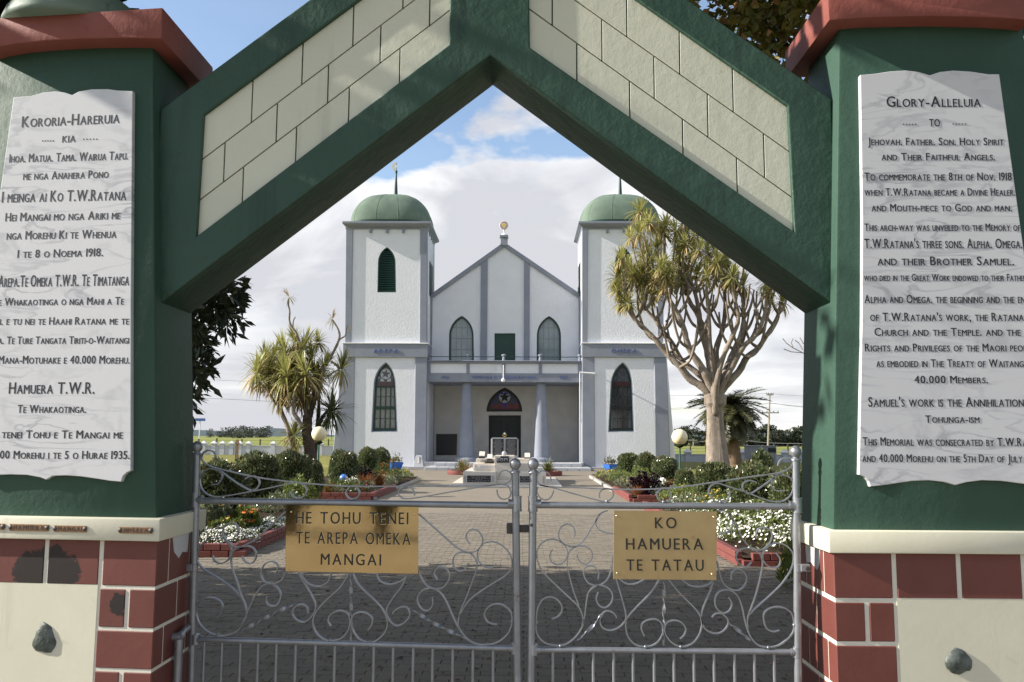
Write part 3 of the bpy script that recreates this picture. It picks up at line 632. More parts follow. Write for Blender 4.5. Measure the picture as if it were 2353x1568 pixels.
LEFT_SCROLLS = [('s', f, p) for f, p in [
 ('a', [(300, 390), (312, 340), (290, 300), (240, 282), (195, 295), (165, 330), (160, 380), (200, 430), (300, 475), (450, 510), (640, 555), (860, 595), (1100, 625), (1400, 655), (1800, 680), (2353, 681)]),
 ('l', [(1360, 374), (1600, 374), (1850, 371), (1960, 365), (2020, 355), (2048, 330), (2045, 298), (2022, 279), (1995, 281), (1975, 300), (1967, 336)]),
 ('a', [(265, 662), (330, 655), (375, 610), (385, 560), (360, 515), (300, 490), (230, 490), (170, 530), (138, 600), (150, 690), (200, 755), (270, 790), (350, 795), (500, 775), (720, 735), (900, 700), (1080, 660), (1200, 640), (1270, 655), (1310, 690), (1320, 740), (1290, 790), (1230, 810), (1175, 795), (1140, 745)]),
 ('a', [(365, 510), (420, 550), (560, 650), (700, 725), (750, 720), (790, 680), (800, 640), (780, 590), (740, 570), (690, 572), (640, 600)]),
 ('a', [(1795, 690), (1755, 750), (1785, 805), (1835, 820), (1890, 795), (1905, 740), (1870, 690)]),
 ('l', [(1460, 430), (1448, 393), (1415, 374), (1378, 386), (1362, 415), (1375, 440), (1410, 450), (1500, 440), (1700, 405), (1900, 372), (1990, 361)]),
 ('l', [(1995, 363), (2030, 375), (2045, 410), (2035, 442), (2000, 453), (1970, 435), (1960, 395)]),
 ('l', [(672, 530), (600, 600), (500, 690), (440, 725), (400, 741), (360, 741), (318, 715), (295, 675), (296, 630), (320, 602), (350, 596), (380, 615), (388, 648), (375, 680)]),
 ('l', [(230, 795), (245, 830), (285, 843), (325, 820), (345, 775), (335, 730), (300, 695), (250, 688), (190, 705), (150, 750), (133, 810), (150, 852), (190, 890), (260, 930), (340, 985), (400, 1045), (430, 1100), (438, 1160), (420, 1200), (390, 1245), (340, 1275), (270, 1285), (200, 1260), (150, 1210), (130, 1150), (135, 1100), (165, 1065), (215, 1052), (265, 1065), (290, 1100), (285, 1140), (255, 1172)]),
 ('l', [(408, 800), (430, 835), (465, 843), (490, 815), (493, 775), (470, 745), (430, 738), (380, 750), (350, 780), (342, 830), (355, 890), (380, 960), (400, 1030), (428, 1090)]),
 ('l', [(675, 900), (655, 940), (610, 965), (570, 965), (535, 940), (527, 895), (545, 850), (585, 832), (620, 845), (628, 875), (612, 905)]),
 ('l', [(562, 1045), (560, 1080), (580, 1100), (615, 1100), (640, 1070), (645, 1030), (620, 985), (570, 965), (530, 985), (495, 1030), (465, 1090), (440, 1150), (415, 1205), (395, 1245)]),
 ('l', [(812, 1145), (805, 1110), (775, 1092), (735, 1105), (718, 1145), (735, 1180), (780, 1200), (820, 1180), (850, 1140), (858, 1100), (840, 1050), (800, 980), (770, 930), (752, 896)]),
 ('l', [(950, 905), (935, 950), (890, 980), (840, 978), (800, 955), (768, 915), (752, 896)]),
 ('l', [(1058, 908), (1010, 985), (950, 1040), (890, 1100), (855, 1150), (842, 1200), (855, 1255), (900, 1300), (950, 1315), (1010, 1300), (1050, 1260), (1068, 1200), (1055, 1150), (1020, 1132), (980, 1135), (945, 1160), (935, 1195), (950, 1225)]),
 ('l', [(1086, 905), (1110, 960), (1160, 1015), (1220, 1070), (1270, 1130), (1295, 1200), (1280, 1260), (1230, 1310), (1180, 1325), (1120, 1300), (1085, 1250), (1074, 1200), (1085, 1160), (1120, 1140), (1165, 1145), (1200, 1175), (1200, 1215), (1175, 1250)]),
 ('l', [(1228, 905), (1245, 945), (1290, 968), (1340, 965), (1390, 940), (1417, 905)]),
 ('l', [(1415, 912), (1380, 985), (1330, 1050), (1295, 1110), (1290, 1150), (1310, 1195), (1350, 1222), (1395, 1205), (1430, 1160), (1415, 1115), (1380, 1108), (1345, 1125), (1325, 1150)]),
 ('l', [(1485, 888), (1500, 930), (1530, 975), (1580, 998), (1630, 990), (1665, 950), (1672, 910), (1650, 875), (1615, 862), (1590, 880), (1580, 910), (1598, 942)]),
 ('l', [(1568, 1050), (1570, 1090), (1545, 1128), (1510, 1125), (1482, 1090), (1480, 1045), (1510, 1005), (1560, 995), (1610, 1015), (1650, 1070), (1690, 1160), (1730, 1240), (1770, 1295), (1830, 1332), (1900, 1338), (1970, 1320), (2030, 1265), (2052, 1200), (2045, 1140), (2000, 1098), (1950, 1090), (1905, 1112), (1885, 1155), (1905, 1200), (1960, 1216)]),
 ('l', [(1485, 543), (1560, 610), (1650, 690), (1720, 750), (1780, 775), (1830, 770), (1865, 735), (1873, 690), (1850, 650), (1815, 637), (1785, 650), (1772, 685), (1795, 725)]),
 ('l', [(1785, 840), (1770, 875), (1735, 890), (1700, 865), (1693, 820), (1715, 785), (1760, 776), (1810, 790), (1838, 840), (1830, 900), (1800, 980), (1770, 1060), (1740, 1130), (1725, 1200), (1735, 1250), (1765, 1290)]),
 ('l', [(1955, 845), (1930, 870), (1890, 865), (1850, 830), (1842, 780), (1865, 735), (1910, 713), (1960, 718), (2010, 750), (2045, 800), (2050, 860), (2020, 910), (1960, 950), (1880, 1000), (1800, 1060), (1760, 1110), (1738, 1150)])]]
LEFT_SCROLLS += [('twist', 'l', p) for p in ([(385, 1262), (480, 1215), (560, 1170), (650, 1125), (710, 1102), (772, 1090)], [(1070, 912), (1072, 1050), (1074, 1200), (1070, 1315)], [(1430, 1115), (1500, 1160), (1600, 1220), (1700, 1268), (1775, 1302)])]
RIGHT_SCROLLS = [('s', 'r', p) for p in [
 [(312, 343), (305, 310), (280, 285), (250, 283), (230, 305), (227, 340), (247, 365), (300, 376), (450, 382), (700, 392), (900, 392), (1100, 378), (1300, 350), (1500, 320), (1650, 300), (1720, 285), (1770, 255), (1780, 225), (1760, 205), (1728, 203), (1703, 220), (1692, 250)],
 [(240, 367), (330, 385), (450, 420), (600, 460), (650, 467), (685, 440), (690, 408), (660, 388), (628, 392), (607, 415), (607, 447)],
 [(232, 375), (226, 410), (247, 445), (280, 457), (310, 440), (328, 400)],
 [(1025, 392), (1042, 425), (1030, 458), (995, 468), (962, 450), (955, 415), (978, 392)],
 [(1398, 400), (1395, 440), (1370, 465), (1320, 470), (1285, 440), (1270, 400), (1290, 365), (1330, 357), (1400, 378), (1500, 410), (1600, 450), (1680, 468), (1740, 455), (1778, 410), (1785, 360), (1765, 322), (1720, 305), (1680, 312), (1655, 335), (1652, 370), (1680, 400), (1735, 400)],
 [(1560, 350), (1520, 338), (1485, 352), (1475, 380), (1492, 410), (1530, 415), (1600, 370), (1680, 312), (1720, 300)],
 [(690, 662), (650, 658), (605, 640), (585, 605), (590, 565), (615, 538), (655, 522)],
 [(610, 545), (560, 620), (520, 690), (480, 730), (440, 742), (400, 730), (365, 700), (358, 660), (375, 620), (410, 605), (445, 620), (458, 655), (452, 685)],
 [(320, 758), (303, 800), (320, 840), (365, 850), (400, 820), (412, 780), (395, 735), (350, 703), (300, 698), (250, 725), (226, 775), (232, 840), (270, 905), (340, 975), (420, 1050), (480, 1110), (505, 1180), (500, 1230), (460, 1290), (400, 1335), (340, 1343), (270, 1325), (225, 1270), (220, 1190), (232, 1110), (265, 1060), (310, 1047), (355, 1070), (378, 1115), (360, 1160), (315, 1182)],
 [(470, 790), (480, 825), (515, 848), (550, 830), (563, 790), (545, 755), (500, 738), (450, 748), (418, 785), (410, 850), (425, 930), (450, 1020), (480, 1100)],
 [(688, 790), (680, 860), (660, 930), (620, 970), (580, 978), (535, 960), (510, 915), (515, 875), (545, 858), (580, 868), (600, 900), (597, 940)],
 [(598, 1018), (585, 1060), (605, 1100), (640, 1112), (675, 1085), (685, 1040), (665, 1000), (620, 978), (575, 985), (540, 1020), (525, 1080), (515, 1160), (500, 1220)],
 [(710, 1172), (690, 1145), (650, 1132), (620, 1155), (608, 1195), (625, 1235), (670, 1250), (720, 1235), (760, 1195), (765, 1150), (740, 1050), (708, 942)],
 [(728, 940), (775, 968), (830, 965), (882, 940)],
 [(970, 945), (910, 1030), (840, 1100), (785, 1160), (765, 1200), (775, 1280), (820, 1335), (885, 1350), (950, 1330), (990, 1270), (985, 1215), (955, 1185), (910, 1185), (870, 1205), (860, 1240), (878, 1285)],
 [(1028, 945), (1090, 1020), (1150, 1080), (1205, 1140), (1230, 1200), (1215, 1270), (1170, 1330), (1100, 1350), (1040, 1320), (1002, 1260), (1010, 1210), (1050, 1190), (1100, 1200), (1130, 1240), (1120, 1280), (1095, 1302)],
 [(1112, 945), (1150, 975), (1210, 985), (1270, 970), (1300, 944)],
 [(1298, 946), (1280, 1010), (1245, 1090), (1225, 1160), (1240, 1230), (1285, 1265), (1340, 1265), (1380, 1230), (1385, 1185), (1350, 1150), (1310, 1150), (1290, 1172)],
 [(1322, 830), (1335, 900), (1360, 965), (1410, 1003), (1460, 1003), (1495, 965), (1497, 920), (1470, 885), (1435, 880), (1410, 905), (1405, 945)],
 [(1392, 1050), (1410, 1090), (1395, 1130), (1355, 1145), (1315, 1110), (1308, 1060), (1335, 1015), (1390, 1005), (1440, 1035), (1470, 1100), (1490, 1190), (1520, 1280), (1570, 1340), (1640, 1353), (1710, 1335), (1780, 1270), (1790, 1210), (1775, 1150), (1730, 1115), (1670, 1108), (1620, 1130), (1603, 1170), (1620, 1235), (1660, 1258), (1700, 1250)],
 [(1325, 524), (1370, 526), (1405, 550), (1418, 600), (1395, 645), (1330, 668)],
 [(1395, 540), (1430, 600), (1480, 700), (1530, 745), (1590, 760), (1640, 720), (1655, 670), (1635, 635), (1595, 625), (1565, 645), (1558, 685)],
 [(1530, 835), (1500, 865), (1455, 845), (1437, 800), (1460, 760), (1515, 752), (1570, 775), (1597, 830), (1585, 920), (1560, 1020), (1530, 1110), (1505, 1180), (1508, 1240)],
 [(1680, 780), (1705, 820), (1695, 860), (1650, 868), (1610, 840), (1597, 800), (1620, 750), (1680, 720), (1740, 735), (1785, 790), (1775, 870), (1720, 960), (1640, 1040), (1560, 1110), (1512, 1160)]]]
RIGHT_SCROLLS += [('twist', 'r', p) for p in ([(470, 1312), (540, 1250), (600, 1180), (635, 1138)], [(1000, 942), (998, 1100), (995, 1345)], [(1385, 1200), (1450, 1250), (1525, 1312)])]
gate(-1); gate(1)
# stop post beside the left pillar
a = Plane(4.0).at('l', 25, 1290); mb = MB(); mb.tube([(a.x, a.y, 0), (a.x, a.y, a.z - .01)], .019, 12); mb.tube([(a.x - .03, a.y, a.z), (a.x + .01, a.y, a.z)], .017, 12)
sp_ = thing('gate_stop_post', (a.x, a.y, 0), 'short silver pipe post with an elbow fixed beside the left pillar', 'post'); mb.build('upright', M['silver'], sp_, smooth='angle')
b = Plane(4.12).at('l', 82, 1232); mb = MB(); mb.tube([a, (a + b) / 2 + Vector((0, 0, .004)), b], .014, 12); mb.tube([a, a + (b - a) * .2], .019, 12); mb.build('elbow_arm', M['silver'], sp_, smooth='angle')
# ================================================================ ground
G = {}
G['grass'] = material('short_lawn_grass', (.165, .165, .040), .9, spec=.15, vary=(.35, (.21, .19, .055), .2), dirt=(3.5, (.085, .11, .025), .5, .75), grain=(40, .3), bump=[(60, .8, .03)])
G['field'] = material('pasture_grass', (.19, .215, .055), .95, spec=.1, vary=(.02, (.25, .26, .08), .25), dirt=(.15, (.14, .17, .045), .55, .8), grain=(3, .25), bump=[(9, .6, .05)])
G['soil'] = material('garden_soil', (.045, .03, .02), .95, spec=.1, vary=(20, (.08, .055, .04), .2), bump=[(50, .9, .03)])
G['paver'] = material('worn_brick_paver', (.205, .182, .150), .92, spec=.08, vari=.12, vary=(1.2, (.24, .215, .178), .25), dirt=(7, (.13, .11, .09), .55, .8), grain=(90, .22), bump=[(120, .5, .003)])
G['joint'] = material('sandy_joint', (.14, .125, .10), .95, spec=.1, vary=(9, (.06, .065, .035), .2))
G['kerb'] = material('red_painted_kerb_brick', vari=.2, color=(.15, .038, .032), rough=.65, vary=(9, (.19, .055, .048), .25), dirt=(14, (.10, .035, .03), .58, .8), bump=[(60, .4, .004)])
G['concrete'] = material('pale_concrete', (.40, .38, .36), .85, vary=(3, (.33, .32, .31), .25), bump=[(50, .3, .004)])
G['petal'] = material('fallen_pink_petal', (.55, .30, .30), .8)
def far_paving():
    def ex(t, n, src, cur, b, noise, ramp):
        geo = n('ShaderNodeNewGeometry'); br = n('ShaderNodeTexBrick'); br.inputs['Scale'].default_value = 1.0; br.inputs['Brick Width'].default_value = .205; br.inputs['Row Height'].default_value = .105
        br.inputs['Mortar Size'].default_value = .006; br.inputs['Color1'].default_value = (.95, .95, .95, 1); br.inputs['Color2'].default_value = (1.05, 1.04, 1.02, 1); br.inputs['Mortar'].default_value = (.75, .74, .7, 1)
        t.links.new(geo.outputs['Position'], br.inputs['Vector'])
        x = n('ShaderNodeMixRGB'); x.blend_type = 'MULTIPLY'; x.inputs[0].default_value = 1; t.links.new(cur, x.inputs[1]); t.links.new(br.outputs['Color'], x.inputs[2]); return x.outputs[0]
    return material('distant_brick_paving', (.215, .190, .155), .88, spec=.25, vary=(1.2, (.25, .215, .168), .25), dirt=(7, (.14, .12, .095), .58, .85), grain=(90, .18), extra=ex)
G['farpave'] = far_paving()
mb = MB(); n = 64
ring = [0, 30, 60, 110, 220, 450, 900, 2500]
vs = [(0, 40, 0)]
for r_ in ring[1:]:
    for k in range(n):
        a = 2 * math.pi * k / n; x, y = r_ * math.cos(a), 40 + r_ * math.sin(a)
        # pasture on the left lifts gently into a low rise
        h = 0 if y < 130 else min(1.0, (y - 130) / 450) * 1.15 * max(0, min(1, (40 - x) / 160)) if r_ < 1000 else -2.0
        if r_ >= 2500: h = -4
        vs.append((x, y, h))
fs = [(0, 1 + k, 1 + (k + 1) % n) for k in range(n)]
for i in range(len(ring) - 2):
    fs += [(1 + i * n + k, 1 + (i + 1) * n + k, 1 + (i + 1) * n + (k + 1) % n, 1 + i * n + (k + 1) % n) for k in range(n)]
mb.add(vs, fs); mb.build('ground', G['field'], kind='structure', smooth=True)
mb = MB(); mb.add([(-45, -20, .004), (45, -20, .004), (45, 78, .004), (-45, 78, .004)], [(0, 1, 2, 3)]); mb.build('lawn', G['grass'], kind='structure')
path = MB(); PX0, PX1 = -3.92, 2.82
path.add([(-6.6, 3.2, .008), (4.6, 3.2, .008), (4.6, 11.9, .008), (-6.6, 11.9, .008)], [(0, 1, 2, 3)])
path.add([(PX0, 11.9, .008), (PX1, 11.9, .008), (PX1, 34.6, .008), (PX0, 34.6, .008)], [(0, 1, 2, 3)])
path.add([(-7.6, 34.6, .008), (5.4, 34.6, .008), (5.4, 48.5, .008), (-7.6, 48.5, .008)], [(0, 1, 2, 3)])
path.add([(-14, -12, .008), (14, -12, .008), (14, 3.2, .008), (-14, 3.2, .008)], [(0, 1, 2, 3)])
PATH = path.build('path', G['farpave'], kind='structure')
# the nearest pavers one by one, then the rest of the near paving as one relief
rr = random.Random(5)
def paver_mesh(mb, x, y, zt, w=.1965, d=.0975):
    c = .0022; x0, x1, y0, y1 = x - w / 2, x + w / 2, y - d / 2, y + d / 2
    mb.add([(x0, y0, .006), (x1, y0, .006), (x1, y1, .006), (x0, y1, .006), (x0 + c, y0 + c, zt), (x1 - c, y0 + c, zt), (x1 - c, y1 - c, zt), (x0 + c, y1 - c, zt)],
           [(4, 5, 6, 7), (0, 1, 5, 4), (1, 2, 6, 5), (2, 3, 7, 6), (3, 0, 4, 7)])
shared = []
for k in range(6):
    m_ = MB(); paver_mesh(m_, 0, 0, .018 + .001 * k); o = m_.build('paver', G['paver'], PATH); shared.append(o)
cnt = 0; bulk = MB(); row = 0; y = 3.25
joint = MB(); joint.add([(-6.6, 3.2, .0145), (4.6, 3.2, .0145), (4.6, 11.9, .0145), (-6.6, 11.9, .0145)], [(0, 1, 2, 3)]); joint.add([(PX0, 11.9, .0145), (PX1, 11.9, .0145), (PX1, 19.0, .0145), (PX0, 19.0, .0145)], [(0, 1, 2, 3)]); joint.build('joint_sand', G['joint'], PATH)
while y < 19.0:
    x = (-6.5 if y < 11.85 else PX0) + (.1 if row % 2 else .0) + .1
    while x < (4.55 if y < 11.35 else PX1) - .05:
        zt = .018 + rr.uniform(0, .006)
        near = y > 5.75 and cnt < 300 and abs(x - (-.1 * y / 6)) < 2.35 * y / 6
        jx, jy = rr.uniform(-.002, .002), rr.uniform(-.002, .002)
        if near:
            o = shared[cnt % 6] if cnt < 6 else shared[rr.randrange(6)].copy()
            if cnt >= 6: col.objects.link(o)
            o.location = (x + jx, y + jy, rr.uniform(-.001, .001)); o.rotation_euler = (rr.uniform(-.008, .008), rr.uniform(-.008, .008), rr.uniform(-.012, .012)); cnt += 1
        else: paver_mesh(bulk, x + jx, y + jy, zt)
        x += .2
    y += .1; row += 1
bulk.build('far_pavers', G['paver'], PATH, kind='stuff')
mb = MB()
for k in range(620):
    y = rr.uniform(6.5, 17); x = 3.2 - abs(rr.gauss(0, 1.3)) ; s = rr.uniform(.008, .018); a = rr.uniform(0, 6.28); zt = .0265
    if x < -1.5: continue
    c, d = math.cos(a) * s, math.sin(a) * s; mb.add([(x - c, y - d, zt), (x + d * .7, y - c * .7, zt + rr.uniform(0, .01)), (x + c, y + d, zt), (x - d * .7, y + c * .7, zt + rr.uniform(0, .01))], [(0, 1, 2, 3)])
pet = mb; lit = MB()
for k in range(900):
    y = rr.uniform(4.4, 11.5); x = rr.uniform(-6, 4.4); s = rr.uniform(.012, .034); a = rr.uniform(0, 6.28); zt = .0262; c, d = math.cos(a) * s, math.sin(a) * s
    lit.add([(x - c, y - d, zt), (x + d * .45, y - c * .45, zt + rr.uniform(0, .012)), (x + c, y + d, zt), (x - d * .45, y + c * .45, zt + rr.uniform(0, .012))], [(0, 1, 2, 3)])
lit.build('leaf_litter', material('dry_brown_leaf', (.16, .095, .05), .85, vari=.35), kind='stuff', label='brown dry leaves littering the shaded brick paving just behind the gates', category='leaf litter')
mb = pet
mb.build('fallen_petals', G['petal'], kind='stuff', label='scattered pale pink petals fallen on the brick path by the right bed', category='petals')

# ================================================================ the church
C = {}
C['white'] = material('white_roughcast_render', (.78, .795, .84), .85, spec=.25, vary=(1.5, (.73, .745, .785), .25), streak=(1.3, (.64, .64, .64), .60, .86), bump=[(14, .55, .03), (34, .45, .012)], dirt=(2.2, (.62, .62, .62), .66, .9))
C['porch'] = material('shade_toned_porch_render', (.70, .67, .62), .9, spec=.15, vary=(1.5, (.56, .54, .50), .25), bump=[(14, .55, .03), (34, .45, .012)])  # porch wall toned darker and warmer than the front to deepen its shade
C['doorblack'] = material('near_black_green_door', (.005, .014, .012), .4)
C['grey'] = material('blue_grey_trim_paint', (.225, .245, .300), .7, spec=.3, vary=(1.6, (.27, .29, .34), .22), streak=(1.6, (.33, .345, .37), .58, .84), bump=[(20, .25, .01)], dirt=(3.5, (.34, .35, .37), .66, .85))
C['green'] = material('dark_green_joinery', (.010, .040, .032), .45, vary=(8, (.016, .055, .042), .2))
C['louvre'] = material('green_louvre_paint', (.014, .060, .046), .5)
C['dome'] = material('patinated_green_metal_roof', (.105, .150, .118), .78, spec=.2, vary=(1.3, (.15, .205, .16), .2), streak=(2, (.19, .22, .17), .56, .8), dirt=(2.5, (.16, .18, .14), .62, .85), bump=[(8, .2, .02)])
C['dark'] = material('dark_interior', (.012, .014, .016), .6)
C['glassup'] = material('pale_reflective_pane', (.20, .26, .28), .12, spec=.8, vary=(2.5, (.25, .31, .33), .2))
C['glassin'] = material('curtained_pane', (.24, .24, .225), .25, spec=.6, vary=(3, (.19, .19, .185), .2))
C['glassdk'] = material('dark_window_pane', (.035, .042, .048), .08, spec=.9)
C['pale'] = material('pale_stained_glass', (.42, .44, .47), .25, spec=.6)
C['sred'] = material('red_stained_glass', (.16, .035, .045), .2, spec=.6)
C['smar'] = material('maroon_stained_glass', (.060, .022, .028), .2, spec=.6)
C['palegrey'] = material('dim_stained_glass', (.09, .10, .12), .2, spec=.6)
C['sblue'] = material('blue_stained_glass', (.045, .05, .42), .2, spec=.6)
C['sdark'] = material('smoky_stained_glass', (.06, .065, .085), .2, spec=.6)
C['black'] = material('black_leadwork', (.012, .014, .016), .5)
C['blue'] = material('blue_painted_lettering', (.10, .14, .34), .6)
C['gold'] = material('gold_yellow_paint', (.75, .56, .06), .4)
C['palegold'] = material('pale_gilt_paint', (.72, .66, .40), .5)
C['paint'] = material('bright_white_paint', (.80, .80, .79), .45)
C['ray'] = material('rusty_red_ray', (.45, .20, .15), .5)
C['step'] = material('light_concrete_step', (.42, .43, .45), .8, vary=(2, (.36, .37, .39), .25), bump=[(30, .3, .005)])
C['granite'] = material('polished_black_granite', (.022, .024, .027), .25, vary=(40, (.04, .042, .046), .2))
T = Plane(46.5); cx = T.at('c', 887, 1400).x
church = thing('church', (cx, 50, 0), 'white twin-towered church with green domes and blue-grey trim at the end of the path', 'church')
TP = lambda x, y, P=T, f='c': P.at(f, x, y)
def gothic(P, f, xl, xr, yb, xl2, xr2, ys, xa, ya, n=9):
    q = [P.at(f, xl, yb), P.at(f, xl2, ys)]
    for k in range(1, n + 1):
        th = R(66) * k / n; fx = (1 - math.cos(th)) / (1 - math.cos(R(66))); fz = math.sin(th) / math.sin(R(66)); q.append(P.at(f, xl2 + (xa - xl2) * fx, ys + (ya - ys) * fz))
    for k in range(n - 1, 0, -1):
        th = R(66) * k / n; fx = (1 - math.cos(th)) / (1 - math.cos(R(66))); fz = math.sin(th) / math.sin(R(66)); q.append(P.at(f, xr2 + (xa - xr2) * fx, ys + (ya - ys) * fz))
    return q + [P.at(f, xr2, ys), P.at(f, xr, yb)]
def inset(q, w):
    c = Vector((sum(p.x for p in q) / len(q), 0, 0)); n = len(q); out = []
    for i in range(n):
        a, b, d = q[i - 1], q[i], q[(i + 1) % n]
        e1 = Vector((b.x - a.x, b.z - a.z)).normalized(); e2 = Vector((d.x - b.x, d.z - b.z)).normalized()
        n1 = Vector((e1.y, -e1.x)); n2 = Vector((e2.y, -e2.x)); m_ = n1 + n2; m_ = m_ / max(m_.length_squared, .3) * 2
        out.append(Vector((b.x + m_.x * w, b.y, b.z + m_.y * w)))
    return out
def flat(name, mat, parent, P, pts, thick=.03, **k): mb = MB(); mb.prism([Vector((p.x, P.Y, p.z)) for p in pts], thick); return mb.build(name, mat, parent, **k)
def star(c, r, P, k=5, r2=.42, rot=0.0):
    return [Vector((c.x + (r if i % 2 == 0 else r * r2) * math.sin(math.pi * i / k + rot), P.Y, c.z + (r if i % 2 == 0 else r * r2) * math.cos(math.pi * i / k + rot))) for i in range(2 * k)]
def disc(c, r, P, n=20): return [Vector((c.x + r * math.sin(2 * math.pi * i / n), P.Y, c.z + r * math.cos(2 * math.pi * i / n))) for i in range(n)]

def tower(dx, right):
    """dx shifts the sheet of bearings from the left tower to the right one"""
    B = T.off(.06)
    # hole of the lower window, read on the close sheet
    hole = gothic(B, 'c', 272 + dx, 396 + dx, 1311, 283 + dx, 388 + dx, 1100, 341 + dx, 986)
    if not right: xo_t, xo_b, xi_t, xi_b = 142, 88, 533, 527
    else: xo_t, xo_b, xi_t, xi_b = 1640, 1690, 1252, 1252
    def Q(x, y, P=B): return P.at('c', x, y)
    wall = [Q(xo_t, 900), Q(xo_b, 1478), Q(xi_b, 1478), Q(xi_t, 900)]
    for p in wall[1:3]: p.z = -.05
    panel('lower_wall', C['white'], church, B, wall, [hole], thick=.34)
    mb = MB(); w2 = [Vector((p.x, B.Y + .34, p.z)) for p in wall]; mb.prism(w2, 3.6); mb.build('lower_stage', C['white'], church, bevel=.02)
    # grey piers and band round the lower stage
    if not right: pl = [(142, 900), (88, 1480), (188, 1480), (197, 900)]; pr = [(478, 900), (470, 1480), (527, 1480), (533, 900)]
    else: pl = [(1252, 900), (1252, 1480), (1313, 1480), (1308, 900)]; pr = [(1586, 900), (1596, 1480), (1664, 1480), (1640, 900)]
    for k, (q, nm) in enumerate(((pl, 'pier'), (pr, 'pier'))):
        pts = [Q(x, y, T) for (x, y) in q]; pts[1].z = pts[2].z = 0
        mb = MB(); mb.prism(pts, .42); mb.build(nm, C['grey'], church, bevel=.025)
        mb = MB(); mb.prism([p + Vector((0, 3.66, 0)) for p in pts], .42); mb.build(nm, C['grey'], church, bevel=.025)
    if right:   # spreading outer buttress
        a = [Q(1640, 960, T), Q(1690, 1480, T), Q(1655, 1480, T), Q(1630, 960, T)]; a[1].z = a[2].z = 0
        mb = MB(); mb.prism([p + Vector((0, .25, 0)) for p in a], 3.6); mb.build('buttress', C['grey'], church, bevel=.02)
    Bd = T.off(-.06)
    a, b = Q(min(xo_t, xi_t) - 1, 900, Bd), Q(max(xo_t, xi_t) + 2, 964, Bd); mb = MB(); mb.box(a.x, b.x, Bd.Y, Bd.Y + 4.2, b.z, a.z); mb.build('string_band', C['grey'], church, bevel=.02)
    mb = MB(); mb.box(a.x - .04, b.x + .04, Bd.Y - .05, Bd.Y + 4.25, a.z, a.z + .05); mb.build('band_moulding', C['paint'], church, bevel=.01)
    # letters on the band
    LB = Bd.off(-.01); tx = ('AREPA', 283, 398, 942) if not right else ('OMEKA', 1388, 1505, 942)
    A_, B_ = LB.at('c', tx[1], tx[3]), LB.at('c', tx[2], tx[3] + .5); write_each('band_letter', C['blue'], church, tx[0], A_, B_, Vector((0, 0, 1)), .20, depth=.02, gap=.28)
    # upper stage
    U0 = T.off(.12); ul, ur = ((155, 150), (533, 530)) if not right else ((1252, 1252), (1632, 1630))
    lv = gothic(U0, 'c', 301 + dx, 388 + dx, 662, 304 + dx, 386 + dx, 525, 345 + dx, 452)
    up = [Q(ul[0], 362, U0), Q(ul[1], 900, U0), Q(ur[1], 900, U0), Q(ur[0], 362, U0)]
    panel('upper_wall', C['white'], church, U0, up, [lv], thick=.3)
    mb = MB(); mb.prism([Vector((p.x, U0.Y + .3, p.z)) for p in up], 3.35); mb.build('upper_stage', C['white'], church, bevel=.02)
    w = 33 if not right else 28; U1 = T.off(.05)
    for (x0, x1) in (((ul[0], ul[1]), (ul[0] + w, ul[1] + w - 4)), ((ur[0] - w, ur[1] - w), (ur[0], ur[1]))):
        pts = [Q(x0[0], 362, U1), Q(x0[1], 900, U1), Q(x1[1], 900, U1), Q(x1[0], 362, U1)]
        mb = MB(); mb.prism(pts, .40); mb.build('corner_strip', C['grey'], church, bevel=.02)
        mb = MB(); mb.prism([p + Vector((0, 3.5, 0)) for p in pts], .40); mb.build('corner_strip', C['grey'], church, bevel=.02)
    a, b = Q(ul[0], 345, U1), Q(ur[0], 368, U1); mb = MB(); mb.box(a.x - .02, b.x + .02, U1.Y - .01, U1.Y + 3.95, b.z, a.z); mb.build('frieze', C['grey'], church, bevel=.01)
    a, b = Q(ul[0] - 17, 331, T.off(-.25)), Q(ur[0] + 17, 347, T.off(-.25)); cz = a.z; mb = MB()
    mb.box(a.x, b.x, T.Y - .25, T.Y + 4.35, cz - .12, cz); mb.hexa([(a.x, T.Y - .25, cz - .12), (b.x, T.Y - .25, cz - .12), (b.x, T.Y + 4.35, cz - .12), (a.x, T.Y + 4.35, cz - .12)], [(a.x + .22, T.Y - .03, cz - .26), (b.x - .22, T.Y - .03, cz - .26), (b.x - .22, T.Y + 4.13, cz - .26), (a.x + .22, T.Y + 4.13, cz - .26)])
    cor = mb.build('cornice', C['grey'], church, bevel=.01)
    for x in (270, 347, 422):
        p, q = Q(x - 5 + dx, 366, U1.off(-.06)), Q(x + 5 + dx, 384, U1.off(-.06)); mb = MB(); mb.box(p.x, q.x, p.y, p.y + .12, q.z, p.z); mb.build('bracket', C['grey'], cor)
    side = (b.x - .24) if not right else (a.x + .24)
    for yy in (47.6, 48.5, 49.4):
        mb = MB(); mb.box(side - .07, side + .07, yy - .06, yy + .06, cz - .52, cz - .26); mb.build('bracket', C['grey'], cor)
    # dome
    dc = Vector(((a.x + b.x) / 2, T.Y + 2.05, cz)); hw = (b.x - a.x) / 2 - .14; H = Q(345 + dx, 219, Plane(T.Y + 2.0)).z - cz
    mb = MB(); prof = [(hw, 0), (hw, .1)] + [(hw * (1.0 if k == 0 else math.cos(R(90) * k / 14) ** .74), .12 + (H - .12) * math.sin(R(90) * k / 14) ** 1.05) for k in range(0, 14)] + [(.05, H)]
    mb.lathe(dc, prof, 56, square=3.4); dm = mb.build('dome', C['dome'], church, smooth='angle')
    mb = MB(); mb.lathe(dc, [(hw + .01, -.01), (hw + .02, .12), (hw - .03, .14)], 56, square=3.4); mb.build('dome_flashing', C['green'], dm, smooth='angle')
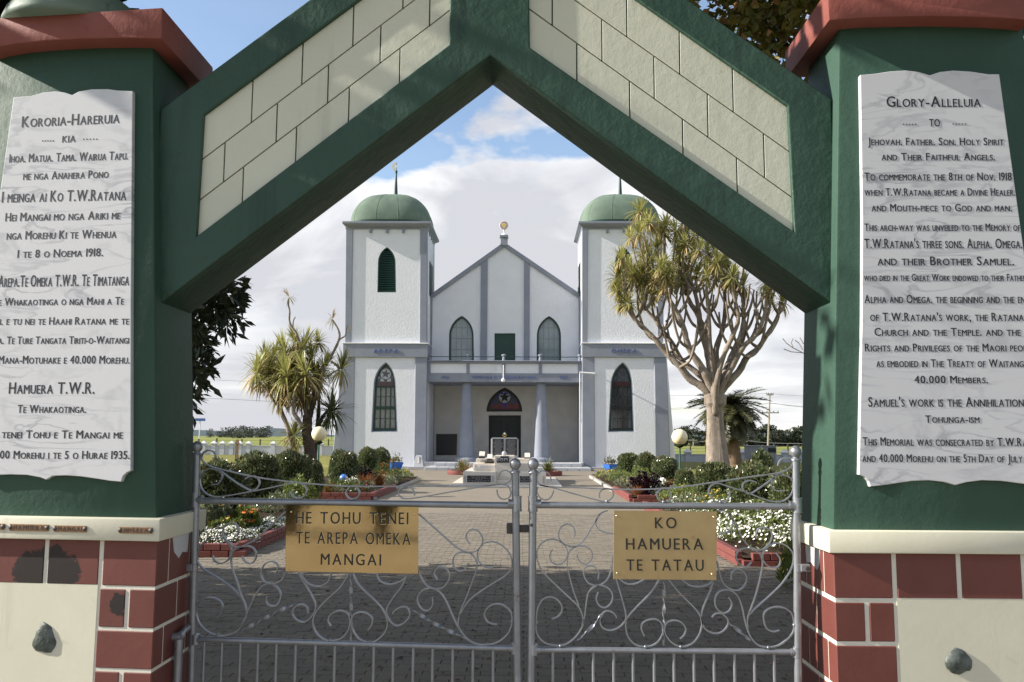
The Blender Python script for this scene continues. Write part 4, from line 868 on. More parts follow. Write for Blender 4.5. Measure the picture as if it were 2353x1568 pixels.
    for k in range(12):
        an = 2 * math.pi * (k + .5) / 12; ca, sa = math.cos(an), math.sin(an); q_ = (abs(ca) ** 3.4 + abs(sa) ** 3.4) ** (-1 / 3.4)
        mb = MB(); mb.tube([dc + Vector((r * q_ * ca, r * q_ * sa, h + .004)) for (r, h) in prof[2:-1]], .009, 4); mb.build('roof_seam', C['dome'], dm)
    # spire with crescent and star
    st = Q(372 + (0 if not right else 1042), 107, Plane(dc.y)).z; xs_ = dc.x + .12
    mb = MB(); mb.tube([(xs_, dc.y, dc.z + H - .1), (xs_, dc.y, st)], [.13, .045], 10); mb.tube([(xs_, dc.y, st - .02), (xs_, dc.y, st + .13)], .075, 10); mb.tube([(xs_, dc.y, st + .1), (xs_, dc.y, st + .62)], .018, 6)
    sp = mb.build('spire', C['green'], dm, smooth='angle')
    r = .27; cz2 = st + .36; th = [R(95 + 170 * k / 16) for k in range(17)]
    o1 = [Vector((xs_ + .02 + r * math.cos(t), dc.y, cz2 + r * math.sin(t))) for t in th]; o2 = [Vector((xs_ + .10 + r * .82 * math.cos(t), dc.y, cz2 + r * .86 * math.sin(t))) for t in reversed(th)]
    flat('crescent', C['palegold'], church, Plane(dc.y - .02), o1 + o2, .04); flat('finial_star', C['paint'], church, Plane(dc.y - .03), star(Vector((xs_ + .02, 0, cz2)), .12, T), .05)
    # louvres
    lo = link('louvre', bpy.data.meshes.new('louvre'), church)
    ins = inset(lv, .06); P = U0.off(.03); bpy.data.objects.remove(lo)
    lo = panel('louvre', C['green'], church, P, lv, [ins], thick=.12)
    flat('louvre_backing', C['dark'], lo, U0.off(.29), lv, .005)
    xs2 = [p.x for p in ins]; zb, zt = ins[0].z, max(p.z for p in ins); k = 0; zc = zb + .02
    while zc < zt - .12:
        # width of the opening at this height
        lx = [a.x + (b.x - a.x) * (zc + .05 - a.z) / (b.z - a.z) for a, b in zip(ins, ins[1:] + ins[:1]) if (a.z - zc - .05) * (b.z - zc - .05) < 0]
        if len(lx) >= 2:
            x0, x1 = min(lx) - .01, max(lx) + .01; mb = MB(); y0 = P.Y + .02
            mb.hexa([(x0, y0, zc), (x1, y0, zc), (x1, y0 + .13, zc + .075), (x0, y0 + .13, zc + .075)], [(x0, y0, zc + .022), (x1, y0, zc + .022), (x1, y0 + .13, zc + .097), (x0, y0 + .13, zc + .097)]); mb.build('slat', C['louvre'], lo)
        zc += .098
    # small louvre on the side that faces the nave
    xf = (P.at('c', ur[0], 500).x if not right else P.at('c', ul[0], 500).x); s = 1 if not right else -1; xf += s * .01
    mb = MB(); mb.box(xf - .03, xf + .03, 47.75, 49.25, zb - .02, zb + 1.9); ls = mb.build('side_louvre', C['green'], church)
    mb = MB()
    for k in range(18): mb = MB(); zc = zb + .04 + k * .1; mb.box(xf + s * .03 - .02, xf + s * .03 + .02, 47.82, 49.18, zc, zc + .04); mb.build('slat', C['louvre'], ls)
    # lower window: grey reveal, green frame, small panes and a roundel with a star
    rev = inset(hole, .055); panel('reveal', C['grey'], church, B.off(.05), hole, [rev], thick=.26)
    fr_o = inset(hole, .05); fr_i = inset(hole, .15); Fp = B.off(.19)
    wn = panel('window', C['green'], church, Fp, fr_o, [fr_i], thick=.08, bevel=.0)
    ww = lambda x, y, P=Fp: P.at('w', x + (2659 if right else 0), y)
    gin = C['glassdk'] if right else C['glassin']
    mb = MB(); mb.prism([Vector((p.x, Fp.Y + .16, p.z)) for p in fr_o], .01); mb.build('backing', C['dark'], wn)
    cols = (170, 228, 285, 340, 397); sl = [-2, -2, -2, -2, -2]
    for (y0, y1) in ((590, 690), (695, 800), (836, 936), (941, 1045)):
        for a_, b_ in zip(cols[:-1], cols[1:]):
            t_ = -(y0 - 590) / 90.; pts = [ww(a_ + 2.5 + t_, y0), ww(b_ - 2.5 + t_, y0), ww(b_ - 2.5 + t_, y1), ww(a_ + 2.5 + t_, y1)]; flat('pane', gin, wn, Fp.off(.05), pts, .006)
    for (y0, y1) in ((803, 834), (575, 590), (1046, 1060)):
        p, q = ww(160, y0), ww(408, y1); mb = MB(); mb.box(p.x, q.x, Fp.Y - .005, Fp.Y + .06, q.z, p.z); mb.build('glazing_rail', C['black'] if right else C['green'], wn)
    for x in (228, 285, 340):
        p, q = ww(x - 1.6, 590), ww(x + 1.6, 1046); mb = MB(); mb.box(p.x, q.x, Fp.Y + .02, Fp.Y + .055, q.z, p.z); mb.build('glazing_bar', C['black'] if right else C['green'], wn)
    for y in (692, 938):
        p, q = ww(170, y - 1.6), ww(397, y + 1.6); mb = MB(); mb.box(p.x, q.x, Fp.Y + .024, Fp.Y + .056, q.z, p.z); mb.build('glazing_bar', C['black'] if right else C['green'], wn)
    Sg = Fp.off(.04)
    pts = [ww(170, 525, Sg), ww(400, 525, Sg), ww(400, 573, Sg), ww(168, 573, Sg)]; flat('red_glass', C['smar'], wn, Sg, pts, .006)
    fb = [p for p in inset(hole, .145) if p.z > ww(200, 525).z - .02]; flat('smoky_glass', C['sdark'], wn, Sg.off(.02), [ww(168, 525, Sg)] + fb + [ww(402, 525, Sg)], .006)
    c0 = ww(289, 438, Sg); flat('roundel', C['palegrey'] if right else C['pale'], wn, Sg.off(-.002), disc(c0, 60 * .2052 * 46.7 / 2000, Sg), .006); flat('glass_star', C['sdark'], wn, Sg.off(-.010), star(c0, 55 * .2052 * 46.7 / 2000, Sg, rot=.12), .006)
    for pts in ([(186, 465), (228, 470), (178, 530)], [(356, 470), (396, 465), (402, 535)], [(232, 485), (262, 500), (275, 522), (228, 522)], [(312, 500), (346, 485), (348, 522), (300, 522)]):
        flat('pale_glass', C['palegrey'] if right else C['pale'], wn, Sg.off(-.004), [ww(x, y, Sg) for (x, y) in pts], .006)
    # plinth
    a, b = Q(min(xo_b, xi_b), 1478, T), Q(max(xo_b, xi_b), 1478, T); mb = MB(); mb.box(a.x - .1, b.x + .1, T.Y - .14, T.Y + 4.2, 0, .10); mb.build('plinth', C['step'], church, bevel=.015)
tower(0, False); tower(1101, True)

# ---- nave front
NV = Plane(48.4); q = lambda x, y, P=NV, f='c': P.at(f, x, y)
xL, xR = T.at('c', 533, 800).x - .15, T.at('c', 1252, 800).x + .15
g_l1, g_l0, g_r0, g_r1 = q(0, 1290, f='m'), q(680, 800, f='m'), q(680, 800, f='m'), q(1336, 1250, f='m')
zl = g_l0 + (g_l1 - g_l0) * ((xL - g_l0.x) / (g_l1.x - g_l0.x)); zr = g_r0 + (g_r1 - g_r0) * ((xR - g_r0.x) / (g_r1.x - g_r0.x))
wl = gothic(NV, 'c', 633, 750, 985, 634, 748, 862, 693, 771); wr = gothic(NV, 'c', 1041, 1155, 987, 1042, 1154, 862, 1099, 772)
LW = Plane(50.5)
fan = gothic(LW, 'c', 808, 974, 1216, 808, 974, 1214, 893, 1104)
dr = [q(845, 852), q(942, 852), q(942, 985), q(845, 985)]; bd = [q(818, 1233, LW), q(968, 1233, LW), q(968, 1455, LW), q(818, 1455, LW)]
for p in bd[2:]: p.z = .33
zbm = Plane(46.78).at('c', 887, 1055).z; front = [Vector((xL, NV.Y, zbm)), Vector((xR, NV.Y, zbm)), zr, g_l0, zl]
panel('nave_front', C['white'], church, NV, front, [wl, wr, dr], thick=.4)
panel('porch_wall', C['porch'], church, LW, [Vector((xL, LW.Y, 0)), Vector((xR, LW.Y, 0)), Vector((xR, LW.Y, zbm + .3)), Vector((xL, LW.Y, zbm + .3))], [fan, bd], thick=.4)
# body and roof behind
ex = 1.9; mb = MB(); zc_ = g_l0.z; sl_ = (zl.z - g_l0.z) / (xL - g_l0.x); ye = 48.8; yf = 68.0
xa, xb = xL - ex, xR + ex; za, zb_ = zc_ - abs(sl_) * (g_l0.x - xa), zc_ - abs(sl_) * (xb - g_l0.x)
mb.prism([Vector((xa, 51.1, 0)), Vector((xb, 51.1, 0)), Vector((xb, 51.1, zb_)), Vector((g_l0.x, 51.1, zc_)), Vector((xa, 51.1, za))], 16.7); mb.build('nave', C['white'], church)
mb = MB(); t_ = .14
for s_, xe, ze in ((-1, xa - .4, za - abs(sl_) * .4), (1, xb + .4, zb_ - abs(sl_) * .4)):
    mb = MB(); mb.hexa([(g_l0.x, ye, zc_ + .02), (g_l0.x, yf, zc_ + .02), (g_l0.x, yf, zc_ + .02 + t_), (g_l0.x, ye, zc_ + .02 + t_)], [(xe, ye, ze + .02), (xe, yf, ze + .02), (xe, yf, ze + .02 + t_), (xe, ye, ze + .02 + t_)]); mb.build('roof', C['dome'], church)
# dark space behind openings
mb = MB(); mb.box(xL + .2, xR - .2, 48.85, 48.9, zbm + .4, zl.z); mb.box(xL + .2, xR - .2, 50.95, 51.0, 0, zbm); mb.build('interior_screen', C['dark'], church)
# coping, pedestal and sun-ray disc
CP = NV.off(-.12)
for pts in ([(590, 745), (-1330, 2112), (-1330, 2237), (680, 800), (680, 690)], [(755, 740), (2700, 2062), (2700, 2187), (680, 800), (680, 690)]):
    mb = MB(); mb.prism([CP.at('m', *p) for p in pts], .42); mb.build('gable_coping', C['grey'], church, bevel=.015)
PD = NV.off(-.2); mb = MB(); a, b = PD.at('m', 592, 575), PD.at('m', 755, 770); mb.box(a.x, b.x, PD.Y, PD.Y + .45, b.z, a.z); a, b = PD.at('m', 572, 525), PD.at('m', 771, 578); mb.box(a.x, b.x, PD.Y - .06, PD.Y + .51, b.z, a.z); ped = mb.build('pedestal', C['grey'], church, bevel=.015)
U_ = .0989 * 48.3 / 2000; c_ = PD.at('m', 675, 525); c_.y = PD.Y + .22
mb = MB(); mb.lathe(c_, [(82 * U_, 0), (82 * U_, 12 * U_), (66 * U_, 32 * U_), (40 * U_, 50 * U_), (21 * U_, 60 * U_), (17 * U_, 110 * U_), (30 * U_, 138 * U_)], 20); mb.build('disc_stand', C['paint'], ped, smooth='angle')
dcn = PD.at('m', 671, 284); Dp = Plane(c_.y - .05); mb = MB(); mb.prism([Vector((dcn.x + 104 * U_ * math.sin(2 * math.pi * i / 32), Dp.Y, dcn.z + 104 * U_ * math.cos(2 * math.pi * i / 32))) for i in range(32)], .1); ds = mb.build('sunray_disc', C['paint'], church, bevel=.01)
flat('disc_centre', C['gold'], ds, Dp.off(-.02), disc(dcn, 36 * U_, Dp, 16), .02)
for k in range(26):
    a_ = 2 * math.pi * k / 26; d_ = Vector((math.sin(a_), 0, math.cos(a_))); e_ = Vector((d_.z, 0, -d_.x)); r0, r1 = 55 * U_, 96 * U_
    flat('ray', C['ray'], ds, Dp.off(-.012), [dcn + d_ * r0 - e_ * (2 * U_), dcn + d_ * r1 - e_ * (6 * U_), dcn + d_ * r1 + e_ * (6 * U_), dcn + d_ * r0 + e_ * (2 * U_)], .012)
# nave pilasters
for (x0, x1, yt) in ((783, 810, 470), (983, 1008, 470), (536, 553, 600), (1236, 1252, 620)):
    P = NV.off(-.08); a, b = P.at('c', x0, yt), P.at('c', x1, 985)
    zt = min(a.z, g_l0.z - abs(sl_) * max(abs(a.x - g_l0.x), abs(b.x - g_l0.x)) + .3); mb = MB(); mb.box(a.x, b.x, P.Y, P.Y + .1, b.z - .3, zt); mb.build('pilaster', C['grey'], church, bevel=.01)
# upper windows and door
for hh in (wl, wr):
    P = NV.off(.05); i1 = inset(hh, .10); w_ = panel('window', C['green'], church, P, hh, [i1], thick=.2)
    gl = flat('pane', C['glassup'], w_, NV.off(.18), i1, .01)
    c0 = Vector((sum(p.x for p in i1) / len(i1), 0, 0)); x0, x1 = min(p.x for p in i1), max(p.x for p in i1); zb2 = i1[0].z; 
    for k in (1, 2, 3): x = x0 + (x1 - x0) * k / 4; mb = MB(); mb.box(x - .012, x + .012, NV.Y + .16, NV.Y + .18, zb2, zb2 + 2.4); mb.build('glazing_bar', C['glassin'], w_)
    for k in (1, 2, 3): zz = zb2 + .62 * k; mb = MB(); mb.box(x0, x1, NV.Y + .158, NV.Y + .178, zz - .012, zz + .012); mb.build('glazing_bar', C['glassin'], w_)
flat('balcony_door', C['green'], church, NV.off(.12), dr, .05)
d_ = flat('entrance_door', C['doorblack'], church, LW.off(.30), bd, .05); mx = (bd[0].x + bd[1].x) / 2
for s_ in (-1, 1):
    for (z0, z1) in ((.5, 1.4), (1.55, 2.55)): mb = MB(); xx = mx + s_ * (bd[1].x - bd[0].x) / 4; mb.box(xx - .3, xx + .3, LW.Y + .27, LW.Y + .30, z0, z1); mb.build('door_panel', C['doorblack'], d_, bevel=.01)
# fanlight
fo = panel('fanlight', C['black'], church, LW.off(.06), fan, [inset(fan, .13)], thick=.12); Fg = LW.off(.10); fi = inset(fan, .12)
flat('smoky_glass', C['sdark'], fo, Fg.off(.03), fi, .006); Fq = lambda x, y: Fg.at('q', x, y)
SHEET['v'] = (947.8, 746.8, .2492)   # close sheet of the porch
Fq = lambda x, y: Fg.at('v', x, y)
for (x0, x1) in ((735, 773), (779, 848), (854, 925), (931, 985)): flat('red_glass', C['sred'], fo, Fg.off(.01), [Fq(x0, 728), Fq(x1, 728), Fq(x1, 788), Fq(x0, 788)], .006)
c0 = Fq(850, 668); ru = .2492 * 50.6 / 2000; flat('roundel', C['pale'], fo, Fg.off(.004), disc(c0, 52 * ru, Fg), .006); flat('glass_star', C['black'], fo, Fg.off(-.006), star(c0, 54 * ru, Fg), .008)
for pts in ([(806, 640), (830, 618), (845, 640)], [(862, 618), (895, 640), (850, 640)], [(730, 722), (772, 706), (772, 724)], [(930, 706), (962, 722), (930, 724)], [(828, 722), (850, 780), (846, 722)], [(854, 722), (856, 775), (874, 724)], [(784, 650), (800, 645), (796, 690)]):
    flat('blue_glass', C['sblue'], fo, Fg.off(-.003), [Fq(*p) for p in pts], .005)
# plaque on the porch wall
pq = [(575, 1320), (672, 1320), (669, 1418), (574, 1418)]; flat('wall_plaque', C['granite'], church, LW.off(-.05), [LW.off(-.05).at('c', *p) for p in pq], .06, bevel=.01)
# ---- balcony
BF = Plane(46.78); q = lambda x, y, P=BF, f='c': P.at(f, x, y)
a, b = q(533, 1036), q(1250, 1080); mb = MB(); mb.box(xL + .1, xR - .1, BF.Y, 50.6, b.z, a.z); mb.build('balcony_beam', C['grey'], church, bevel=.015)
LBm = BF.off(-.008)
for (txt, x0, x1) in (('1926', 600, 633), ('TEMEPARA O TE HAAHI RATANA', 741, 1036), ('1927', 1150, 1184)):
    A_, B_ = LBm.at('c', x0, 1063), LBm.at('c', x1, 1064); write_each('beam_letter', C['blue'], church, txt, A_, B_, Vector((0, 0, 1)), .15, depth=.01, gap=.2)
pz0, pz1 = a.z, q(700, 993).z
for (x0, x1) in ((548, 715), (729, 881), (895, 1051), (1065, 1234)):
    a, b = q(x0, 993), q(x1, 1036); mb = MB(); mb.box(a.x, b.x, BF.Y + .03, BF.Y + .15, pz0 - .01, pz1 + .01); mb.build('balcony_panel', C['white'], church)
for (x0, x1) in ((533, 548), (715, 729), (881, 895), (1051, 1065), (1234, 1250)):
    a, b = q(x0, 993), q(x1, 1036); mb = MB(); mb.box(a.x, b.x, BF.Y - .02, BF.Y + .18, pz0, pz1 + .02); bp = mb.build('balcony_post', C['grey'], church, bevel=.01)
    mb = MB(); c0 = Vector(((a.x + b.x) / 2, BF.Y + .08, pz1 + .16)); mb.lathe(c0, [(.09, -.02), (.085, .10), (.07, .16), (.07, .24), (.13, .28), (.13, .33), (.06, .37)], 12); mb.build('post_cap', C['grey'], bp, smooth='angle')
    mb = MB(); mb.box(c0.x - .06, c0.x + .06, BF.Y - .07, BF.Y, pz1 - .18, pz1); mb.build('bracket', C['grey'], bp)
a = q(533, 979); mb = MB(); mb.box(xL + .1, xR - .1, BF.Y - .1, BF.Y + .3, pz1 + .02, pz1 + .10); mb.box(xL + .1, xR - .1, BF.Y - .16, BF.Y + .34, pz1 + .11, pz1 + .17); mb.build('balcony_cornice', C['grey'], church, bevel=.012)
mb = MB(); zz = q(887, 961).z; mb.tube([(xL + .1, BF.Y + .08, zz), (xR - .1, BF.Y + .08, zz)], .022, 6); mb.build('balcony_rail', C['green'], church)
# pendant lamp under the balcony
a = q(887, 1000, BF.off(-.12)); b = q(887, 1070, BF.off(-.12)); mb = MB(); mb.tube([(a.x, BF.Y, a.z), (a.x, a.y, a.z), (a.x, a.y, b.z + .1)], .028, 8)
pl_ = thing('porch_lamp', (a.x, a.y, b.z), 'small white ball lamp on a rod hanging at the middle of the church balcony', 'lamp'); mb.build('lamp_rod', C['paint'], pl_, smooth='angle'); mb = MB(); mb.lathe((a.x, a.y, b.z), [(.108 * math.sin(R(t)), -.108 * math.cos(R(t))) for t in range(2, 180, 16)], 14); mb.build('lamp_globe', C['paint'], pl_, smooth=True)
# bracket pipe on the right tower
a, b = T.off(-.35).at('c', 1240, 1034), T.off(-.35).at('c', 1312, 1039); mb = MB(); mb.tube([a, b], .045, 8); mb.tube([b, b + Vector((0, .35, 0))], .04, 8); mb.tube([a + Vector((.02, 0, 0)), Vector((a.x + .02, a.y, .1))], .028, 6); mb.build('downpipe', C['paint'], church, smooth='angle')
# ---- columns, porch floor, steps
CY = 47.25; CPn = Plane(CY); ztop = CPn.at('c', 715, 1074).z; u = .4947 * CY / 2000
for xc in (714, 1062):
    c0 = CPn.at('c', xc, 1400); c0.z = .33; H = ztop - .33; mb = MB()
    prof = [(43 * u, 0), (42 * u, .02 * H), (40 * u, .03 * H)] + [((38.5 - 15.5 * t) * u, (.03 + .90 * t) * H) for t in [k / 8 for k in range(9)]] + [(22 * u, .96 * H), (18 * u, .985 * H), (13 * u, H)]
    mb.lathe(c0, prof, 32); co = mb.build('column', C['grey'], church, smooth='angle')
    mb = MB(); mb.lathe(c0, [(58 * u, -.01), (58 * u, .16), (50 * u, .20), (46 * u, .26)], 32); mb.build('column_base', C['grey'], co, smooth='angle')
mb = MB(); mb.box(xL + .1, xR - .1, 46.3, 50.6, 0, .33); mb.build('porch_floor', C['step'], church, bevel=.01)
X = lambda u_, Y: (u_ - 1205) * Y / 2000
for (x0, x1, y0, y1, h) in ((-4.9, 3.3, 43.2, 46.3, .16), (-4.55, 2.95, 44.7, 46.3, .33)):
    n_ = 14
    for k in range(n_):
        w = (x1 - x0) / n_; mb = MB(); mb.box(x0 + w * k + .008, x0 + w * (k + 1) - .008, y0, y1, 0 if h < .2 else .16, h); mb.build('step_block', C['step'], church, bevel=.012)

# ================================================================ the memorial tomb
TM = {}
TM['marble'] = material('cream_tomb_marble', (.64, .58, .50), .35, vary=(2, (.70, .64, .56), .3), bump=[(80, .1, .001)])
TM['grey'] = material('grey_inlay', (.36, .37, .40), .4)
tc_ = Vector((-.62, 31.4, 0)); tomb = thing('memorial_tomb', tc_, 'cream marble memorial tomb with stepped tiers and dark plaques in front of the church', 'tomb')
gq = lambda x, y, Y: Plane(Y).at('g', x, y)
mb = MB(); mb.box(-2.52, 1.26, 28.9, 35.6, 0, .05); mb.build('base_slab', TM['marble'], tomb, bevel=.01)
def tb(name, x0, x1, y0, y1, Y, dep, mat=TM['marble'], zb=None, par=tomb, bev=.008):
    a, b = gq(x0, y0, Y), gq(x1, y1, Y); mb = MB(); mb.box(a.x, b.x, Y, Y + dep, b.z if zb is None else zb, a.z); return mb.build(name, mat, par, bevel=bev)
tl = tb('side_block', 632, 1040, 748, 910, 29.9, 4.0, zb=.05); tr = tb('side_block', 1345, 1676, 755, 915, 29.9, 4.0, zb=.05); mid = tb('centre_block', 1040, 1345, 800, 860, 30.5, 4.5, zb=.05)
tb('centre_step', 1040, 1345, 855, 905, 30.1, .4, zb=.05)
for (x0, x1, y0, y1) in ((685, 982, 793, 878), (1347, 1470, 800, 880), (648, 668, 795, 877), (1000, 1022, 797, 878), (1637, 1657, 803, 887)):
    tb('inlay_plaque', x0, x1, y0, y1, 29.885, .02, C['granite'] if x1 - x0 > 40 else TM['grey'], bev=.002)
for (x0, x1) in ((690, 975), (1352, 1465)):
    for k, (f0, f1) in enumerate(((.14, .86), (.2, .8), (.03, .97), (.36, .62), (.02, .98), (.18, .8))):
        a, b = gq(x0 + (x1 - x0) * f0, 804 + k * 12.5, 29.87), gq(x0 + (x1 - x0) * f1, 808 + k * 12.5, 29.87)
        xx = a.x
        while xx < b.x: ww_ = rr.uniform(.03, .09); mb = MB(); mb.box(xx, min(xx + ww_, b.x), 29.868, 29.884, b.z, a.z); xx += ww_ + .03; mb.build('incised_word', TM['grey'], tl)
tb('second_tier', 765, 1032, 642, 748, 31.0, 2.9, zb=.3); tb('second_tier', 1345, 1565, 645, 748, 31.0, 2.9, zb=.3)
tb('tier_inlay', 848, 1030, 665, 692, 30.98, .03, TM['grey'], bev=.002); tb('tier_inlay', 778, 803, 663, 692, 30.98, .03, TM['grey'], bev=.002); tb('tier_lip', 762, 1034, 702, 722, 30.95, .05, TM['grey'], bev=.002)
tb('tier_lip', 845, 1025, 612, 618, 31.0, 2.6, C['granite'], bev=.002); tb('third_tier', 798, 1034, 582, 645, 32.2, 1.9, zb=.5); tb('third_tier', 1300, 1500, 584, 645, 32.2, 1.9, zb=.5)
ct = tb('centre_pedestal', 1030, 1276, 545, 745, 30.6, 1.4, zb=.3)
ph = tb('photo_plaque', 1056, 1212, 572, 632, 30.58, .03, C['granite'], bev=.002, par=ct); tb('photo_plaque', 1104, 1206, 548, 574, 30.58, .03, C['granite'], bev=.002, par=ct)
for (x0, x1) in ((1063, 1090), (1103, 1135), (1147, 1193)): tb('portrait_photo', x0, x1, 578, 614, 30.565, .02, C['pale'], bev=.0, par=ct); tb('portrait_figure', x0 + 8, x1 - 8, 588, 612, 30.555, .02, C['dark'], bev=.0, par=ct)
def book(x0, x1, y0, y1, Y, lab):
    a, b = gq(x0, y0, Y), gq(x1, y1, Y); t_ = thing('stone_book', ((a.x + b.x) / 2, Y, b.z), lab, 'stone book', 'open stone books on the tomb'); zb = b.z
    mb = MB(); mb.box(a.x, b.x, Y, Y + .3, zb, zb + (a.z - b.z) * .45); mb.build('book_base', C['granite'], t_, bevel=.004)
    m_ = (a.x + b.x) / 2; z0 = zb + (a.z - b.z) * .45
    for s_ in (0, 1): mb = MB(); xx = (a.x + .02, m_) if s_ == 0 else (m_, b.x - .02); mb.hexa([(xx[0], Y + .02, z0), (xx[1], Y + .02, z0), (xx[1], Y + .28, z0 + .14), (xx[0], Y + .28, z0 + .14)], [(xx[0], Y + .0, z0 + .03), (xx[1], Y, z0 + .03), (xx[1], Y + .26, z0 + .18), (xx[0], Y + .26, z0 + .18)]); mb.build('page', TM['marble'], t_, bevel=.003)
book(829, 912, 520, 580, 32.6, 'white open stone book on the back left corner of the tomb'); book(930, 1006, 572, 602, 31.7, 'lower open stone book beside the tomb centre pedestal'); book(1400, 1482, 552, 586, 32.6, 'open stone book on the back right corner of the tomb')
hs = tb('headstone', 998, 1312, 318, 600, 33.8, .3, TM['grey'], zb=.5); tb('headstone_shoulder', 985, 1328, 332, 600, 33.83, .24, TM['grey'], zb=.5)
for (x0, x1) in ((1003, 1143), (1169, 1311)):
    a_ = tb('name_plaque', x0, x1, 332, 540, 33.78, .03, C['granite'], bev=.003); y_ = 345; k = 0
    while y_ < 532:
        w_ = rr.uniform(.45, .92); xm = (x0 + x1) / 2; hwid = (x1 - x0) / 2 * w_; a, b = gq(xm - hwid, y_, 33.77), gq(xm + hwid, y_ + 3.2, 33.77); xx = a.x
        while xx < b.x: wd = rr.uniform(.02, .07); mb = MB(); mb.box(xx, min(xx + wd, b.x), 33.765, 33.78, b.z, a.z); xx += wd + .014; mb.build('incised_word', TM['grey'], a_)
        y_ += 11.5
em = gq(1155, 276, 33.9); eU = .1832 * 33.9 / 2000
flat('emblem_disc', C['black'], tomb, Plane(33.88), disc(em, 34 * eU, NV), .06)
th = [R(180 + 180 * k / 12) for k in range(13)]; flat('emblem_crescent', C['gold'], tomb, Plane(33.86), [Vector((em.x + 28 * eU * math.cos(t), 0, em.z + 30 * eU * math.sin(t))) for t in th] + [Vector((em.x + 24 * eU * math.cos(t), 0, em.z - 2 * eU + 20 * eU * math.sin(t))) for t in reversed(th)], .03)
flat('emblem_star', C['paint'], tomb, Plane(33.85), star(em + Vector((0, 0, 8 * eU)), 20 * eU, NV), .03)
mb = MB(); c0 = gq(1150, 540, 30.9); mb.lathe((c0.x, 31.0, c0.z - .03), [(.09 * math.sin(R(t)), -.09 * math.cos(R(t)) + .09) for t in range(4, 180, 22)], 12); mb.build('glass_orb', C['pale'], ct, smooth=True)
# stone bowl, small marker, planters
a = gr('g', 672, 628, .33); mb = MB(); b0 = Vector((a.x, 43.9, .16)); mb.lathe(b0, [(.12, 0), (.14, .05), (.22, .20), (.29, .33), (.31, .36), (.26, .36), (.22, .28)], 24)
bw = mb.build('stone_bowl', C['step'], smooth='angle'); bw['label'] = 'round pale stone bowl standing on the church step left of the tomb'; bw['category'] = 'bowl'
a, b = Plane(45.6).at('g', 10, 540), Plane(45.6).at('g', 138, 668); mk = thing('stone_marker', ((a.x + b.x) / 2, 45.7, 0), 'small tapering stone marker against the foot of the left tower', 'stone marker')
mb = MB(); mb.hexa([(a.x, 45.6, .1), (b.x, 45.6, .1), (b.x - .12, 45.85, a.z), (a.x + .12, 45.85, a.z)], [(a.x, 46.2, .1), (b.x, 46.2, .1), (b.x - .12, 46.1, a.z), (a.x + .12, 46.1, a.z)]); mb.build('marker_block', C['step'], mk, bevel=.01)
mb = MB(); mb.box(a.x - .25, b.x + .25, 45.4, 46.34, 0, .11); mb.build('marker_base', C['step'], mk, bevel=.01); mb = MB(); mb.hexa([(a.x + .22, 45.66, .28), (b.x - .22, 45.66, .28), (b.x - .26, 45.78, .62), (a.x + .26, 45.78, .62)], [(a.x + .22, 45.71, .28), (b.x - .22, 45.71, .28), (b.x - .26, 45.83, .62), (a.x + .26, 45.83, .62)]); mb.build('marker_panel', TM['marble'], mk)
# ================================================================ planting
V = {}
def leafmat(name, c, c2, rough=.45, spec=.5, trans=.0):
    def ex(t, n, src, cur, b, noise, ramp):
        g = n('ShaderNodeNewGeometry'); x = n('ShaderNodeMixRGB'); t.links.new(g.outputs['Random Per Island'], x.inputs[0]); t.links.new(cur, x.inputs[1]); x.inputs[2].default_value = (*c2, 1)
        oi = n('ShaderNodeObjectInfo'); h = n('ShaderNodeHueSaturation'); m1 = n('ShaderNodeMapRange'); m1.inputs['To Min'].default_value = .8; m1.inputs['To Max'].default_value = 1.2
        t.links.new(oi.outputs['Random'], m1.inputs[0]); t.links.new(m1.outputs[0], h.inputs['Value']); t.links.new(x.outputs[0], h.inputs['Color'])
        if trans:
            tr = n('ShaderNodeBsdfTranslucent'); mx = n('ShaderNodeMixShader'); mx.inputs[0].default_value = trans; t.links.new(h.outputs[0], tr.inputs['Color'])
            t.links.new(b.outputs[0], mx.inputs[1]); t.links.new(tr.outputs[0], mx.inputs[2]); t.links.new(mx.outputs[0], t.nodes['Material Output'].inputs['Surface'])
        return h.outputs[0]
    return material(name, c, rough, spec=spec, extra=ex)
V['shrub'] = leafmat('glossy_shrub_leaf', (.075, .105, .035), (.16, .19, .085), .24, 1.0, .25)
V['shrubtip'] = leafmat('reddish_shrub_tip', (.17, .085, .045), (.12, .10, .04), .4, .4, .2)
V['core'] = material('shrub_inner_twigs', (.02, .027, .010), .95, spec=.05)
V['green'] = leafmat('fresh_green_leaf', (.09, .135, .028), (.17, .20, .05), .45, .4, .25)
V['sage'] = leafmat('grey_green_leaf', (.14, .17, .10), (.21, .23, .13), .6, .3, .15)
V['purple'] = leafmat('dark_purple_leaf', (.020, .006, .010), (.055, .012, .022), .25, .7)
V['rust'] = leafmat('rust_orange_grass', (.28, .10, .035), (.36, .17, .06), .6, .3, .25)
V['daisy'] = leafmat('white_daisy_petal', (.75, .75, .72), (.82, .82, .80), .6, .3)
V['yellow'] = leafmat('yellow_flower', (.62, .45, .06), (.60, .30, .05), .6, .3)
V['orange'] = leafmat('orange_flower', (.75, .12, .02), (.75, .22, .03), .6, .3)
V['pink'] = leafmat('pink_flower', (.75, .22, .35), (.7, .15, .25), .6, .3)
V['cab'] = leafmat('cabbage_tree_leaf', (.25, .27, .085), (.46, .42, .16), .4, .5, .35)
V['cabdead'] = leafmat('dry_cabbage_leaf', (.36, .27, .13), (.48, .37, .20), .7, .2, .2)
V['cabdark'] = leafmat('dark_cabbage_leaf', (.07, .10, .035), (.14, .16, .06), .4, .45, .2)
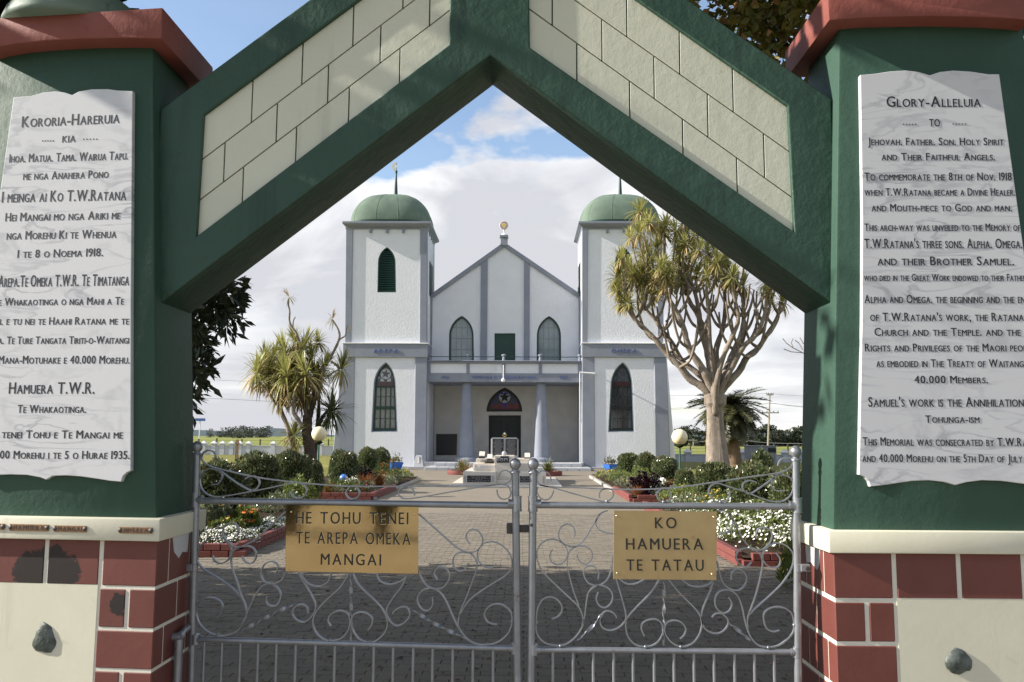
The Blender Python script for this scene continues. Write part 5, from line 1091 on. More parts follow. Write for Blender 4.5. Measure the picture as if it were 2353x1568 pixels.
V['bark'] = material('pale_corky_bark', (.38, .32, .26), .9, spec=.15, streak=(9, (.16, .13, .105), .50, .68), vary=(2.5, (.22, .185, .15), .2), dirt=(9, (.12, .10, .08), .55, .75), bump=[(26, .8, .03), (80, .5, .01)])
V['bark2'] = material('dark_rough_bark', (.13, .10, .08), .95, spec=.1, vary=(5, (.08, .06, .05), .2), bump=[(30, .9, .03)])
V['palmtrunk'] = material('palm_trunk_bark', (.26, .18, .12), .95, spec=.1, vary=(8, (.14, .10, .07), .2), bump=[(22, .9, .04)])
V['palm'] = leafmat('palm_leaflet', (.040, .048, .020), (.10, .095, .04), .4, .4, .12)
V['pohu'] = leafmat('leathery_dark_leaf', (.016, .026, .010), (.034, .046, .018), .32, .5, .06)
V['magn'] = leafmat('autumn_green_leaf', (.10, .13, .025), (.26, .22, .05), .4, .45, .12)
V['magnr'] = leafmat('russet_leaf', (.34, .17, .08), (.45, .27, .16), .5, .3, .3)
V['twig'] = material('pale_lichened_twig', (.30, .26, .22), .85, spec=.2, vary=(20, (.18, .15, .13), .2))
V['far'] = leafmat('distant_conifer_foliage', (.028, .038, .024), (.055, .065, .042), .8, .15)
V['farhaze'] = leafmat('haze_tinted_foliage', (.075, .088, .070), (.105, .115, .095), .9, .1)  # distance haze is mixed into this foliage colour

def leaf(mb, p, d, nrm, L_, w, fold=.25):
    """four-point pointed leaf from p along d, lightly folded"""
    s = d.cross(nrm); s = s.normalized() if s.length > 1e-6 else Vector((1, 0, 0)); up = s.cross(d).normalized(); m = p + d * (L_ * .5)
    mb.add([p, m + s * (w / 2) + up * (w * fold), p + d * L_, m - s * (w / 2) + up * (w * fold), m], [(0, 1, 4), (1, 2, 4), (0, 4, 3), (4, 2, 3)] if fold else [(0, 1, 2), (0, 2, 3)]) if fold else mb.add([p, m + s * (w / 2), p + d * L_, m - s * (w / 2)], [(0, 1, 2, 3)])
def rdir(r, zlo=-1.0):
    while True:
        v = Vector((r.uniform(-1, 1), r.uniform(-1, 1), r.uniform(-1, 1)))
        if .05 < v.length < 1 and v.normalized().z > zlo: return v.normalized()
def shrub_meshes(seed, n=1700, lw=(.05, .024), boxy=.25):
    r = random.Random(seed); fo = MB(); co = MB(); ph = [r.uniform(0, 6) for _ in range(6)]
    def rad(d): return 1 + .09 * math.sin(3 * d.x + ph[0]) * math.sin(3.3 * d.y + ph[1]) + .07 * math.sin(5 * d.z + 4 * d.x + ph[2]) + .05 * math.sin(9 * d.y + 7 * d.z + ph[3])
    for k in range(n):
        d = rdir(r, -.75); q = rad(d) * (1 - abs(r.gauss(0, .07))) * (max(abs(d.x), abs(d.y), abs(d.z)) ** -boxy)
        p = d * q * .5; p.z = p.z * .95 + .5; dd = (d * .7 + rdir(r) * .8 + Vector((0, 0, .35))).normalized()
        fo.mi = 1 if (d.z > .45 and r.random() < .10) or r.random() < .02 else 0
        leaf(fo, p, dd, rdir(r), lw[0] * r.uniform(.8, 1.5) * 1.5, lw[1] * 1.7 * r.uniform(.8, 1.2), .18)
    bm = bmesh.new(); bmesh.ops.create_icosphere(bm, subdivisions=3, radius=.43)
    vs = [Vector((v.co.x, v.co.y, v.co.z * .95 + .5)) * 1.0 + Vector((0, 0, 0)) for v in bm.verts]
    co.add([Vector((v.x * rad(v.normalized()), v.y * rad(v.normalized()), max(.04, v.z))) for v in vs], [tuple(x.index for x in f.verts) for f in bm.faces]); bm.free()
    return fo, co
SHR = []
for k in range(4):
    fo, co = shrub_meshes(40 + k, n=4200, lw=(.042, .022), boxy=.12)
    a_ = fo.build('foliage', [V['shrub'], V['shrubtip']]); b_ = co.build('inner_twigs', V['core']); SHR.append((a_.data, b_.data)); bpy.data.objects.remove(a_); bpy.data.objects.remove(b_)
def shrub(x, y, w, h, label, k, group='clipped shrubs lining the brick path'):
    t = thing('shrub', (x, y, .1), label, 'shrub', group); t.scale = (w, w, h - .1); t.rotation_euler = (0, 0, rnd.uniform(0, 6))
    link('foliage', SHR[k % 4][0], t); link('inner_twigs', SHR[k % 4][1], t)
shrub(-5.25, 15.0, .95, 1.25, 'large clipped shrub nearest the left pillar, in the left bed', 0)
shrub(-5.45, 17.9, .90, 1.30, 'round reddish-topped shrub second from the left pillar in the left row', 1)
shrub(-5.40, 20.4, .84, 1.28, 'round dark shrub just left of the left globe lamp, third in the left row', 2)
shrub(-5.42, 22.3, .62, 1.06, 'small shrub right at the left globe lamp pole', 3)
shrub(-5.30, 25.8, .84, 1.25, 'large rounded shrub in front of the left church tower, first of the three there', 0)
shrub(-5.45, 30.6, .76, 1.26, 'middle shrub of the three in front of the left church tower', 1)
shrub(-5.45, 33.0, .78, 1.20, 'farthest shrub of the left row, beside the blue planter', 2)
shrub(-5.9, 24.2, .70, .80, 'loose low olive-green bush at the foot of the left lamp', 3)
shrub(4.35, 14.3, .75, 1.15, 'shrub partly behind the right gate post, nearest of the right row', 1)
shrub(4.30, 16.6, .92, 1.18, 'broad glossy shrub below the grey shed in the right row', 2)
shrub(4.30, 19.9, .84, 1.12, 'broad shrub at the foot of the big pale-trunked cabbage tree', 3)
shrub(4.25, 23.4, .50, .86, 'small rounded shrub just right of the right globe lamp', 0)
shrub(4.20, 26.4, .78, 1.10, 'dense ball-shaped shrub just left of the right globe lamp', 1)
shrub(4.25, 30.4, .86, 1.13, 'middle shrub in front of the right church tower', 2)
shrub(4.1, 34.5, .86, 1.07, 'farthest shrub of the right row, beside the right blue planter', 3)

# ---- raised beds with brick kerbs
def bed(x0, x1, y0, y1, label, sides):
    t = thing('flower_bed', ((x0 + x1) / 2, (y0 + y1) / 2, 0), label, 'flower bed', 'brick-edged flower beds along the path')
    mb = MB(); n_ = 26; m_ = max(6, int((y1 - y0) * 2.5)); r = random.Random(int(y0 * 10)); vs = []
    for j in range(m_ + 1):
        for i in range(n_ + 1): vs.append((x0 + .06 + (x1 - x0 - .12) * i / n_, y0 + .06 + (y1 - y0 - .12) * j / m_, .13 + r.uniform(-.015, .03)))
    mb.add(vs, [(j * (n_ + 1) + i, j * (n_ + 1) + i + 1, (j + 1) * (n_ + 1) + i + 1, (j + 1) * (n_ + 1) + i) for j in range(m_) for i in range(n_)]); mb.build('garden_soil', G['soil'], t)
    proto = MB().box(-.112, .112, -.05, .05, -.044, .044); po = proto.build('brick', G['kerb'], None, bevel=.006); data = po.data; bpy.data.objects.remove(po)
    org = Vector(t.location)
    for (ax, c, a, b) in sides:
        for lay in (0, 1):
            s = a + (.12 if lay else 0)
            while s < b - .1:
                o = link('brick', data, t); p = Vector((s + .117, c, .05 + lay * .094)) if ax == 'x' else Vector((c, s + .117, .05 + lay * .094))
                o.location = p - org + Vector((0, 0, r.uniform(-.001, .001))); o.rotation_euler = (0, 0, (0 if ax == 'x' else math.pi / 2) + r.uniform(-.012, .012)); s += .235
    return t
bed(-9.5, -3.86, 12.0, 20.6, 'near left flower bed with white alyssum inside dark red kerb bricks', [('x', 12.05, -8.0, -3.86), ('y', -3.92, 12.1, 20.5)])
bed(-9.5, -3.95, 22.9, 33.6, 'far left flower bed with rust-coloured grasses in front of the church', [('x', 22.95, -7.5, -3.95), ('y', -4.0, 23.0, 27.2)])
bed(2.76, 8.5, 11.4, 20.6, 'near right flower bed overflowing with white daisies', [('x', 11.45, 2.8, 7.0), ('y', 2.8, 11.5, 20.5)])
bed(2.72, 8.0, 22.7, 36.5, 'far right flower bed with the dark purple plant at its front corner', [('x', 22.75, 2.8, 6.5), ('y', 2.76, 22.8, 27.0)])
def edging(x, y0, y1, label):
    t = thing('concrete_edging', (x, (y0 + y1) / 2, 0), label, 'edging'); n_ = 7
    for k in range(n_): w = (y1 - y0) / n_; mb = MB(); mb.box(x - .06, x + .06, y0 + w * k + .006, y0 + w * (k + 1) - .006, 0, .10); mb.build('edging_block', G['concrete'], t, bevel=.01)
edging(-4.02, 27.2, 33.6, 'low pale concrete edging continuing the left bed towards the church'); edging(2.74, 27.0, 36.4, 'low pale concrete edging continuing the right bed towards the church')
# ---- flowers and low plants
def mound(name, label, cat, c, rx, ry, h, n, mats, flower=None, nf=0, fs=.03, group=None, leafL=.07, leafW=.02, seed=1, stuff=False, stalk=.03):
    r = random.Random(seed); mb = MB(); mb.mi = 0
    for k in range(n):
        a = r.uniform(0, 6.283); q = math.sqrt(r.random()); x, y = math.cos(a) * q, math.sin(a) * q; top = h * (1 - q * q) ** .5 * (.86 + .28 * math.sin(7 * x + seed) * math.sin(6 * y + 2))
        p = Vector((c[0] + x * rx, c[1] + y * ry, c[2] + top * (1 - abs(r.gauss(0, .18))))); leaf(mb, p, (rdir(r, -.1) + Vector((0, 0, .6))).normalized(), rdir(r), leafL * r.uniform(.7, 1.4), leafW * r.uniform(.8, 1.4), .15)
    mb.mi = 1
    for k in range(nf):
        a = r.uniform(0, 6.283); q = math.sqrt(r.random()) * 1.02; x, y = math.cos(a) * q, math.sin(a) * q; top = h * max(0, 1 - q * q) ** .5 * (.86 + .28 * math.sin(7 * x + seed) * math.sin(6 * y + 2))
        p = Vector((c[0] + x * rx, c[1] + y * ry, c[2] + top + r.uniform(0, stalk))); nn = (Vector((x * .6 - .35, y * .5 - .35, 1)) + rdir(r) * .45).normalized(); u_ = nn.cross(Vector((1, .2, 0))).normalized(); w_ = nn.cross(u_); s = fs * r.uniform(.7, 1.25) / 2
        mb.add([p + (u_ * math.cos(t) + w_ * math.sin(t)) * s for t in [k2 * 1.0472 for k2 in range(6)]], [(0, 1, 2, 3, 4, 5)])
    o = mb.build(name, [mats, flower or mats]); o['label'] = label; o['category'] = cat
    if group: o['group'] = group
    if stuff: o['kind'] = 'stuff'
    return o
mound('daisy_bush', 'spreading mass of white daisies spilling over the near right kerb', 'flowers', (3.85, 13.3, .13), 1.0, 1.5, .42, 5200, V['green'], V['daisy'], 1050, .042, seed=3)
mound('daisy_bush', 'second bank of white daisies behind the spilling mass, right bed', 'flowers', (3.85, 16.0, .13), .95, 1.2, .40, 3400, V['green'], V['daisy'], 620, .044, seed=5)
mound('daisy_bush', 'white daisy mound right behind the right gate top rail, beyond the near bed', 'flowers', (3.72, 24.3, .13), .62, .9, .36, 1600, V['green'], V['daisy'], 520, .05, seed=7)
mound('daisy_bush', 'small low drift of white daisies beside orange tussocks in right bed', 'flowers', (4.6, 21.6, .13), .75, .6, .30, 1300, V['green'], V['daisy'], 340, .045, seed=8)
mound('yellow_daisy_bush', 'yellow and white daisy clump hanging beside the right gate post', 'flowers', (3.15, 9.9, .0), .30, .42, .62, 1500, V['green'], V['yellow'], 90, .05, seed=11, leafL=.1)
mound('alyssum', 'mound of tiny white alyssum at the near left kerb corner', 'flowers', (-4.35, 12.75, .13), .52, .55, .20, 1300, V['green'], V['daisy'], 1500, .020, seed=12, leafL=.04)
mound('alyssum', 'trailing white alyssum farther along the left kerb, by the brass plate edge', 'flowers', (-4.22, 14.5, .13), .32, 1.0, .17, 900, V['green'], V['daisy'], 1100, .020, seed=13, leafL=.04)
mound('geranium', 'yellow-green geranium with one pink flower head in the left bed', 'flowers', (-5.05, 12.9, .13), .30, .35, .42, 420, V['green'], V['pink'], 9, .06, seed=15, leafL=.12, leafW=.09)
mound('marigold', 'green clump with orange-red flowers beside the brass plate', 'flowers', (-4.45, 14.0, .13), .28, .35, .38, 600, V['green'], V['orange'], 40, .075, seed=16, leafL=.09, leafW=.05)
mound('coleus', 'bushy yellow-green plant in the middle of the near left bed', 'plant', (-4.95, 13.9, .13), .45, .5, .50, 1200, V['sage'], V['yellow'], 60, .05, seed=17, leafL=.09, leafW=.05)
mound('low_plant', 'grey-green lavender-like plant at the near left kerb', 'plant', (-4.75, 12.5, .13), .20, .22, .30, 420, V['sage'], None, 0, seed=18, leafL=.10, leafW=.012)
mound('low_plant', 'low leafy green plants under the nearest left shrub', 'plant', (-5.6, 14.1, .13), .9, .5, .42, 1500, V['green'], None, 0, seed=19, leafL=.10)
mound('low_plant', 'bright green leafy plant between the second and third left shrubs', 'plant', (-4.95, 19.3, .13), .45, .55, .62, 1100, V['green'], None, 0, seed=20, leafL=.09, leafW=.03)
mound('low_plant', 'dark green ground plants in front of the third left shrub', 'plant', (-4.75, 17.1, .13), .55, .9, .42, 1300, V['shrub'], None, 0, seed=21, leafL=.08)
mound('low_plant', 'light green small-leaved plant at the front of the far left bed', 'plant', (-4.9, 23.4, .13), .55, .4, .42, 900, V['green'], V['yellow'], 12, .04, seed=22)
mound('low_plant', 'sage-coloured low plant behind the left kerb corner near the orange grass', 'plant', (-4.55, 24.2, .13), .50, .6, .34, 800, V['sage'], V['pink'], 16, .05, seed=23)
mound('low_plant', 'green bush with orange flowers left of the purple plant by the tower', 'plant', (-4.65, 29.6, .13), .55, .9, .72, 1200, V['green'], V['orange'], 34, .06, seed=24)
mound('daisy_bush', 'small white daisy clump in front of the blue ball in the left bed', 'flowers', (-4.85, 25.0, .13), .34, .3, .36, 700, V['green'], V['daisy'], 190, .045, seed=25)
mound('low_plant', 'yellow-green groundcover under the farthest right shrub', 'plant', (3.4, 33.6, .13), .7, 1.6, .34, 1400, V['green'], V['yellow'], 60, .04, seed=26)
mound('low_plant', 'feathery green plant between the right row shrubs above the daisies', 'plant', (3.95, 17.9, .13), .75, .9, .44, 1800, V['green'], V['yellow'], 70, .04, seed=27, leafL=.09, leafW=.012)
mound('low_plant', 'bright feathery green plant in front of the broad right shrub', 'plant', (4.1, 14.9, .13), .8, .6, .46, 1800, V['green'], None, 0, seed=28, leafL=.09, leafW=.012)
mound('low_plant', 'green bushy plant behind the small right shrub', 'plant', (3.85, 20.9, .13), .7, .8, .40, 1400, V['green'], V['yellow'], 20, .04, seed=29, leafL=.08)
mound('low_plant', 'tall green plant between the ball shrub and the middle right shrub', 'plant', (3.75, 28.4, .13), .45, .8, .6, 1200, V['green'], None, 0, seed=30)
mound('low_plant', 'mixed low green planting along the near right kerb behind the daisies', 'plant', (3.6, 18.4, .13), .75, 1.2, .34, 1500, V['sage'], V['daisy'], 60, .04, seed=31)
mound('low_plant', 'spreading green ground cover along the kerb at the tower end of the left bed', 'plant', (-4.55, 32.0, .13), .5, 1.4, .34, 1300, V['green'], V['yellow'], 20, .05, seed=41)
mound('low_plant', 'dull green ground cover behind the left purple plant', 'plant', (-4.45, 28.0, .13), .42, 1.0, .30, 900, V['sage'], None, 0, seed=42)
mound('low_plant', 'low green planting along the kerb behind the right purple plant', 'plant', (3.25, 27.5, .13), .42, 2.0, .30, 1500, V['sage'], V['yellow'], 40, .04, seed=43)
mound('low_plant', 'green ground cover between the purple plant and the right row shrubs', 'plant', (3.4, 31.0, .13), .5, 1.3, .34, 1300, V['green'], None, 0, seed=44)
def tussock(x, y, h, label, seed, mat=None, n=170):
    r = random.Random(seed); mb = MB()
    for k in range(n):
        a = r.uniform(0, 6.283); lean = abs(r.gauss(0, .45)); d = Vector((math.cos(a) * lean, math.sin(a) * lean, 1)).normalized(); p = Vector((x + r.uniform(-.05, .05), y + r.uniform(-.05, .05), .12)); L_ = h * r.uniform(.6, 1.15); w = .009
        q = p + d * L_ * .6; e = q + (d + Vector((math.cos(a) * .5, math.sin(a) * .5, -.35))).normalized() * L_ * .45; s = Vector((-math.sin(a), math.cos(a), 0)) * w if r.random() < .5 else Vector((w, 0, 0))
        mb.add([p - s, p + s, q + s * .8, q - s * .8, e], [(0, 1, 2, 3), (3, 2, 4)])
    o = mb.build('grass_tussock', mat or V['rust']); o['label'] = label; o['category'] = 'ornamental grass'; o['group'] = 'rust coloured grass tussocks in the beds'
for i, (x, y, h, lab) in enumerate((
    (-4.42, 24.3, .55, 'larger rust-orange tussock beside the white clump near the left kerb corner'), (-4.30, 26.2, .55, 'rust tussock farther back by the path edge of the far left bed'),
    (-5.15, 23.2, .34, 'small orange tussock at the front kerb of the far left bed'), (-5.75, 12.6, .42, 'tan spiky tussock beside the left gate post'), (-4.9, 15.4, .40, 'thin reddish tussock in the middle of the near left bed'),
    (3.95, 23.9, .48, 'orange tussock right of the purple plant, behind the daisies'), (2.95, 23.1, .30, 'tan tussock at the front corner of the far right bed'), (3.9, 21.4, .30, 'vivid orange low tussock between daisies and shrubs on the right'),
    (4.6, 15.2, .38, 'orange-brown tussock behind the near daisies on the right'))): tussock(x, y, h, lab, 60 + i)
mound('marigold', 'orange and yellow marigolds at the very front left kerb near the gate post', 'flowers', (-5.25, 12.45, .13), .40, .25, .30, 520, V['green'], V['orange'], 44, .06, seed=51, leafL=.07, leafW=.03)
mound('primula', 'yellow flowers between the alyssum mounds and the coleus', 'flowers', (-4.5, 13.35, .13), .30, .28, .26, 420, V['green'], V['yellow'], 60, .055, seed=52, leafL=.08, leafW=.04)
def spiky(name, x, y, z0, h, label, seed, mats, n=60, cat='plant'):
    r = random.Random(seed); mb = MB()
    for k in range(n):
        a = r.uniform(0, 6.283); el = r.uniform(.15, 1.4); d = Vector((math.cos(a) * math.cos(el), math.sin(a) * math.cos(el), math.sin(el))); p = Vector((x, y, z0)); L_ = h * r.uniform(.6, 1.1); w = .018
        s = d.cross(Vector((0, 0, 1))).normalized() * w; q = p + d * L_ * .55; e = q + (d + Vector((0, 0, -.5))).normalized() * L_ * .5; mb.mi = r.randrange(2); mb.add([p - s, p + s, q + s, q - s, e], [(0, 1, 2, 3), (3, 2, 4)])
    o = mb.build(name, mats); o['label'] = label; o['category'] = cat; return o
# purple plants: stalks carrying rosettes
def purple(x, y, w, h, label, seed):
    r = random.Random(seed); t = thing('purple_plant', (x, y, .13), label, 'plant', 'dark purple rosette plants'); st = MB(); fo = MB()
    for k in range(95):
        a = r.uniform(0, 6.283); q = math.sqrt(r.random()); e = Vector((x + math.cos(a) * q * w, y + math.sin(a) * q * w * .7, .13 + h * (1 - .45 * q * q) * r.uniform(.6, 1.0))); st.tube([(x + (e.x - x) * .3, y + (e.y - y) * .3, .1), e], .012, 4, cap=False)
        for j in range(26):
            b = j * 2.4; el = .15 + 1.1 * (j / 26); d = Vector((math.cos(b) * math.cos(el), math.sin(b) * math.cos(el), math.sin(el))); leaf(fo, e, d, Vector((0, 0, 1)), .085 * (1.15 - .5 * j / 26), .035, .1)
    st.build('stalks', V['purple'], t); fo.build('rosettes', V['purple'], t)
purple(-4.95, 26.6, .50, .62, 'dark purple rosette plant in the left bed in front of the tower', 71)
purple(3.25, 23.7, .48, .66, 'dark purple rosette plant at the corner of the far right bed', 72)
mb = MB(); mb.lathe((-5.2, 25.3, .45), [(.12 * math.sin(R(t)), -.12 * math.cos(R(t))) for t in range(2, 180, 11)], 20)
bl = mb.build('garden_ball', material('bright_blue_ball_glaze', (.09, .22, .66), .25), smooth=True); bl['label'] = 'small bright blue glazed ball sitting among the left bed plants'; bl['category'] = 'garden ball'
# ---- globe lamps
LM = {'pole': material('green_lamp_pole_paint', (.03, .12, .08), .45), 'globe': material('cream_opal_globe', (.86, .76, .50), .35, spec=.5)}
def lamp(u_, v_, Y, r_, label):
    p = Plane(Y).at('D', u_, v_); t = thing('globe_lamp', (p.x, Y, 0), label, 'lamp', 'cream globe lamps in the beds')
    mb = MB(); mb.tube([(p.x, Y, 0), (p.x, Y, p.z - r_)], .026, 12); mb.build('pole', LM['pole'], t, smooth='angle')
    mb = MB(); mb.lathe((p.x, Y, p.z - r_ - .05), [(.035, -.03), (.095, 0), (.105, .03), (.09, .05), (.06, .06)], 18); mb.build('globe_seat', V['core'], t, smooth='angle')
    mb = MB(); mb.lathe((p.x, Y, p.z), [(r_ * math.sin(R(t_)), -r_ * math.cos(R(t_))) for t_ in [1] + list(range(8, 180, 8)) + [179]], 32); mb.build('globe', LM['globe'], t, smooth=True)
lamp(733.3, 997.5, 24.0, .205, 'cream globe lamp on a green pole in front of the left cabbage trees'); lamp(1561.6, 1004.5, 23.6, .212, 'cream globe lamp on a green pole right of the right church tower')
# ---- blue planters
PLm = material('bright_blue_planter_paint', (.025, .15, .62), .45)
def planter(u_, w_, v0, v1, Y, label):
    p = Plane(Y).at('D', u_, v1); h = Plane(Y).at('D', u_, v0).z - .0; t = thing('blue_planter', (p.x, Y, 0), label, 'planter', 'blue planters at the foot of the church'); w = w_ * Y / 2000 / 2
    mb = MB(); a = w * .72; rot = .5
    def sq(s, z_): return [(p.x + s * (cx_ * math.cos(rot) - cy_ * math.sin(rot)), Y + s * (cx_ * math.sin(rot) + cy_ * math.cos(rot)), z_) for cx_, cy_ in ((-1, -1), (1, -1), (1, 1), (-1, 1))]
    mb.hexa(sq(w * .5, .01), sq(w * .74, h)); mb.build('tub', PLm, t, bevel=.01); mb = MB(); mb.hexa(sq(w * .66, h), sq(w * .66, h + .02)); mb.build('soil', G['soil'], t)
    r = random.Random(int(u_)); mb = MB()
    for k in range(170):
        q = Vector((p.x + r.gauss(0, w * .35), Y + r.gauss(0, w * .35), h + .02 + abs(r.gauss(0, .14)))); mb.mi = 0 if r.random() < .6 else 1; leaf(mb, q, (rdir(r, 0) + Vector((0, 0, .5))).normalized(), rdir(r), .14, .05, .15)
    mb.build('plant', [V['sage'], V['shrubtip']], t)
planter(908, 40, 1063, 1081, 44.3, 'bright blue square planter at the foot of the left tower'); planter(1404, 37, 1068, 1086, 43.5, 'bright blue square planter at the foot of the right tower')
# ---- red ring planters beside the tomb
def ringpot(x, y, r_, label, seed):
    t = thing('ring_planter', (x, y, 0), label, 'planter', 'round red planters beside the tomb'); mb = MB()
    mb.lathe((x, y, 0), [(r_, 0), (r_ * 1.04, .1), (r_ * 1.02, .2), (r_ * .9, .2), (r_ * .88, .12)], 24); mb.build('ring', G['kerb'], t, smooth='angle')
    r = random.Random(seed); mb = MB()
    for k in range(150):
        a = r.uniform(0, 6.283); el = r.uniform(.25, 1.45); d = Vector((math.cos(a) * math.cos(el), math.sin(a) * math.cos(el), math.sin(el))); p = Vector((x, y, .12)); L_ = r.uniform(.4, .85); w = .018; s = d.cross(Vector((0, 0, 1))).normalized() * w
        q = p + d * L_ * .55; e = q + (d + Vector((0, 0, -.6))).normalized() * L_ * .5; mb.mi = 0 if r.random() < .75 else 1; mb.add([p - s, p + s, q + s, q - s, e], [(0, 1, 2, 3), (3, 2, 4)])
    mb.build('spiky_plant', [V['green'], V['rust']], t)
p = gr('g', 575, 785); ringpot(p.x + .12, p.y + .3, .62, 'round red planter with strappy plant left of the tomb', 5)
p = gr('g', 1725, 800); ringpot(p.x - .1, p.y + .3, .62, 'round red planter with strappy plant right of the tomb', 6)
p = gr('g', 860, 620, .3); spiky('strappy_plant', p.x, 36.4, .1, .75, 'brownish strappy plant behind the left side of the tomb', 8, [V['sage'], V['rust']])

# ================================================================ cabbage trees
def head_mesh(seed, n=70, L_=.62, droop=.5, w=.036, mats=('cab', 'cabdead'), dead=.3):
    r = random.Random(seed); mb = MB()
    for k in range(n):
        a = r.uniform(0, 6.283); t = k / n; el = R(88) - R(150) * t ** 1.15 + r.uniform(-.12, .12); d = Vector((math.cos(a) * math.cos(el), math.sin(a) * math.cos(el), math.sin(el))); ll = L_ * r.uniform(.8, 1.15)
        mb.mi = 1 if t > 1 - dead and r.random() < .7 else 0
        p = Vector((0, 0, 0)) + d * .04; g = Vector((0, 0, -1)); pts = [p]; dd = d.copy()
        for j in range(3): dd = (dd + g * (.05 + droop * .28 * (j + t))).normalized(); pts.append(pts[-1] + dd * ll / 3)
        s = d.cross(g); s = s.normalized() if s.length > .05 else Vector((math.cos(a + 1.57), math.sin(a + 1.57), 0)); ws = [w * .5, w, w * .75, .0]; v = []
        for q, x in zip(pts[:-1], ws[:-1]): v += [q - s * x / 2, q + s * x / 2]
        v.append(pts[-1]); mb.add(v, [(0, 1, 3, 2), (2, 3, 5, 4), (4, 5, 6)])
    o = mb.build('leaf_head', [V[m] for m in mats]); d_ = o.data; bpy.data.objects.remove(o); return d_
HR = [head_mesh(100 + k, 88, .52, .5, .044) for k in range(5)]
HL = [head_mesh(120 + k, 95, .68, .55, .042, dead=.32) for k in range(4)]
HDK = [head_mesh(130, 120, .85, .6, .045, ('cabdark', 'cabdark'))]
HTH = [head_mesh(140 + k, 26, .50, .8, .030, ('cabdead', 'cab')) for k in range(2)]
def add_head(t, data, p, s, r):
    o = link('leaf_head', data, t); o.location = p - Vector(t.location); o.rotation_euler = (r.uniform(-.35, .35), r.uniform(-.35, .35), r.uniform(0, 6.28)); o.scale = (s,) * 3
# the big tree on the right
YR = 32.0; base = Plane(YR).at('k', 620, 1440); ct_ = thing('cabbage_tree', (base.x, YR, 0), 'tall many-branched cabbage tree with thick pale trunk, right of the church', 'tree')
r = random.Random(77); KR = .4395 * YR / 2000
K = lambda x, y, dy=0.0: Plane(YR + dy).at('k', x, y)
mb = MB(); bx = K(618, 1440); mb.tube([Vector((bx.x, YR, -.05)), K(617, 1440), K(605, 1300), K(600, 1180), K(600, 1100), K(606, 1030)], [62 * KR, 53 * KR, 44 * KR, 42 * KR, 46 * KR, 30 * KR], 20)
mb.v = []; mb.f = []; mb.m = []; tp_ = smooth_line([Vector((bx.x, YR, -.05)), K(617, 1440), K(605, 1300), K(600, 1180), K(600, 1100), K(606, 1030)], 6); mb.tube(tp_, [(66 - 24 * min(1, i / 16) + (14 if 20 < i < 26 else 0)) * KR for i in range(len(tp_))], 32)
mb.v = [(bx.x + (x - bx.x) * (1 + .07 * math.sin(5 * math.atan2(y - YR, x - bx.x) + z_ * .8) + .04 * math.sin(11 * math.atan2(y - YR, x - bx.x) + 3 * z_)), YR + (y - YR) * (1 + .07 * math.sin(5 * math.atan2(y - YR, x - bx.x) + z_ * .8)), z_) for (x, y, z_) in mb.v]; mb.build('trunk', V['bark'], ct_, smooth=True)
limbs = [(-.2, 24, [(592, 1120), (540, 1050), (470, 1000), (420, 940), (350, 870), (290, 800), (235, 745), (180, 690), (145, 640), (105, 610)]),
 (.5, 20, [(590, 1100), (545, 1010), (500, 960), (430, 905), (370, 810), (330, 750), (285, 690), (240, 640), (222, 600)]),
 (-.7, 27, [(597, 1100), (560, 1000), (520, 930), (470, 840), (440, 740), (410, 660), (370, 590), (340, 530)]),
 (.2, 24, [(600, 1080), (575, 960), (560, 850), (525, 740), (515, 640), (495, 540), (460, 460), (430, 380)]),
 (-.9, 20, [(602, 1080), (585, 930), (575, 800), (570, 660), (560, 560), (560, 470)]),
 (1.0, 22, [(605, 1080), (615, 960), (610, 850), (640, 740), (655, 640), (650, 540), (640, 450)]),
 (.1, 26, [(610, 1090), (640, 1010), (670, 930), (700, 850), (735, 770), (755, 680), (755, 590), (750, 520)]),
 (-.8, 22, [(612, 1090), (660, 1000), (705, 910), (750, 830), (810, 780), (850, 700), (865, 620), (885, 540)]),
 (.7, 24, [(612, 1095), (670, 1020), (730, 960), (770, 890), (830, 840), (870, 780), (905, 720), (935, 660), (950, 600)]),
 (1.4, 18, [(604, 1060), (590, 900), (560, 760), (500, 650), (450, 560), (400, 480)]), (-1.5, 18, [(608, 1060), (640, 900), (690, 780), (720, 680), (700, 560), (690, 470)])]
heads = []
def grow(pts, dy, r0, r1, name='limb'):
    n_ = len(pts); P_ = [K(x + (r.uniform(-5, 5) if 0 < i < n_ - 1 else 0), y, dy * (.15 + .85 * i / (n_ - 1)) + r.uniform(-.08, .08)) for i, (x, y) in enumerate(pts)]
    P_ = smooth_line(P_, 4); rad = [(r0 + (r1 - r0) * i / (len(P_) - 1)) * KR * r.uniform(.9, 1.12) for i in range(len(P_))]; mb = MB(); mb.tube(P_, rad, 9); mb.build(name, V['bark'], ct_, smooth=True)
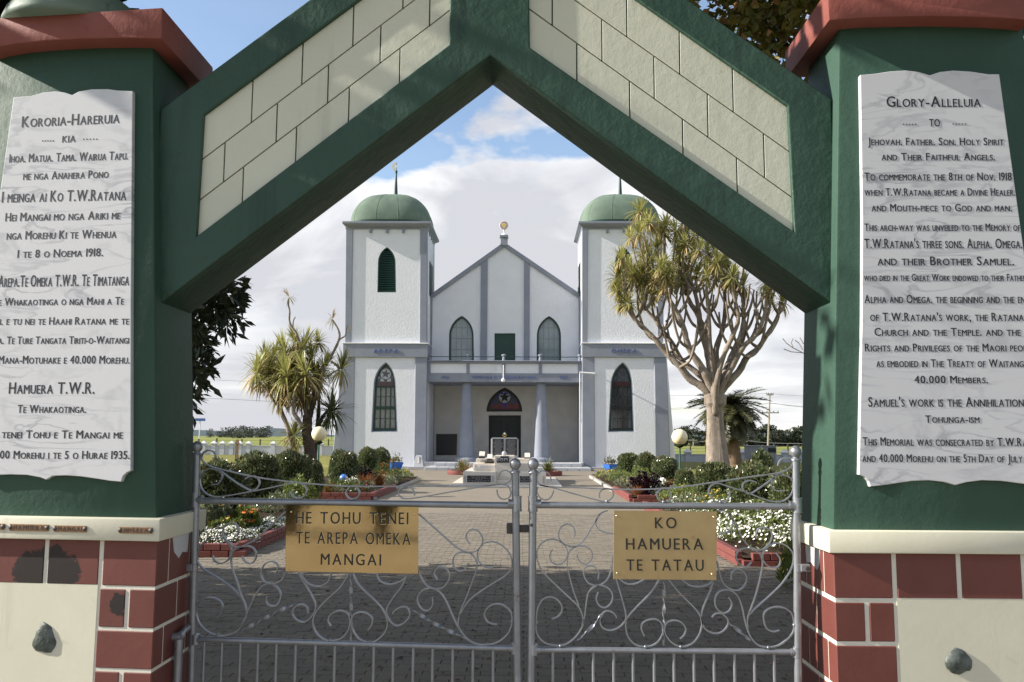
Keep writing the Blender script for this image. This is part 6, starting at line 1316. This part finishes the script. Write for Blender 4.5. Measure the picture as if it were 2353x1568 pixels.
for (dy, r0, pts) in limbs:
    grow([(603, 1190)] + pts, dy, r0 * 1.02, 6); heads.append((pts[-1], dy))
    for i in range(3, len(pts) - 1, 1):
        for s in ((-1, 1) if i % 2 else (r.choice((-1, 1)),)):
            x, y = pts[i]; k = r.uniform(.8, 1.2); spread = 22 + 16 * (len(pts) - i) * .8; ex_, ey = x + s * spread * k, max(150, y - (105 + 28 * (len(pts) - i)) * k * .9)
            d2 = dy + r.uniform(-1.0, 1.0); sub = [(x, y), (x + s * spread * .5 * k, y - 35), (x + s * spread * .85 * k, y + (ey - y) * .55), (ex_, ey)]; grow(sub, d2, 9, 4.5, 'branch'); heads.append(((ex_, ey), d2)) if (ey < 500 and r.random() < .42) else None
            if r.random() < .45:
                ex2, ey2 = ex_ + r.choice((-1, 1)) * r.uniform(25, 55), ey - r.uniform(20, 90); grow([sub[2], ((sub[2][0] + ex2) / 2 + 6, (sub[2][1] + ey2) / 2), (ex2, ey2)], d2, 6, 4, 'branch'); heads.append(((ex2, ey2), d2)) if ey2 < 520 and r.random() < .6 else None
for (x, y) in ((210, 130), (260, 190), (330, 240), (200, 240), (160, 270), (300, 320), (400, 230), (340, 200), (450, 300), (240, 350), (330, 420), (440, 190), (500, 260), (520, 330), (600, 330), (660, 380), (140, 420), (110, 380), (270, 560), (220, 500), (90, 540), (150, 610)):
    heads.append(((x, y), r.uniform(-.8, .8)))
    if y < 450:
        bx_, by_ = (330 + (x - 300) * .45, 560) if x > 150 else (150, 600); grow([(bx_, by_), ((bx_ + x) / 2 - 8, (by_ + y) / 2 + 20), (x, y)], r.uniform(-.6, .6), 7, 4, 'branch')
for (pt, dy) in heads:
    # crown outline: heads sit on the outside of the fan
    add_head(ct_, HR[r.randrange(5)], K(pt[0], pt[1], dy), r.uniform(.95, 1.3), r)
# the group on the left
YL = 29.0; KL = .3297 * YL / 2000; Z1 = lambda x, y, dy=0.0: Plane(YL + dy).at('t', x, y); b0 = Z1(850, 1400)
cl = thing('cabbage_tree', (b0.x, YL, 0), 'multi-stemmed cabbage tree with shaggy leaf heads left of the church', 'tree'); r = random.Random(31)
def stem(pts, r0, r1, mat, dy=0.0, name='stem'):
    P_ = smooth_line([Z1(x, y, dy) for (x, y) in pts], 4); 
    if pts[0][1] > 1300: P_ = [Vector((P_[0].x, P_[0].y, -.05))] + P_
    mb = MB(); mb.tube(P_, [(r0 + (r1 - r0) * i / (len(P_) - 1)) * KL * r.uniform(.9, 1.1) for i in range(len(P_))], 9); mb.build(name, mat, cl, smooth=True)
stem([(855, 1390), (850, 1300), (835, 1200), (835, 1100), (838, 1060)], 46, 30, V['bark2'], 0, 'trunk'); stem([(838, 1090), (818, 1030), (830, 1045), (826, 960)], 16, 6, V['bark2'], -.15); stem([(838, 1100), (870, 1000), (885, 940), (880, 800)], 24, 14, V['bark2'], .2)
stem([(745, 1380), (728, 1270), (700, 1150), (665, 1070), (640, 1000)], 20, 14, V['bark'], -.2); stem([(640, 1000), (595, 960), (565, 900), (520, 865), (490, 830)], 12, 8, V['bark'], -.2); stem([(640, 1000), (640, 900), (600, 780), (590, 700)], 12, 8, V['bark'], .2)
stem([(800, 1150), (760, 1080), (740, 1040), (745, 960), (770, 870)], 16, 10, V['bark'], -.35); stem([(835, 1060), (790, 960), (770, 850), (690, 800)], 14, 9, V['bark'], .35); stem([(770, 850), (790, 740), (800, 640)], 10, 8, V['bark'], .1)
stem([(900, 960), (925, 860), (930, 760), (980, 690), (1030, 600), (1058, 530), (1055, 480), (1030, 430), (1010, 400)], 14, 5, V['bark'], .25); stem([(1030, 600), (1060, 540), (1100, 510), (1108, 460), (1120, 440)], 7, 3, V['bark'], .25); stem([(1000, 690), (1040, 720), (1065, 770)], 8, 6, V['bark'], .2)
stem([(800, 640), (760, 500), (725, 450), (710, 400), (712, 340), (702, 290), (708, 250)], 9, 5, V['bark'], 0); stem([(735, 465), (738, 410), (752, 380)], 5, 4, V['bark'], 0); stem([(880, 1380), (890, 1280), (905, 1150), (915, 1020)], 22, 14, V['bark2'], .4); stem([(1000, 1010), (940, 1080), (905, 1180)], 10, 14, V['bark2'], .3); stem([(915, 1020), (915, 900), (910, 700)], 12, 8, V['bark2'], .4)
for (x, y, s, dy) in ((480, 775, 1, -.2), (590, 670, .95, .2), (560, 740, .8, .5), (680, 640, 1, .3), (690, 800, 1.1, -.4), (795, 610, 1.1, .1), (735, 700, .9, .4), (825, 790, 1.0, -.5), (620, 830, .9, .1), (640, 950, .8, -.2), (740, 900, .9, -.3), (860, 690, .9, .4), (900, 830, .9, .3), (1070, 750, 1.0, .2), (950, 740, .85, .3), (800, 870, .9, .3), (740, 1210, .85, -.3), (760, 1340, .7, -.5), (570, 840, .7, .3), (660, 720, .9, .0), (540, 690, .9, .3), (740, 780, 1.0, .5), (600, 770, .9, .6), (880, 760, .9, .5), (510, 830, .8, .2), (840, 930, .9, .5), (780, 960, .8, .5), (700, 930, .8, .6), (760, 560, .8, .3), (670, 870, 1.0, .5)):
    add_head(cl, HL[r.randrange(4)], Z1(x, y, dy), s * 1.22, r)
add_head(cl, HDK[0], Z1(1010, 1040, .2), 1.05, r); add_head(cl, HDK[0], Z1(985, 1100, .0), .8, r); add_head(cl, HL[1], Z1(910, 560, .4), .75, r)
add_head(cl, HTH[0], Z1(708, 240), .8, r); add_head(cl, HTH[1], Z1(1010, 395, .2), .85, r); add_head(cl, HTH[1], Z1(1128, 470, .2), .35, r)
# ---- palm beyond the big tree
YP = 46.0; pb = Plane(YP).at('D', 1688, 1055); pt_ = thing('date_palm', (pb.x, YP, 0), 'stocky date palm with drooping fronds behind the big cabbage tree', 'tree'); pc = Plane(YP).at('D', 1672, 925)
r = random.Random(9); mb = MB(); hz = pc.z - .2; mb.tube([(pb.x + (pc.x - pb.x) * t, YP, hz * t) for t in [k / 22 for k in range(23)]], [(.42 - .14 * t + .03 * (k % 2) + (.12 if k < 2 else 0)) for k, t in enumerate([q / 22 for q in range(23)])], 14); mb.build('trunk', V['palmtrunk'], pt_, smooth='angle')
def frond_mesh(L_, droop, seed):
    r2 = random.Random(seed); mb = MB(); pts = []; d = Vector((1, 0, 0)); p = Vector((0, 0, 0))
    for j in range(15): pts.append(p.copy()); d = (d + Vector((0, 0, -droop / 14))).normalized(); p = p + d * L_ / 14
    mb.tube(pts, [.03 * (1 - j / 16) + .005 for j in range(15)], 4)
    for j in range(1, 15):
        for m_ in range(4):
            t = pts[j - 1].lerp(pts[j], m_ / 4); dr = (pts[j] - pts[j - 1]).normalized(); ll = .48 * math.sin(math.pi * min(1, (j + 2) / 16)) ** .6 + .05
            for s in (-1, 1):
                e = (dr * .75 + Vector((0, s * .75, .28 * r2.uniform(-.5, 1.2)))).normalized(); a_ = t; b_ = t + e * ll * r2.uniform(.85, 1.1); w_ = dr * .038; mb.add([a_ - w_, a_ + w_, b_], [(0, 1, 2)])
    o = mb.build('frond', V['palm']); d_ = o.data; bpy.data.objects.remove(o); return d_
FM = [frond_mesh(2.2, 1.0, 1), frond_mesh(2.35, .7, 2), frond_mesh(2.1, 1.3, 3)]
for k in range(140):
    o = link('frond', FM[r.randrange(3)], pt_); o.location = Vector((pc.x, YP, hz + .05)) - Vector(pt_.location); el = R(48) - R(120) * (k / 140) ** .85; o.rotation_euler = Euler((r.uniform(-.3, .3), -el, k * 2.399), 'XYZ'); o.scale = (r.uniform(.85, 1.1),) * 3
mb = MB()
mound('palm_undergrowth', 'dark low leafy plant at the foot of the date palm', 'plant', (pb.x + 1.0, 44.5, 0), .55, .5, .95, 420, V['shrub'], None, 0, seed=33, leafL=.28, leafW=.09)

# ================================================================ dark-leaved tree on the left (behind the pillar) and its shade
def big_leaf_tree(name, loc, label, trunk, clusters, mats, leafL, leafW, per, seed, twig, tufts=.16, hang=.25, radii=None):
    t = thing(name, loc, label, 'tree'); r = random.Random(seed); fo = MB(); br = MB()
    for (p, s) in clusters:
        big = s > 1.2  # hidden clusters: more and oversized leaves, shaped to block skylight
        for k in range(per * 2 if big else per):
            o = rdir(r) * r.random() ** .5 * tufts * s; d = (o.normalized() * .9 + Vector((0, 0, -hang)) + rdir(r) * .5).normalized(); fo.mi = 1 if len(mats) > 1 and r.random() < .09 else 0
            leaf(fo, p + o, d, rdir(r), leafL * r.uniform(.75, 1.2) * (2.0 if big else 1), leafW * r.uniform(.8, 1.2) * (4.0 if big else 1), 0 if big else .12)
    fo.build('crown', mats, t)
    for pts, r0, r1 in trunk: P_ = smooth_line(pts, 4); br.tube(P_, [r0 + (r1 - r0) * i / (len(P_) - 1) for i in range(len(P_))], 8)
    br.build('trunk', twig, t, smooth=True); return t
r = random.Random(21); cl_ = []; TC = Vector((-6.7, 7.0, 5.0)); TR = Vector((3.2, 3.1, 3.1))
def visible_sky_gap(p):   # keep the crown out of the open sky beside the arch: it really stops short of it
    d = ROT.transposed() @ (p - EYE); u_ = PW / 2 + d.x / -d.z * FOC; v_ = PH / 2 - d.y / -d.z * FOC; return u_, v_
while len(cl_) < 560:
    v = Vector((r.uniform(-1, 1), r.uniform(-1, 1), r.uniform(-1, 1)))
    if v.length > 1 or (v.length < .45 and r.random() < .6): continue
    p = TC + Vector((v.x * TR.x, v.y * TR.y, v.z * TR.z)); u_, v_ = visible_sky_gap(p)
    if u_ > 215 and v_ < 640: continue
    if u_ > 270: continue
    cl_.append((p, 1.25))
k = 0
while k < 1000:   # the high crown reaching over the path above the arch
    p = Vector((r.uniform(-10, 1.2), r.uniform(3.5, 10.2), r.uniform(5.4, 8)))
    if visible_sky_gap(p)[1] > -240 or p.z > min(7.9, 6.0 + .5 * max(0, .5 - p.x)) or (p.y > 8.4 and r.random() < .62) or (p.y < 4.4 and r.random() < .93): continue
    cl_.append((p, 1.5 if p.y < 8.2 else 1.15)); k += 1
for k in range(170): cl_.append((Vector((r.uniform(-9, -5.3), r.uniform(5.2, 10.5), r.uniform(.7, 3.5))), 1.5))  # low foliage added out of sight to shut out light from the left
edge = [(400, 100), (372, 130), (330, 170), (300, 215), (260, 240), (225, 290), (260, 300), (330, 330), (370, 300), (400, 350), (345, 395), (325, 430), (290, 370), (200, 235), (150, 290), (120, 340), (170, 350), (90, 390), (60, 430), (130, 450), (150, 505), (95, 520), (60, 560), (150, 600), (100, 640), (155, 680), (60, 700), (110, 740), (165, 790), (190, 830), (110, 820), (60, 790), (60, 880), (85, 900), (40, 960), (55, 1000), (50, 640), (40, 480), (380, 210), (350, 260), (290, 290), (240, 350), (60, 600), (120, 580), (70, 745), (110, 690)]
for (x, y) in edge:
    p = Plane(6.3 + r.uniform(-.3, .5)).at('t', x - 70, y); cl_.append((p, .36)) if r.random() < .8 else None
for k in range(16):
    x, y = r.uniform(10, 110), r.uniform(380, 800); cl_.append((Plane(6.6 + r.uniform(-.5, 1.0)).at('t', x * .75 - 60, y), .42))
for k in range(10):
    x = r.uniform(180, 360); y = r.uniform(90 + (380 - x) * .6, 330); cl_.append((Plane(6.6 + r.uniform(-.5, 1.0)).at('t', x - 80, y), .42))
P_ = lambda x, y, z_: Vector((x, y, z_))
big_leaf_tree('broadleaf_tree', (-6.9, 7.2, 0), 'dark leathery-leaved tree hanging out behind the left gate pillar', [
    ([P_(-6.9, 7.2, 0), P_(-6.8, 7.1, 1.5), P_(-6.6, 7.0, 3), P_(-6.4, 7, 5)], .28, .12), ([P_(-6.7, 7.0, 2.2), P_(-5.4, 6.8, 2.9), P_(-4.2, 6.6, 3.1), P_(-2.9, 6.5, 2.9), P_(-2.3, 6.4, 2.7)], .11, .02),
    ([P_(-6.6, 7.0, 3), P_(-5.4, 7.6, 4.2), P_(-4.6, 8.2, 5.4)], .12, .03), ([P_(-6.6, 7, 3.2), P_(-7.8, 6.2, 4.6), P_(-8.6, 5.5, 6)], .12, .03), ([P_(-6.5, 7, 4), P_(-6.2, 6, 6), P_(-6, 5.4, 7.2)], .1, .02), ([P_(-4.2, 6.6, 3.1), P_(-3.2, 6.6, 2.4), P_(-2.75, 6.5, 1.95)], .04, .01)],
    cl_, [V['pohu']], .115, .036, 20, 22, V['bark2'], tufts=.33)
# ---- leafy tree behind the right pillar
r = random.Random(52); cl2 = []; Dp = lambda u_, v_, Y: Plane(Y).at('D', u_, v_)
while len(cl2) < 330:
    u_, v_ = r.uniform(1640, 2700), r.uniform(-900, 185)
    if u_ < 1660 + (v_ > -40) * 0 and v_ > 0: continue
    if v_ > 60 and u_ < 1700 + (v_ - 60) * 1.3: continue
    Y = 7.2 + r.uniform(-1.1, 1.6); cl2.append((Dp(u_, v_, Y), r.uniform(.5, 1.0)))
for k in range(75): cl2.append((Dp(r.uniform(1690, 1900), r.uniform(-60, 90), 7.2 + r.uniform(-.8, 1.2)), .8))
k = 0
while k < 600:   # its crown reaches over the right half of the path, above the picture
    p = Vector((r.uniform(2.9, 9), r.uniform(4.2, 11), r.uniform(5.2, 9.5)))
    if visible_sky_gap(p)[1] > -240 and not visible_sky_gap(p)[0] > 1980: continue
    cl2.append((p, 1.5)); k += 1
k = 0
while k < 240:   # added unseen leaves close the crown against skylight, above the low sun's reach
    p = Vector((r.uniform(1.0, 3.1), r.uniform(3.6, 10.3), r.uniform(7.1, 9.2)))
    cl2.append((p, 1.5)); k += 1
k = 0
while k < 620:   # unseen boughs added over the gateway and the sunlit path to block skylight
    p = Vector((r.uniform(-3, 5), r.choice((r.uniform(.3, 3.6), r.uniform(9.3, 14.5))), r.uniform(6.1, 10.5)))
    if visible_sky_gap(p)[1] > -200: continue
    cl2.append((p, 1.5)); k += 1
for k in range(170): cl2.append((Vector((r.uniform(3.9, 8), r.uniform(5.2, 9.8), r.uniform(.8, 5.5))), 1.5))  # unseen low foliage added on the right to cut side light
for (u_, v_) in ((1650, 30), (1665, 50), (1680, 20), (1700, 45), (1655, 5), (1690, 70), (1720, 20), (1740, 90), (1760, 130), (1780, 60), (1790, 150), (1810, 120), (1745, 50), (1768, 95), (1800, 160), (1850, 176), (1865, 182)): cl2.append((Dp(u_, v_, 7 + r.uniform(-.2, .3)), .42))
tw = [([Dp(1935, 105, 7.3), Dp(1860, 118, 7.2), Dp(1790, 115, 7.1), Dp(1745, 95, 7.0), Dp(1705, 77, 7.0)], .022, .004), ([Dp(1930, 60, 7.4), Dp(1860, 100, 7.3), Dp(1800, 80, 7.2), Dp(1775, 30, 7.1), Dp(1740, 10, 7.0), Dp(1690, 20, 7.0)], .02, .004),
      ([Dp(1960, 0, 7.4), Dp(1860, 20, 7.3), Dp(1850, -60, 7.2)], .03, .01), ([Dp(2380, 300, 7.6), Dp(2120, 60, 7.6), Dp(1950, -20, 7.5), Dp(1850, -140, 7.4)], .12, .04), ([Dp(1990, 130, 7.4), Dp(1870, 160, 7.3), Dp(1800, 128, 7.2), Dp(1760, 110, 7.1)], .016, .004), ([Dp(1790, 115, 7.1), Dp(1765, 60, 7.1), Dp(1748, 40, 7.1)], .012, .004)]
tl_ = big_leaf_tree('leafy_tree', (4.55, 7.6, 0), 'green and russet leafed tree with pale twigs above the right pillar', [([P_(4.55, 7.6, 0), P_(4.5, 7.6, 2), P_(4.4, 7.6, 4), P_(4.0, 7.6, 6)], .19, .12)] + tw, cl2, [V['magn'], V['magnr']], .095, .064, 20, 53, V['twig'], tufts=.34, hang=.1)
# bare twigs beyond the right pillar
mb = MB(); A_ = lambda x, y: Plane(24).at('k', x, y)
for pts in ([(1120, 905), (1060, 865), (1010, 840), (975, 815), (955, 790)], [(1060, 865), (1000, 860), (960, 845)], [(1010, 840), (1000, 812), (1010, 790)], [(1060, 850), (1040, 815), (1020, 800)], [(1120, 850), (1062, 815), (1045, 785)]): mb.tube([A_(*p) for p in pts], .012, 4)
mb.tube([A_(1120, 905), Vector((A_(1150, 905).x, 24, 1.5)), Vector((A_(1160, 905).x, 24, 0))], .05, 6)
bt = mb.build('bare_shrub', V['twig']); bt['label'] = 'bare pale twigs poking out beyond the right pillar against the sky'; bt['category'] = 'bare shrub'

# ================================================================ boundary walls, shed, field, far things
Wm = material('pale_blue_grey_wall_paint', (.50, .52, .56), .85, vary=(1.5, (.42, .44, .48), .25)); Wc = material('white_post_cap_paint', (.56, .57, .58), .7)
def wall(posts, Yf, x1, z_, zp, label, sides=1):
    t = thing('boundary_wall', (posts[0], Yf, 0), label, 'wall'); mb = MB(); mb.box(min(posts) - 6, x1, Yf, Yf + .2, 0, z_); mb.box(min(posts) - 6, x1, Yf - .04, Yf + .24, z_, z_ + .05); mb.build('wall_panel', Wm, t, bevel=.0)
    for x in posts:
        mb = MB(); mb.box(x - .19, x + .19, Yf - .1, Yf + .3, 0, zp - .16); p_ = mb.build('wall_post', Wm, t); mb = MB(); mb.box(x - .27, x + .27, Yf - .18, Yf + .38, zp - .16, zp - .08); mb.hexa([(x - .25, Yf - .16, zp - .08), (x + .25, Yf - .16, zp - .08), (x + .25, Yf + .36, zp - .08), (x - .25, Yf + .36, zp - .08)], [(x - .04, Yf + .06, zp + .1), (x + .04, Yf + .06, zp + .1), (x + .04, Yf + .14, zp + .1), (x - .04, Yf + .14, zp + .1)]); mb.build('post_cap', Wc, p_)
wall([(u_ - 1205) * 76 / 2000 for u_ in (470, 493, 513, 534, 553, 573, 630, 739)], 76.0, -9.0, .78, 1.10, 'low pale wall with white-capped posts at the left edge of the lawn')
wall([(u_ - 1205) * 61 / 2000 for u_ in (1577, 1640, 1702, 1797, 1822, 1835)], 61.0, 24.0, .50, .80, 'low grey wall with domed posts behind the right-hand trees')
SHm = material('grey_weathered_boards', (.25, .26, .28), .85, vary=(2, (.33, .34, .36), .25), dirt=(4, (.14, .14, .15), .6, .8))
Ys = 57.0; a, b = Plane(Ys).at('D', 1724, 1026), Plane(Ys).at('D', 1785, 1066); sh = thing('shed', ((a.x + b.x) / 2, Ys, 0), 'small grey board shed with a black opening by the right boundary wall', 'shed')
n_ = 12
for k in range(n_):
    w = (b.x - a.x) / n_; mb = MB(); mb.box(a.x + w * k + .006, a.x + w * (k + 1) - .006, Ys - (.012 if k % 2 else 0), Ys + .05, 0, a.z); mb.build('board', SHm, sh)
for k in range(6): mb = MB(); mb.box(a.x - (.01 if k % 2 else 0), a.x + .05, Ys + .05 + .25 * k, Ys + .29 + .25 * k, 0, a.z); mb.build('board', SHm, sh)
mb = MB(); mb.box(b.x - .05, b.x, Ys + .05, Ys + 1.55, 0, a.z); mb.build('side_panel', SHm, sh); mb = MB(); mb.box(a.x - .06, b.x + .06, Ys - .08, Ys + 1.65, a.z, a.z + .05); mb.build('shed_roof', SHm, sh)
p, q = Plane(Ys - .03).at('D', 1765, 1030), Plane(Ys - .03).at('D', 1784, 1040); mb = MB(); mb.box(p.x, q.x - .02, Ys - .03, Ys + .0, q.z, p.z); mb.build('opening', C['dark'], sh)
# power poles and wires
PLw = material('grey_wooden_pole', (.33, .29, .23), .9, vary=(6, (.25, .22, .18), .2)); Wi = material('dark_wire', (.04, .04, .045), .6)
def pole(u_, vt, Y, label, arms, lean=0.0, r0=.14):
    tp = Plane(Y).at('D', u_, vt); t = thing('power_pole', (tp.x, Y, 0), label, 'power pole'); mb = MB(); mb.tube([(tp.x - lean, Y, -.5), (tp.x, Y, tp.z)], [r0, r0 * .72], 8); mb.build('mast', PLw, t, smooth='angle')
    for (dz, w) in arms:
        mb = MB(); mb.box(tp.x - w / 2, tp.x + w / 2, Y - .08, Y + .08, tp.z - dz - .07, tp.z - dz + .07); ar = mb.build('cross_arm', PLw, t)
        for s in (-.46, -.2, .2, .46): mb = MB(); mb.box(tp.x + w * s - .04, tp.x + w * s + .04, Y - .05, Y + .05, tp.z - dz + .07, tp.z - dz + .25); mb.build('insulator', Wi, ar)
    return tp
tp = pole(1769, 905, 115, 'tall power pole with two cross-arms right of the date palm', [(.15, .9), (2.5, 2.2)], .5)
for (u_, vt, Y, lab) in ((1459, 0, 0, ''),): pass
f1 = pole(1452.7, 1008, 175, 'short distant pole just right of the church tower, left of the lamp', [(.3, 1.6)], 0, .12) if 0 else None
SHEET['y'] = (1551.0, 833.0, .1649)
for (x, yt, lab) in ((255, 1065, 'small distant pole standing in the paddock right of the right globe lamp'), (434, 1085, 'small distant pole in the paddock just left of the pale trunk'), (963, 1082, 'small distant pole in the paddock between palm and shed')):
    u_, v_ = px('y', x, yt); pole(u_, v_, 150, lab, [(.25, 1.3)], 0, .11)
mb = MB()
def wire(pts, Y, sag=.4, rw=.018):
    P = [Plane(Y).at('y', *p) for p in pts]; out = []
    for a, b in zip(P[:-1], P[1:]):
        for k in range(9): t = k / 8; q = a.lerp(b, t); q.z -= sag * 4 * t * (1 - t) * .25; out.append(q)
    mb.tube(out, rw, 4, cap=False)
wire([(-900, 640), (240, 628), (1320, 565), (1900, 615)], 115); wire([(-900, 655), (240, 645), (1380, 570), (1900, 630)], 115.4); wire([(-2500, 470), (0, 462), (1320, 430), (1900, 470)], 115.2, rw=.014)
wr_ = mb.build('power_lines', Wi); wr_['label'] = 'thin overhead wires running across the sky at the tall pole'; wr_['category'] = 'wires'; wr_['kind'] = 'stuff'
mb = MB(); wire([(160, 1080), (430, 1105), (700, 1110), (960, 1082), (1300, 1122), (1900, 1130)], 150, .2, .03); w2 = mb.build('paddock_wire', C['step']); w2['label'] = 'pale wire strung between the small poles in the right paddock'; w2['category'] = 'wire'
mb = MB(); 
def wl(pts, Y): P = [Plane(Y).at('t', *p) for p in pts]; mb.tube(P, .02, 4, cap=False)
wl([(-300, 925), (200, 950), (900, 985)], 120); wl([(200, 820), (400, 830), (900, 850)], 140); w3 = mb.build('left_power_lines', Wi); w3['label'] = 'thin overhead wires in the grey sky left of the church'; w3['category'] = 'wires'; w3['kind'] = 'stuff'
# road sign, garden stake and marker on the left
p = Plane(95).at('t', 88, 1100); sg = thing('road_sign', (p.x, 95, 0), 'small blue road sign on a white pole far left beyond the wall', 'sign'); mb = MB(); mb.tube([(p.x, 95, 0), (p.x, 95, p.z)], .06, 6); mb.build('sign_pole', Wc, sg); mb = MB(); mb.box(p.x - .55, p.x + .6, 94.9, 94.95, p.z - .1, p.z + .2); mb.build('sign_board', material('blue_sign_face', (.05, .12, .35), .5), sg)
p = Plane(58).at('t', 345, 1235); mb = MB(); mb.box(p.x - .09, p.x + .09, 58, 58.15, 0, p.z - .1); mb.hexa([(p.x - .13, 57.95, p.z - .3), (p.x + .13, 57.95, p.z - .3), (p.x + .13, 58.2, p.z - .3), (p.x - .13, 58.2, p.z - .3)], [(p.x - .07, 58, p.z), (p.x + .07, 58, p.z), (p.x + .07, 58.15, p.z), (p.x - .07, 58.15, p.z)]); o = mb.build('wooden_post', V['palmtrunk'], kind='' if 0 else 'object'); del o['kind']; o['label'] = 'short rusty wooden post standing on the lawn before the left wall'; o['category'] = 'post'
# paddock fences
def fence(x0, x1, Y, n_, h, label, zfn=lambda x: 0):
    t = thing('wire_fence', ((x0 + x1) / 2, Y, 0), label, 'fence'); rr2 = random.Random(int(Y))
    for k in range(n_):
        x = x0 + (x1 - x0) * (k + rr2.uniform(-.15, .15)) / (n_ - 1); z0 = zfn(x); mb = MB(); mb.box(x - .06, x + .06, Y - .06, Y + .06, z0 - .3, z0 + h * rr2.uniform(.9, 1.15)); mb.build('fence_post', V['bark2'], t)
    for j in (.35, .65, .95): mb = MB(); mb.tube([(x0, Y, zfn(x0) + h * j), (x1, Y, zfn(x1) + h * j)], .012, 4); mb.build('fence_wire', Wi, t)
fence(-48, -14, 92, 16, 1.25, 'post and wire fence along the paddock beyond the left wall')
fence(12, 40, 84, 22, 1.0, 'post and wire fence along the paddock beyond the right wall')
mb = MB(); a = Plane(170).at('y', 290, 1195); mb.box(a.x, a.x + 16, 170, 170.2, a.z - .2, a.z + .25); o = mb.build('paddock_rail', Wc); o['label'] = 'long white rail low in the paddock left of the pale trunk'; o['category'] = 'rail'
# far trees
def fartree(name, u_, vt, Y, wpx, label, seed, mat, group, z0=0.0, flat_=.5, n=900, trunk=True):
    p = Plane(Y).at('D', u_, vt); h = p.z - z0; w = wpx * Y / 2000 / 2; t = thing(name, (p.x, Y, z0), label, 'tree', group); r = random.Random(seed); mb = MB(); cs = []
    for k in range(34):
        a = r.uniform(0, 6.28); q = r.random() ** .5 * .78; zc = h * r.uniform(.0, .88); cs.append(Vector((p.x + math.cos(a) * q * w * (1 - .45 * abs(zc / h - .5)), Y + math.sin(a) * q * w, z0 + zc)))
    cs.append(Vector((p.x, Y, z0 + h * .88)))
    sz = w * .38
    for k in range(n):
        c = cs[r.randrange(len(cs))]; d = rdir(r); o = Vector((d.x * sz, d.y * sz, d.z * sz * flat_)) * r.uniform(.6, 1.1); s = sz * r.uniform(.16, .34); e1 = rdir(r) * s; e2 = e1.cross(rdir(r)).normalized() * s * .7; q = c + o; mb.add([q - e1, q + e2, q + e1, q - e2], [(0, 1, 2, 3)])
    mb.build('crown', mat, t)
    mb = MB(); mb.tube([(p.x, Y, z0 - .5), (p.x, Y, z0 + h * .7)], [w * .06 + .1, .08], 6); 
    for k in range(4): c = cs[k]; mb.tube([(p.x, Y, z0 + h * .25), c], .07, 4)
    mb.build('trunk', V['bark2'], t)
spec_r = [(1560, 984, 50), (1585, 975, 46), (1605, 990, 46), (1640, 984, 40), (1690, 972, 46), (1715, 972, 44), (1738, 984, 42), (1760, 974, 50), (1785, 986, 40), (1800, 990, 36), (1822, 980, 44), (1845, 978, 50), (1880, 985, 60), (1668, 980, 46), (1850, 988, 40), (1780, 1000, 60), (1730, 1000, 60), (1690, 1003, 60), (1820, 1003, 60)]
nm = ['leftmost', 'second', 'third', 'fourth', 'fifth', 'sixth', 'seventh', 'eighth', 'ninth', 'tenth', 'eleventh', 'twelfth', 'thirteenth']
spec_r.sort()
ORD = ['first', 'second', 'third', 'fourth', 'fifth', 'sixth', 'seventh', 'eighth', 'ninth', 'tenth', 'eleventh', 'twelfth', 'thirteenth', 'fourteenth', 'fifteenth', 'sixteenth', 'seventeenth', 'eighteenth', 'nineteenth']
for i, (u_, vt, w) in enumerate(spec_r):
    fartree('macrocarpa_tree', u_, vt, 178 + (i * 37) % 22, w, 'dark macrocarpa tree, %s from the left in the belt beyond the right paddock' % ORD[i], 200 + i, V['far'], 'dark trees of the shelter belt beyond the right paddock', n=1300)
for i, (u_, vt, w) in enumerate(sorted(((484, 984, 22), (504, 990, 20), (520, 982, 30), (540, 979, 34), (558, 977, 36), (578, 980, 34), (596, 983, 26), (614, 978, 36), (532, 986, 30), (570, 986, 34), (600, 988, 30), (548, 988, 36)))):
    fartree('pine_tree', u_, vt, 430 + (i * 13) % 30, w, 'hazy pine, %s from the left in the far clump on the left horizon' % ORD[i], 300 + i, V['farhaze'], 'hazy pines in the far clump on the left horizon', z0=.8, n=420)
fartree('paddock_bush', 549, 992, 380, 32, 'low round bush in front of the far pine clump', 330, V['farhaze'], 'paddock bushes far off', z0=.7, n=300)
# far low hills
Hm = material('haze_tinted_hills', (.10, .125, .135), 1.0, spec=0)  # hill colour already carries the distance haze
mb = MB(); vs = []; n_ = 120
for k in range(n_ + 1):
    x = -1500 + 3000 * k / n_; hgt = 9 + 5 * math.sin(k * .35) + 3 * math.sin(k * .9 + 1); vs += [(x, 1500, -6), (x, 1540, hgt), (x, 1700, hgt * .6)]
mb.add(vs, [(3 * k, 3 * k + 3, 3 * k + 4, 3 * k + 1) for k in range(n_)] + [(3 * k + 1, 3 * k + 4, 3 * k + 5, 3 * k + 2) for k in range(n_)]); mb.build('hills', Hm, kind='structure', smooth=True)

# bushes added behind the camera to put dark reflections in the polished brass plate
def added_bush(x, Y, h, w, label, seed):
    t = thing('added_mirror_bush', (x, Y, 0), label, 'bush', 'bushes added behind the camera for the brass reflection'); r = random.Random(seed); mb = MB()
    for k in range(900):
        d = rdir(r); p = Vector((x + d.x * w * r.uniform(.6, 1), Y + d.y * w, h * .5 + d.z * h * .5 * r.uniform(.7, 1))); e1 = rdir(r) * .10; e2 = e1.cross(rdir(r)).normalized() * .07; mb.add([p - e1, p + e2, p + e1, p - e2], [(0, 1, 2, 3)])
    mb.build('crown', V['pohu'], t); mb = MB(); mb.tube([(x, Y, 0), (x, Y, h * .8)], [w * .5, w * .3], 8); mb.build('trunk', V['bark2'], t)
added_bush(-6.5, -6, 2.6, .42, 'added dark bush behind the camera, mirrored at the left edge of the left brass plate', 1)
added_bush(-4.75, -6, 2.6, .24, 'added slim dark bush standing for the dark figure mirrored right of centre in the left brass plate', 2)
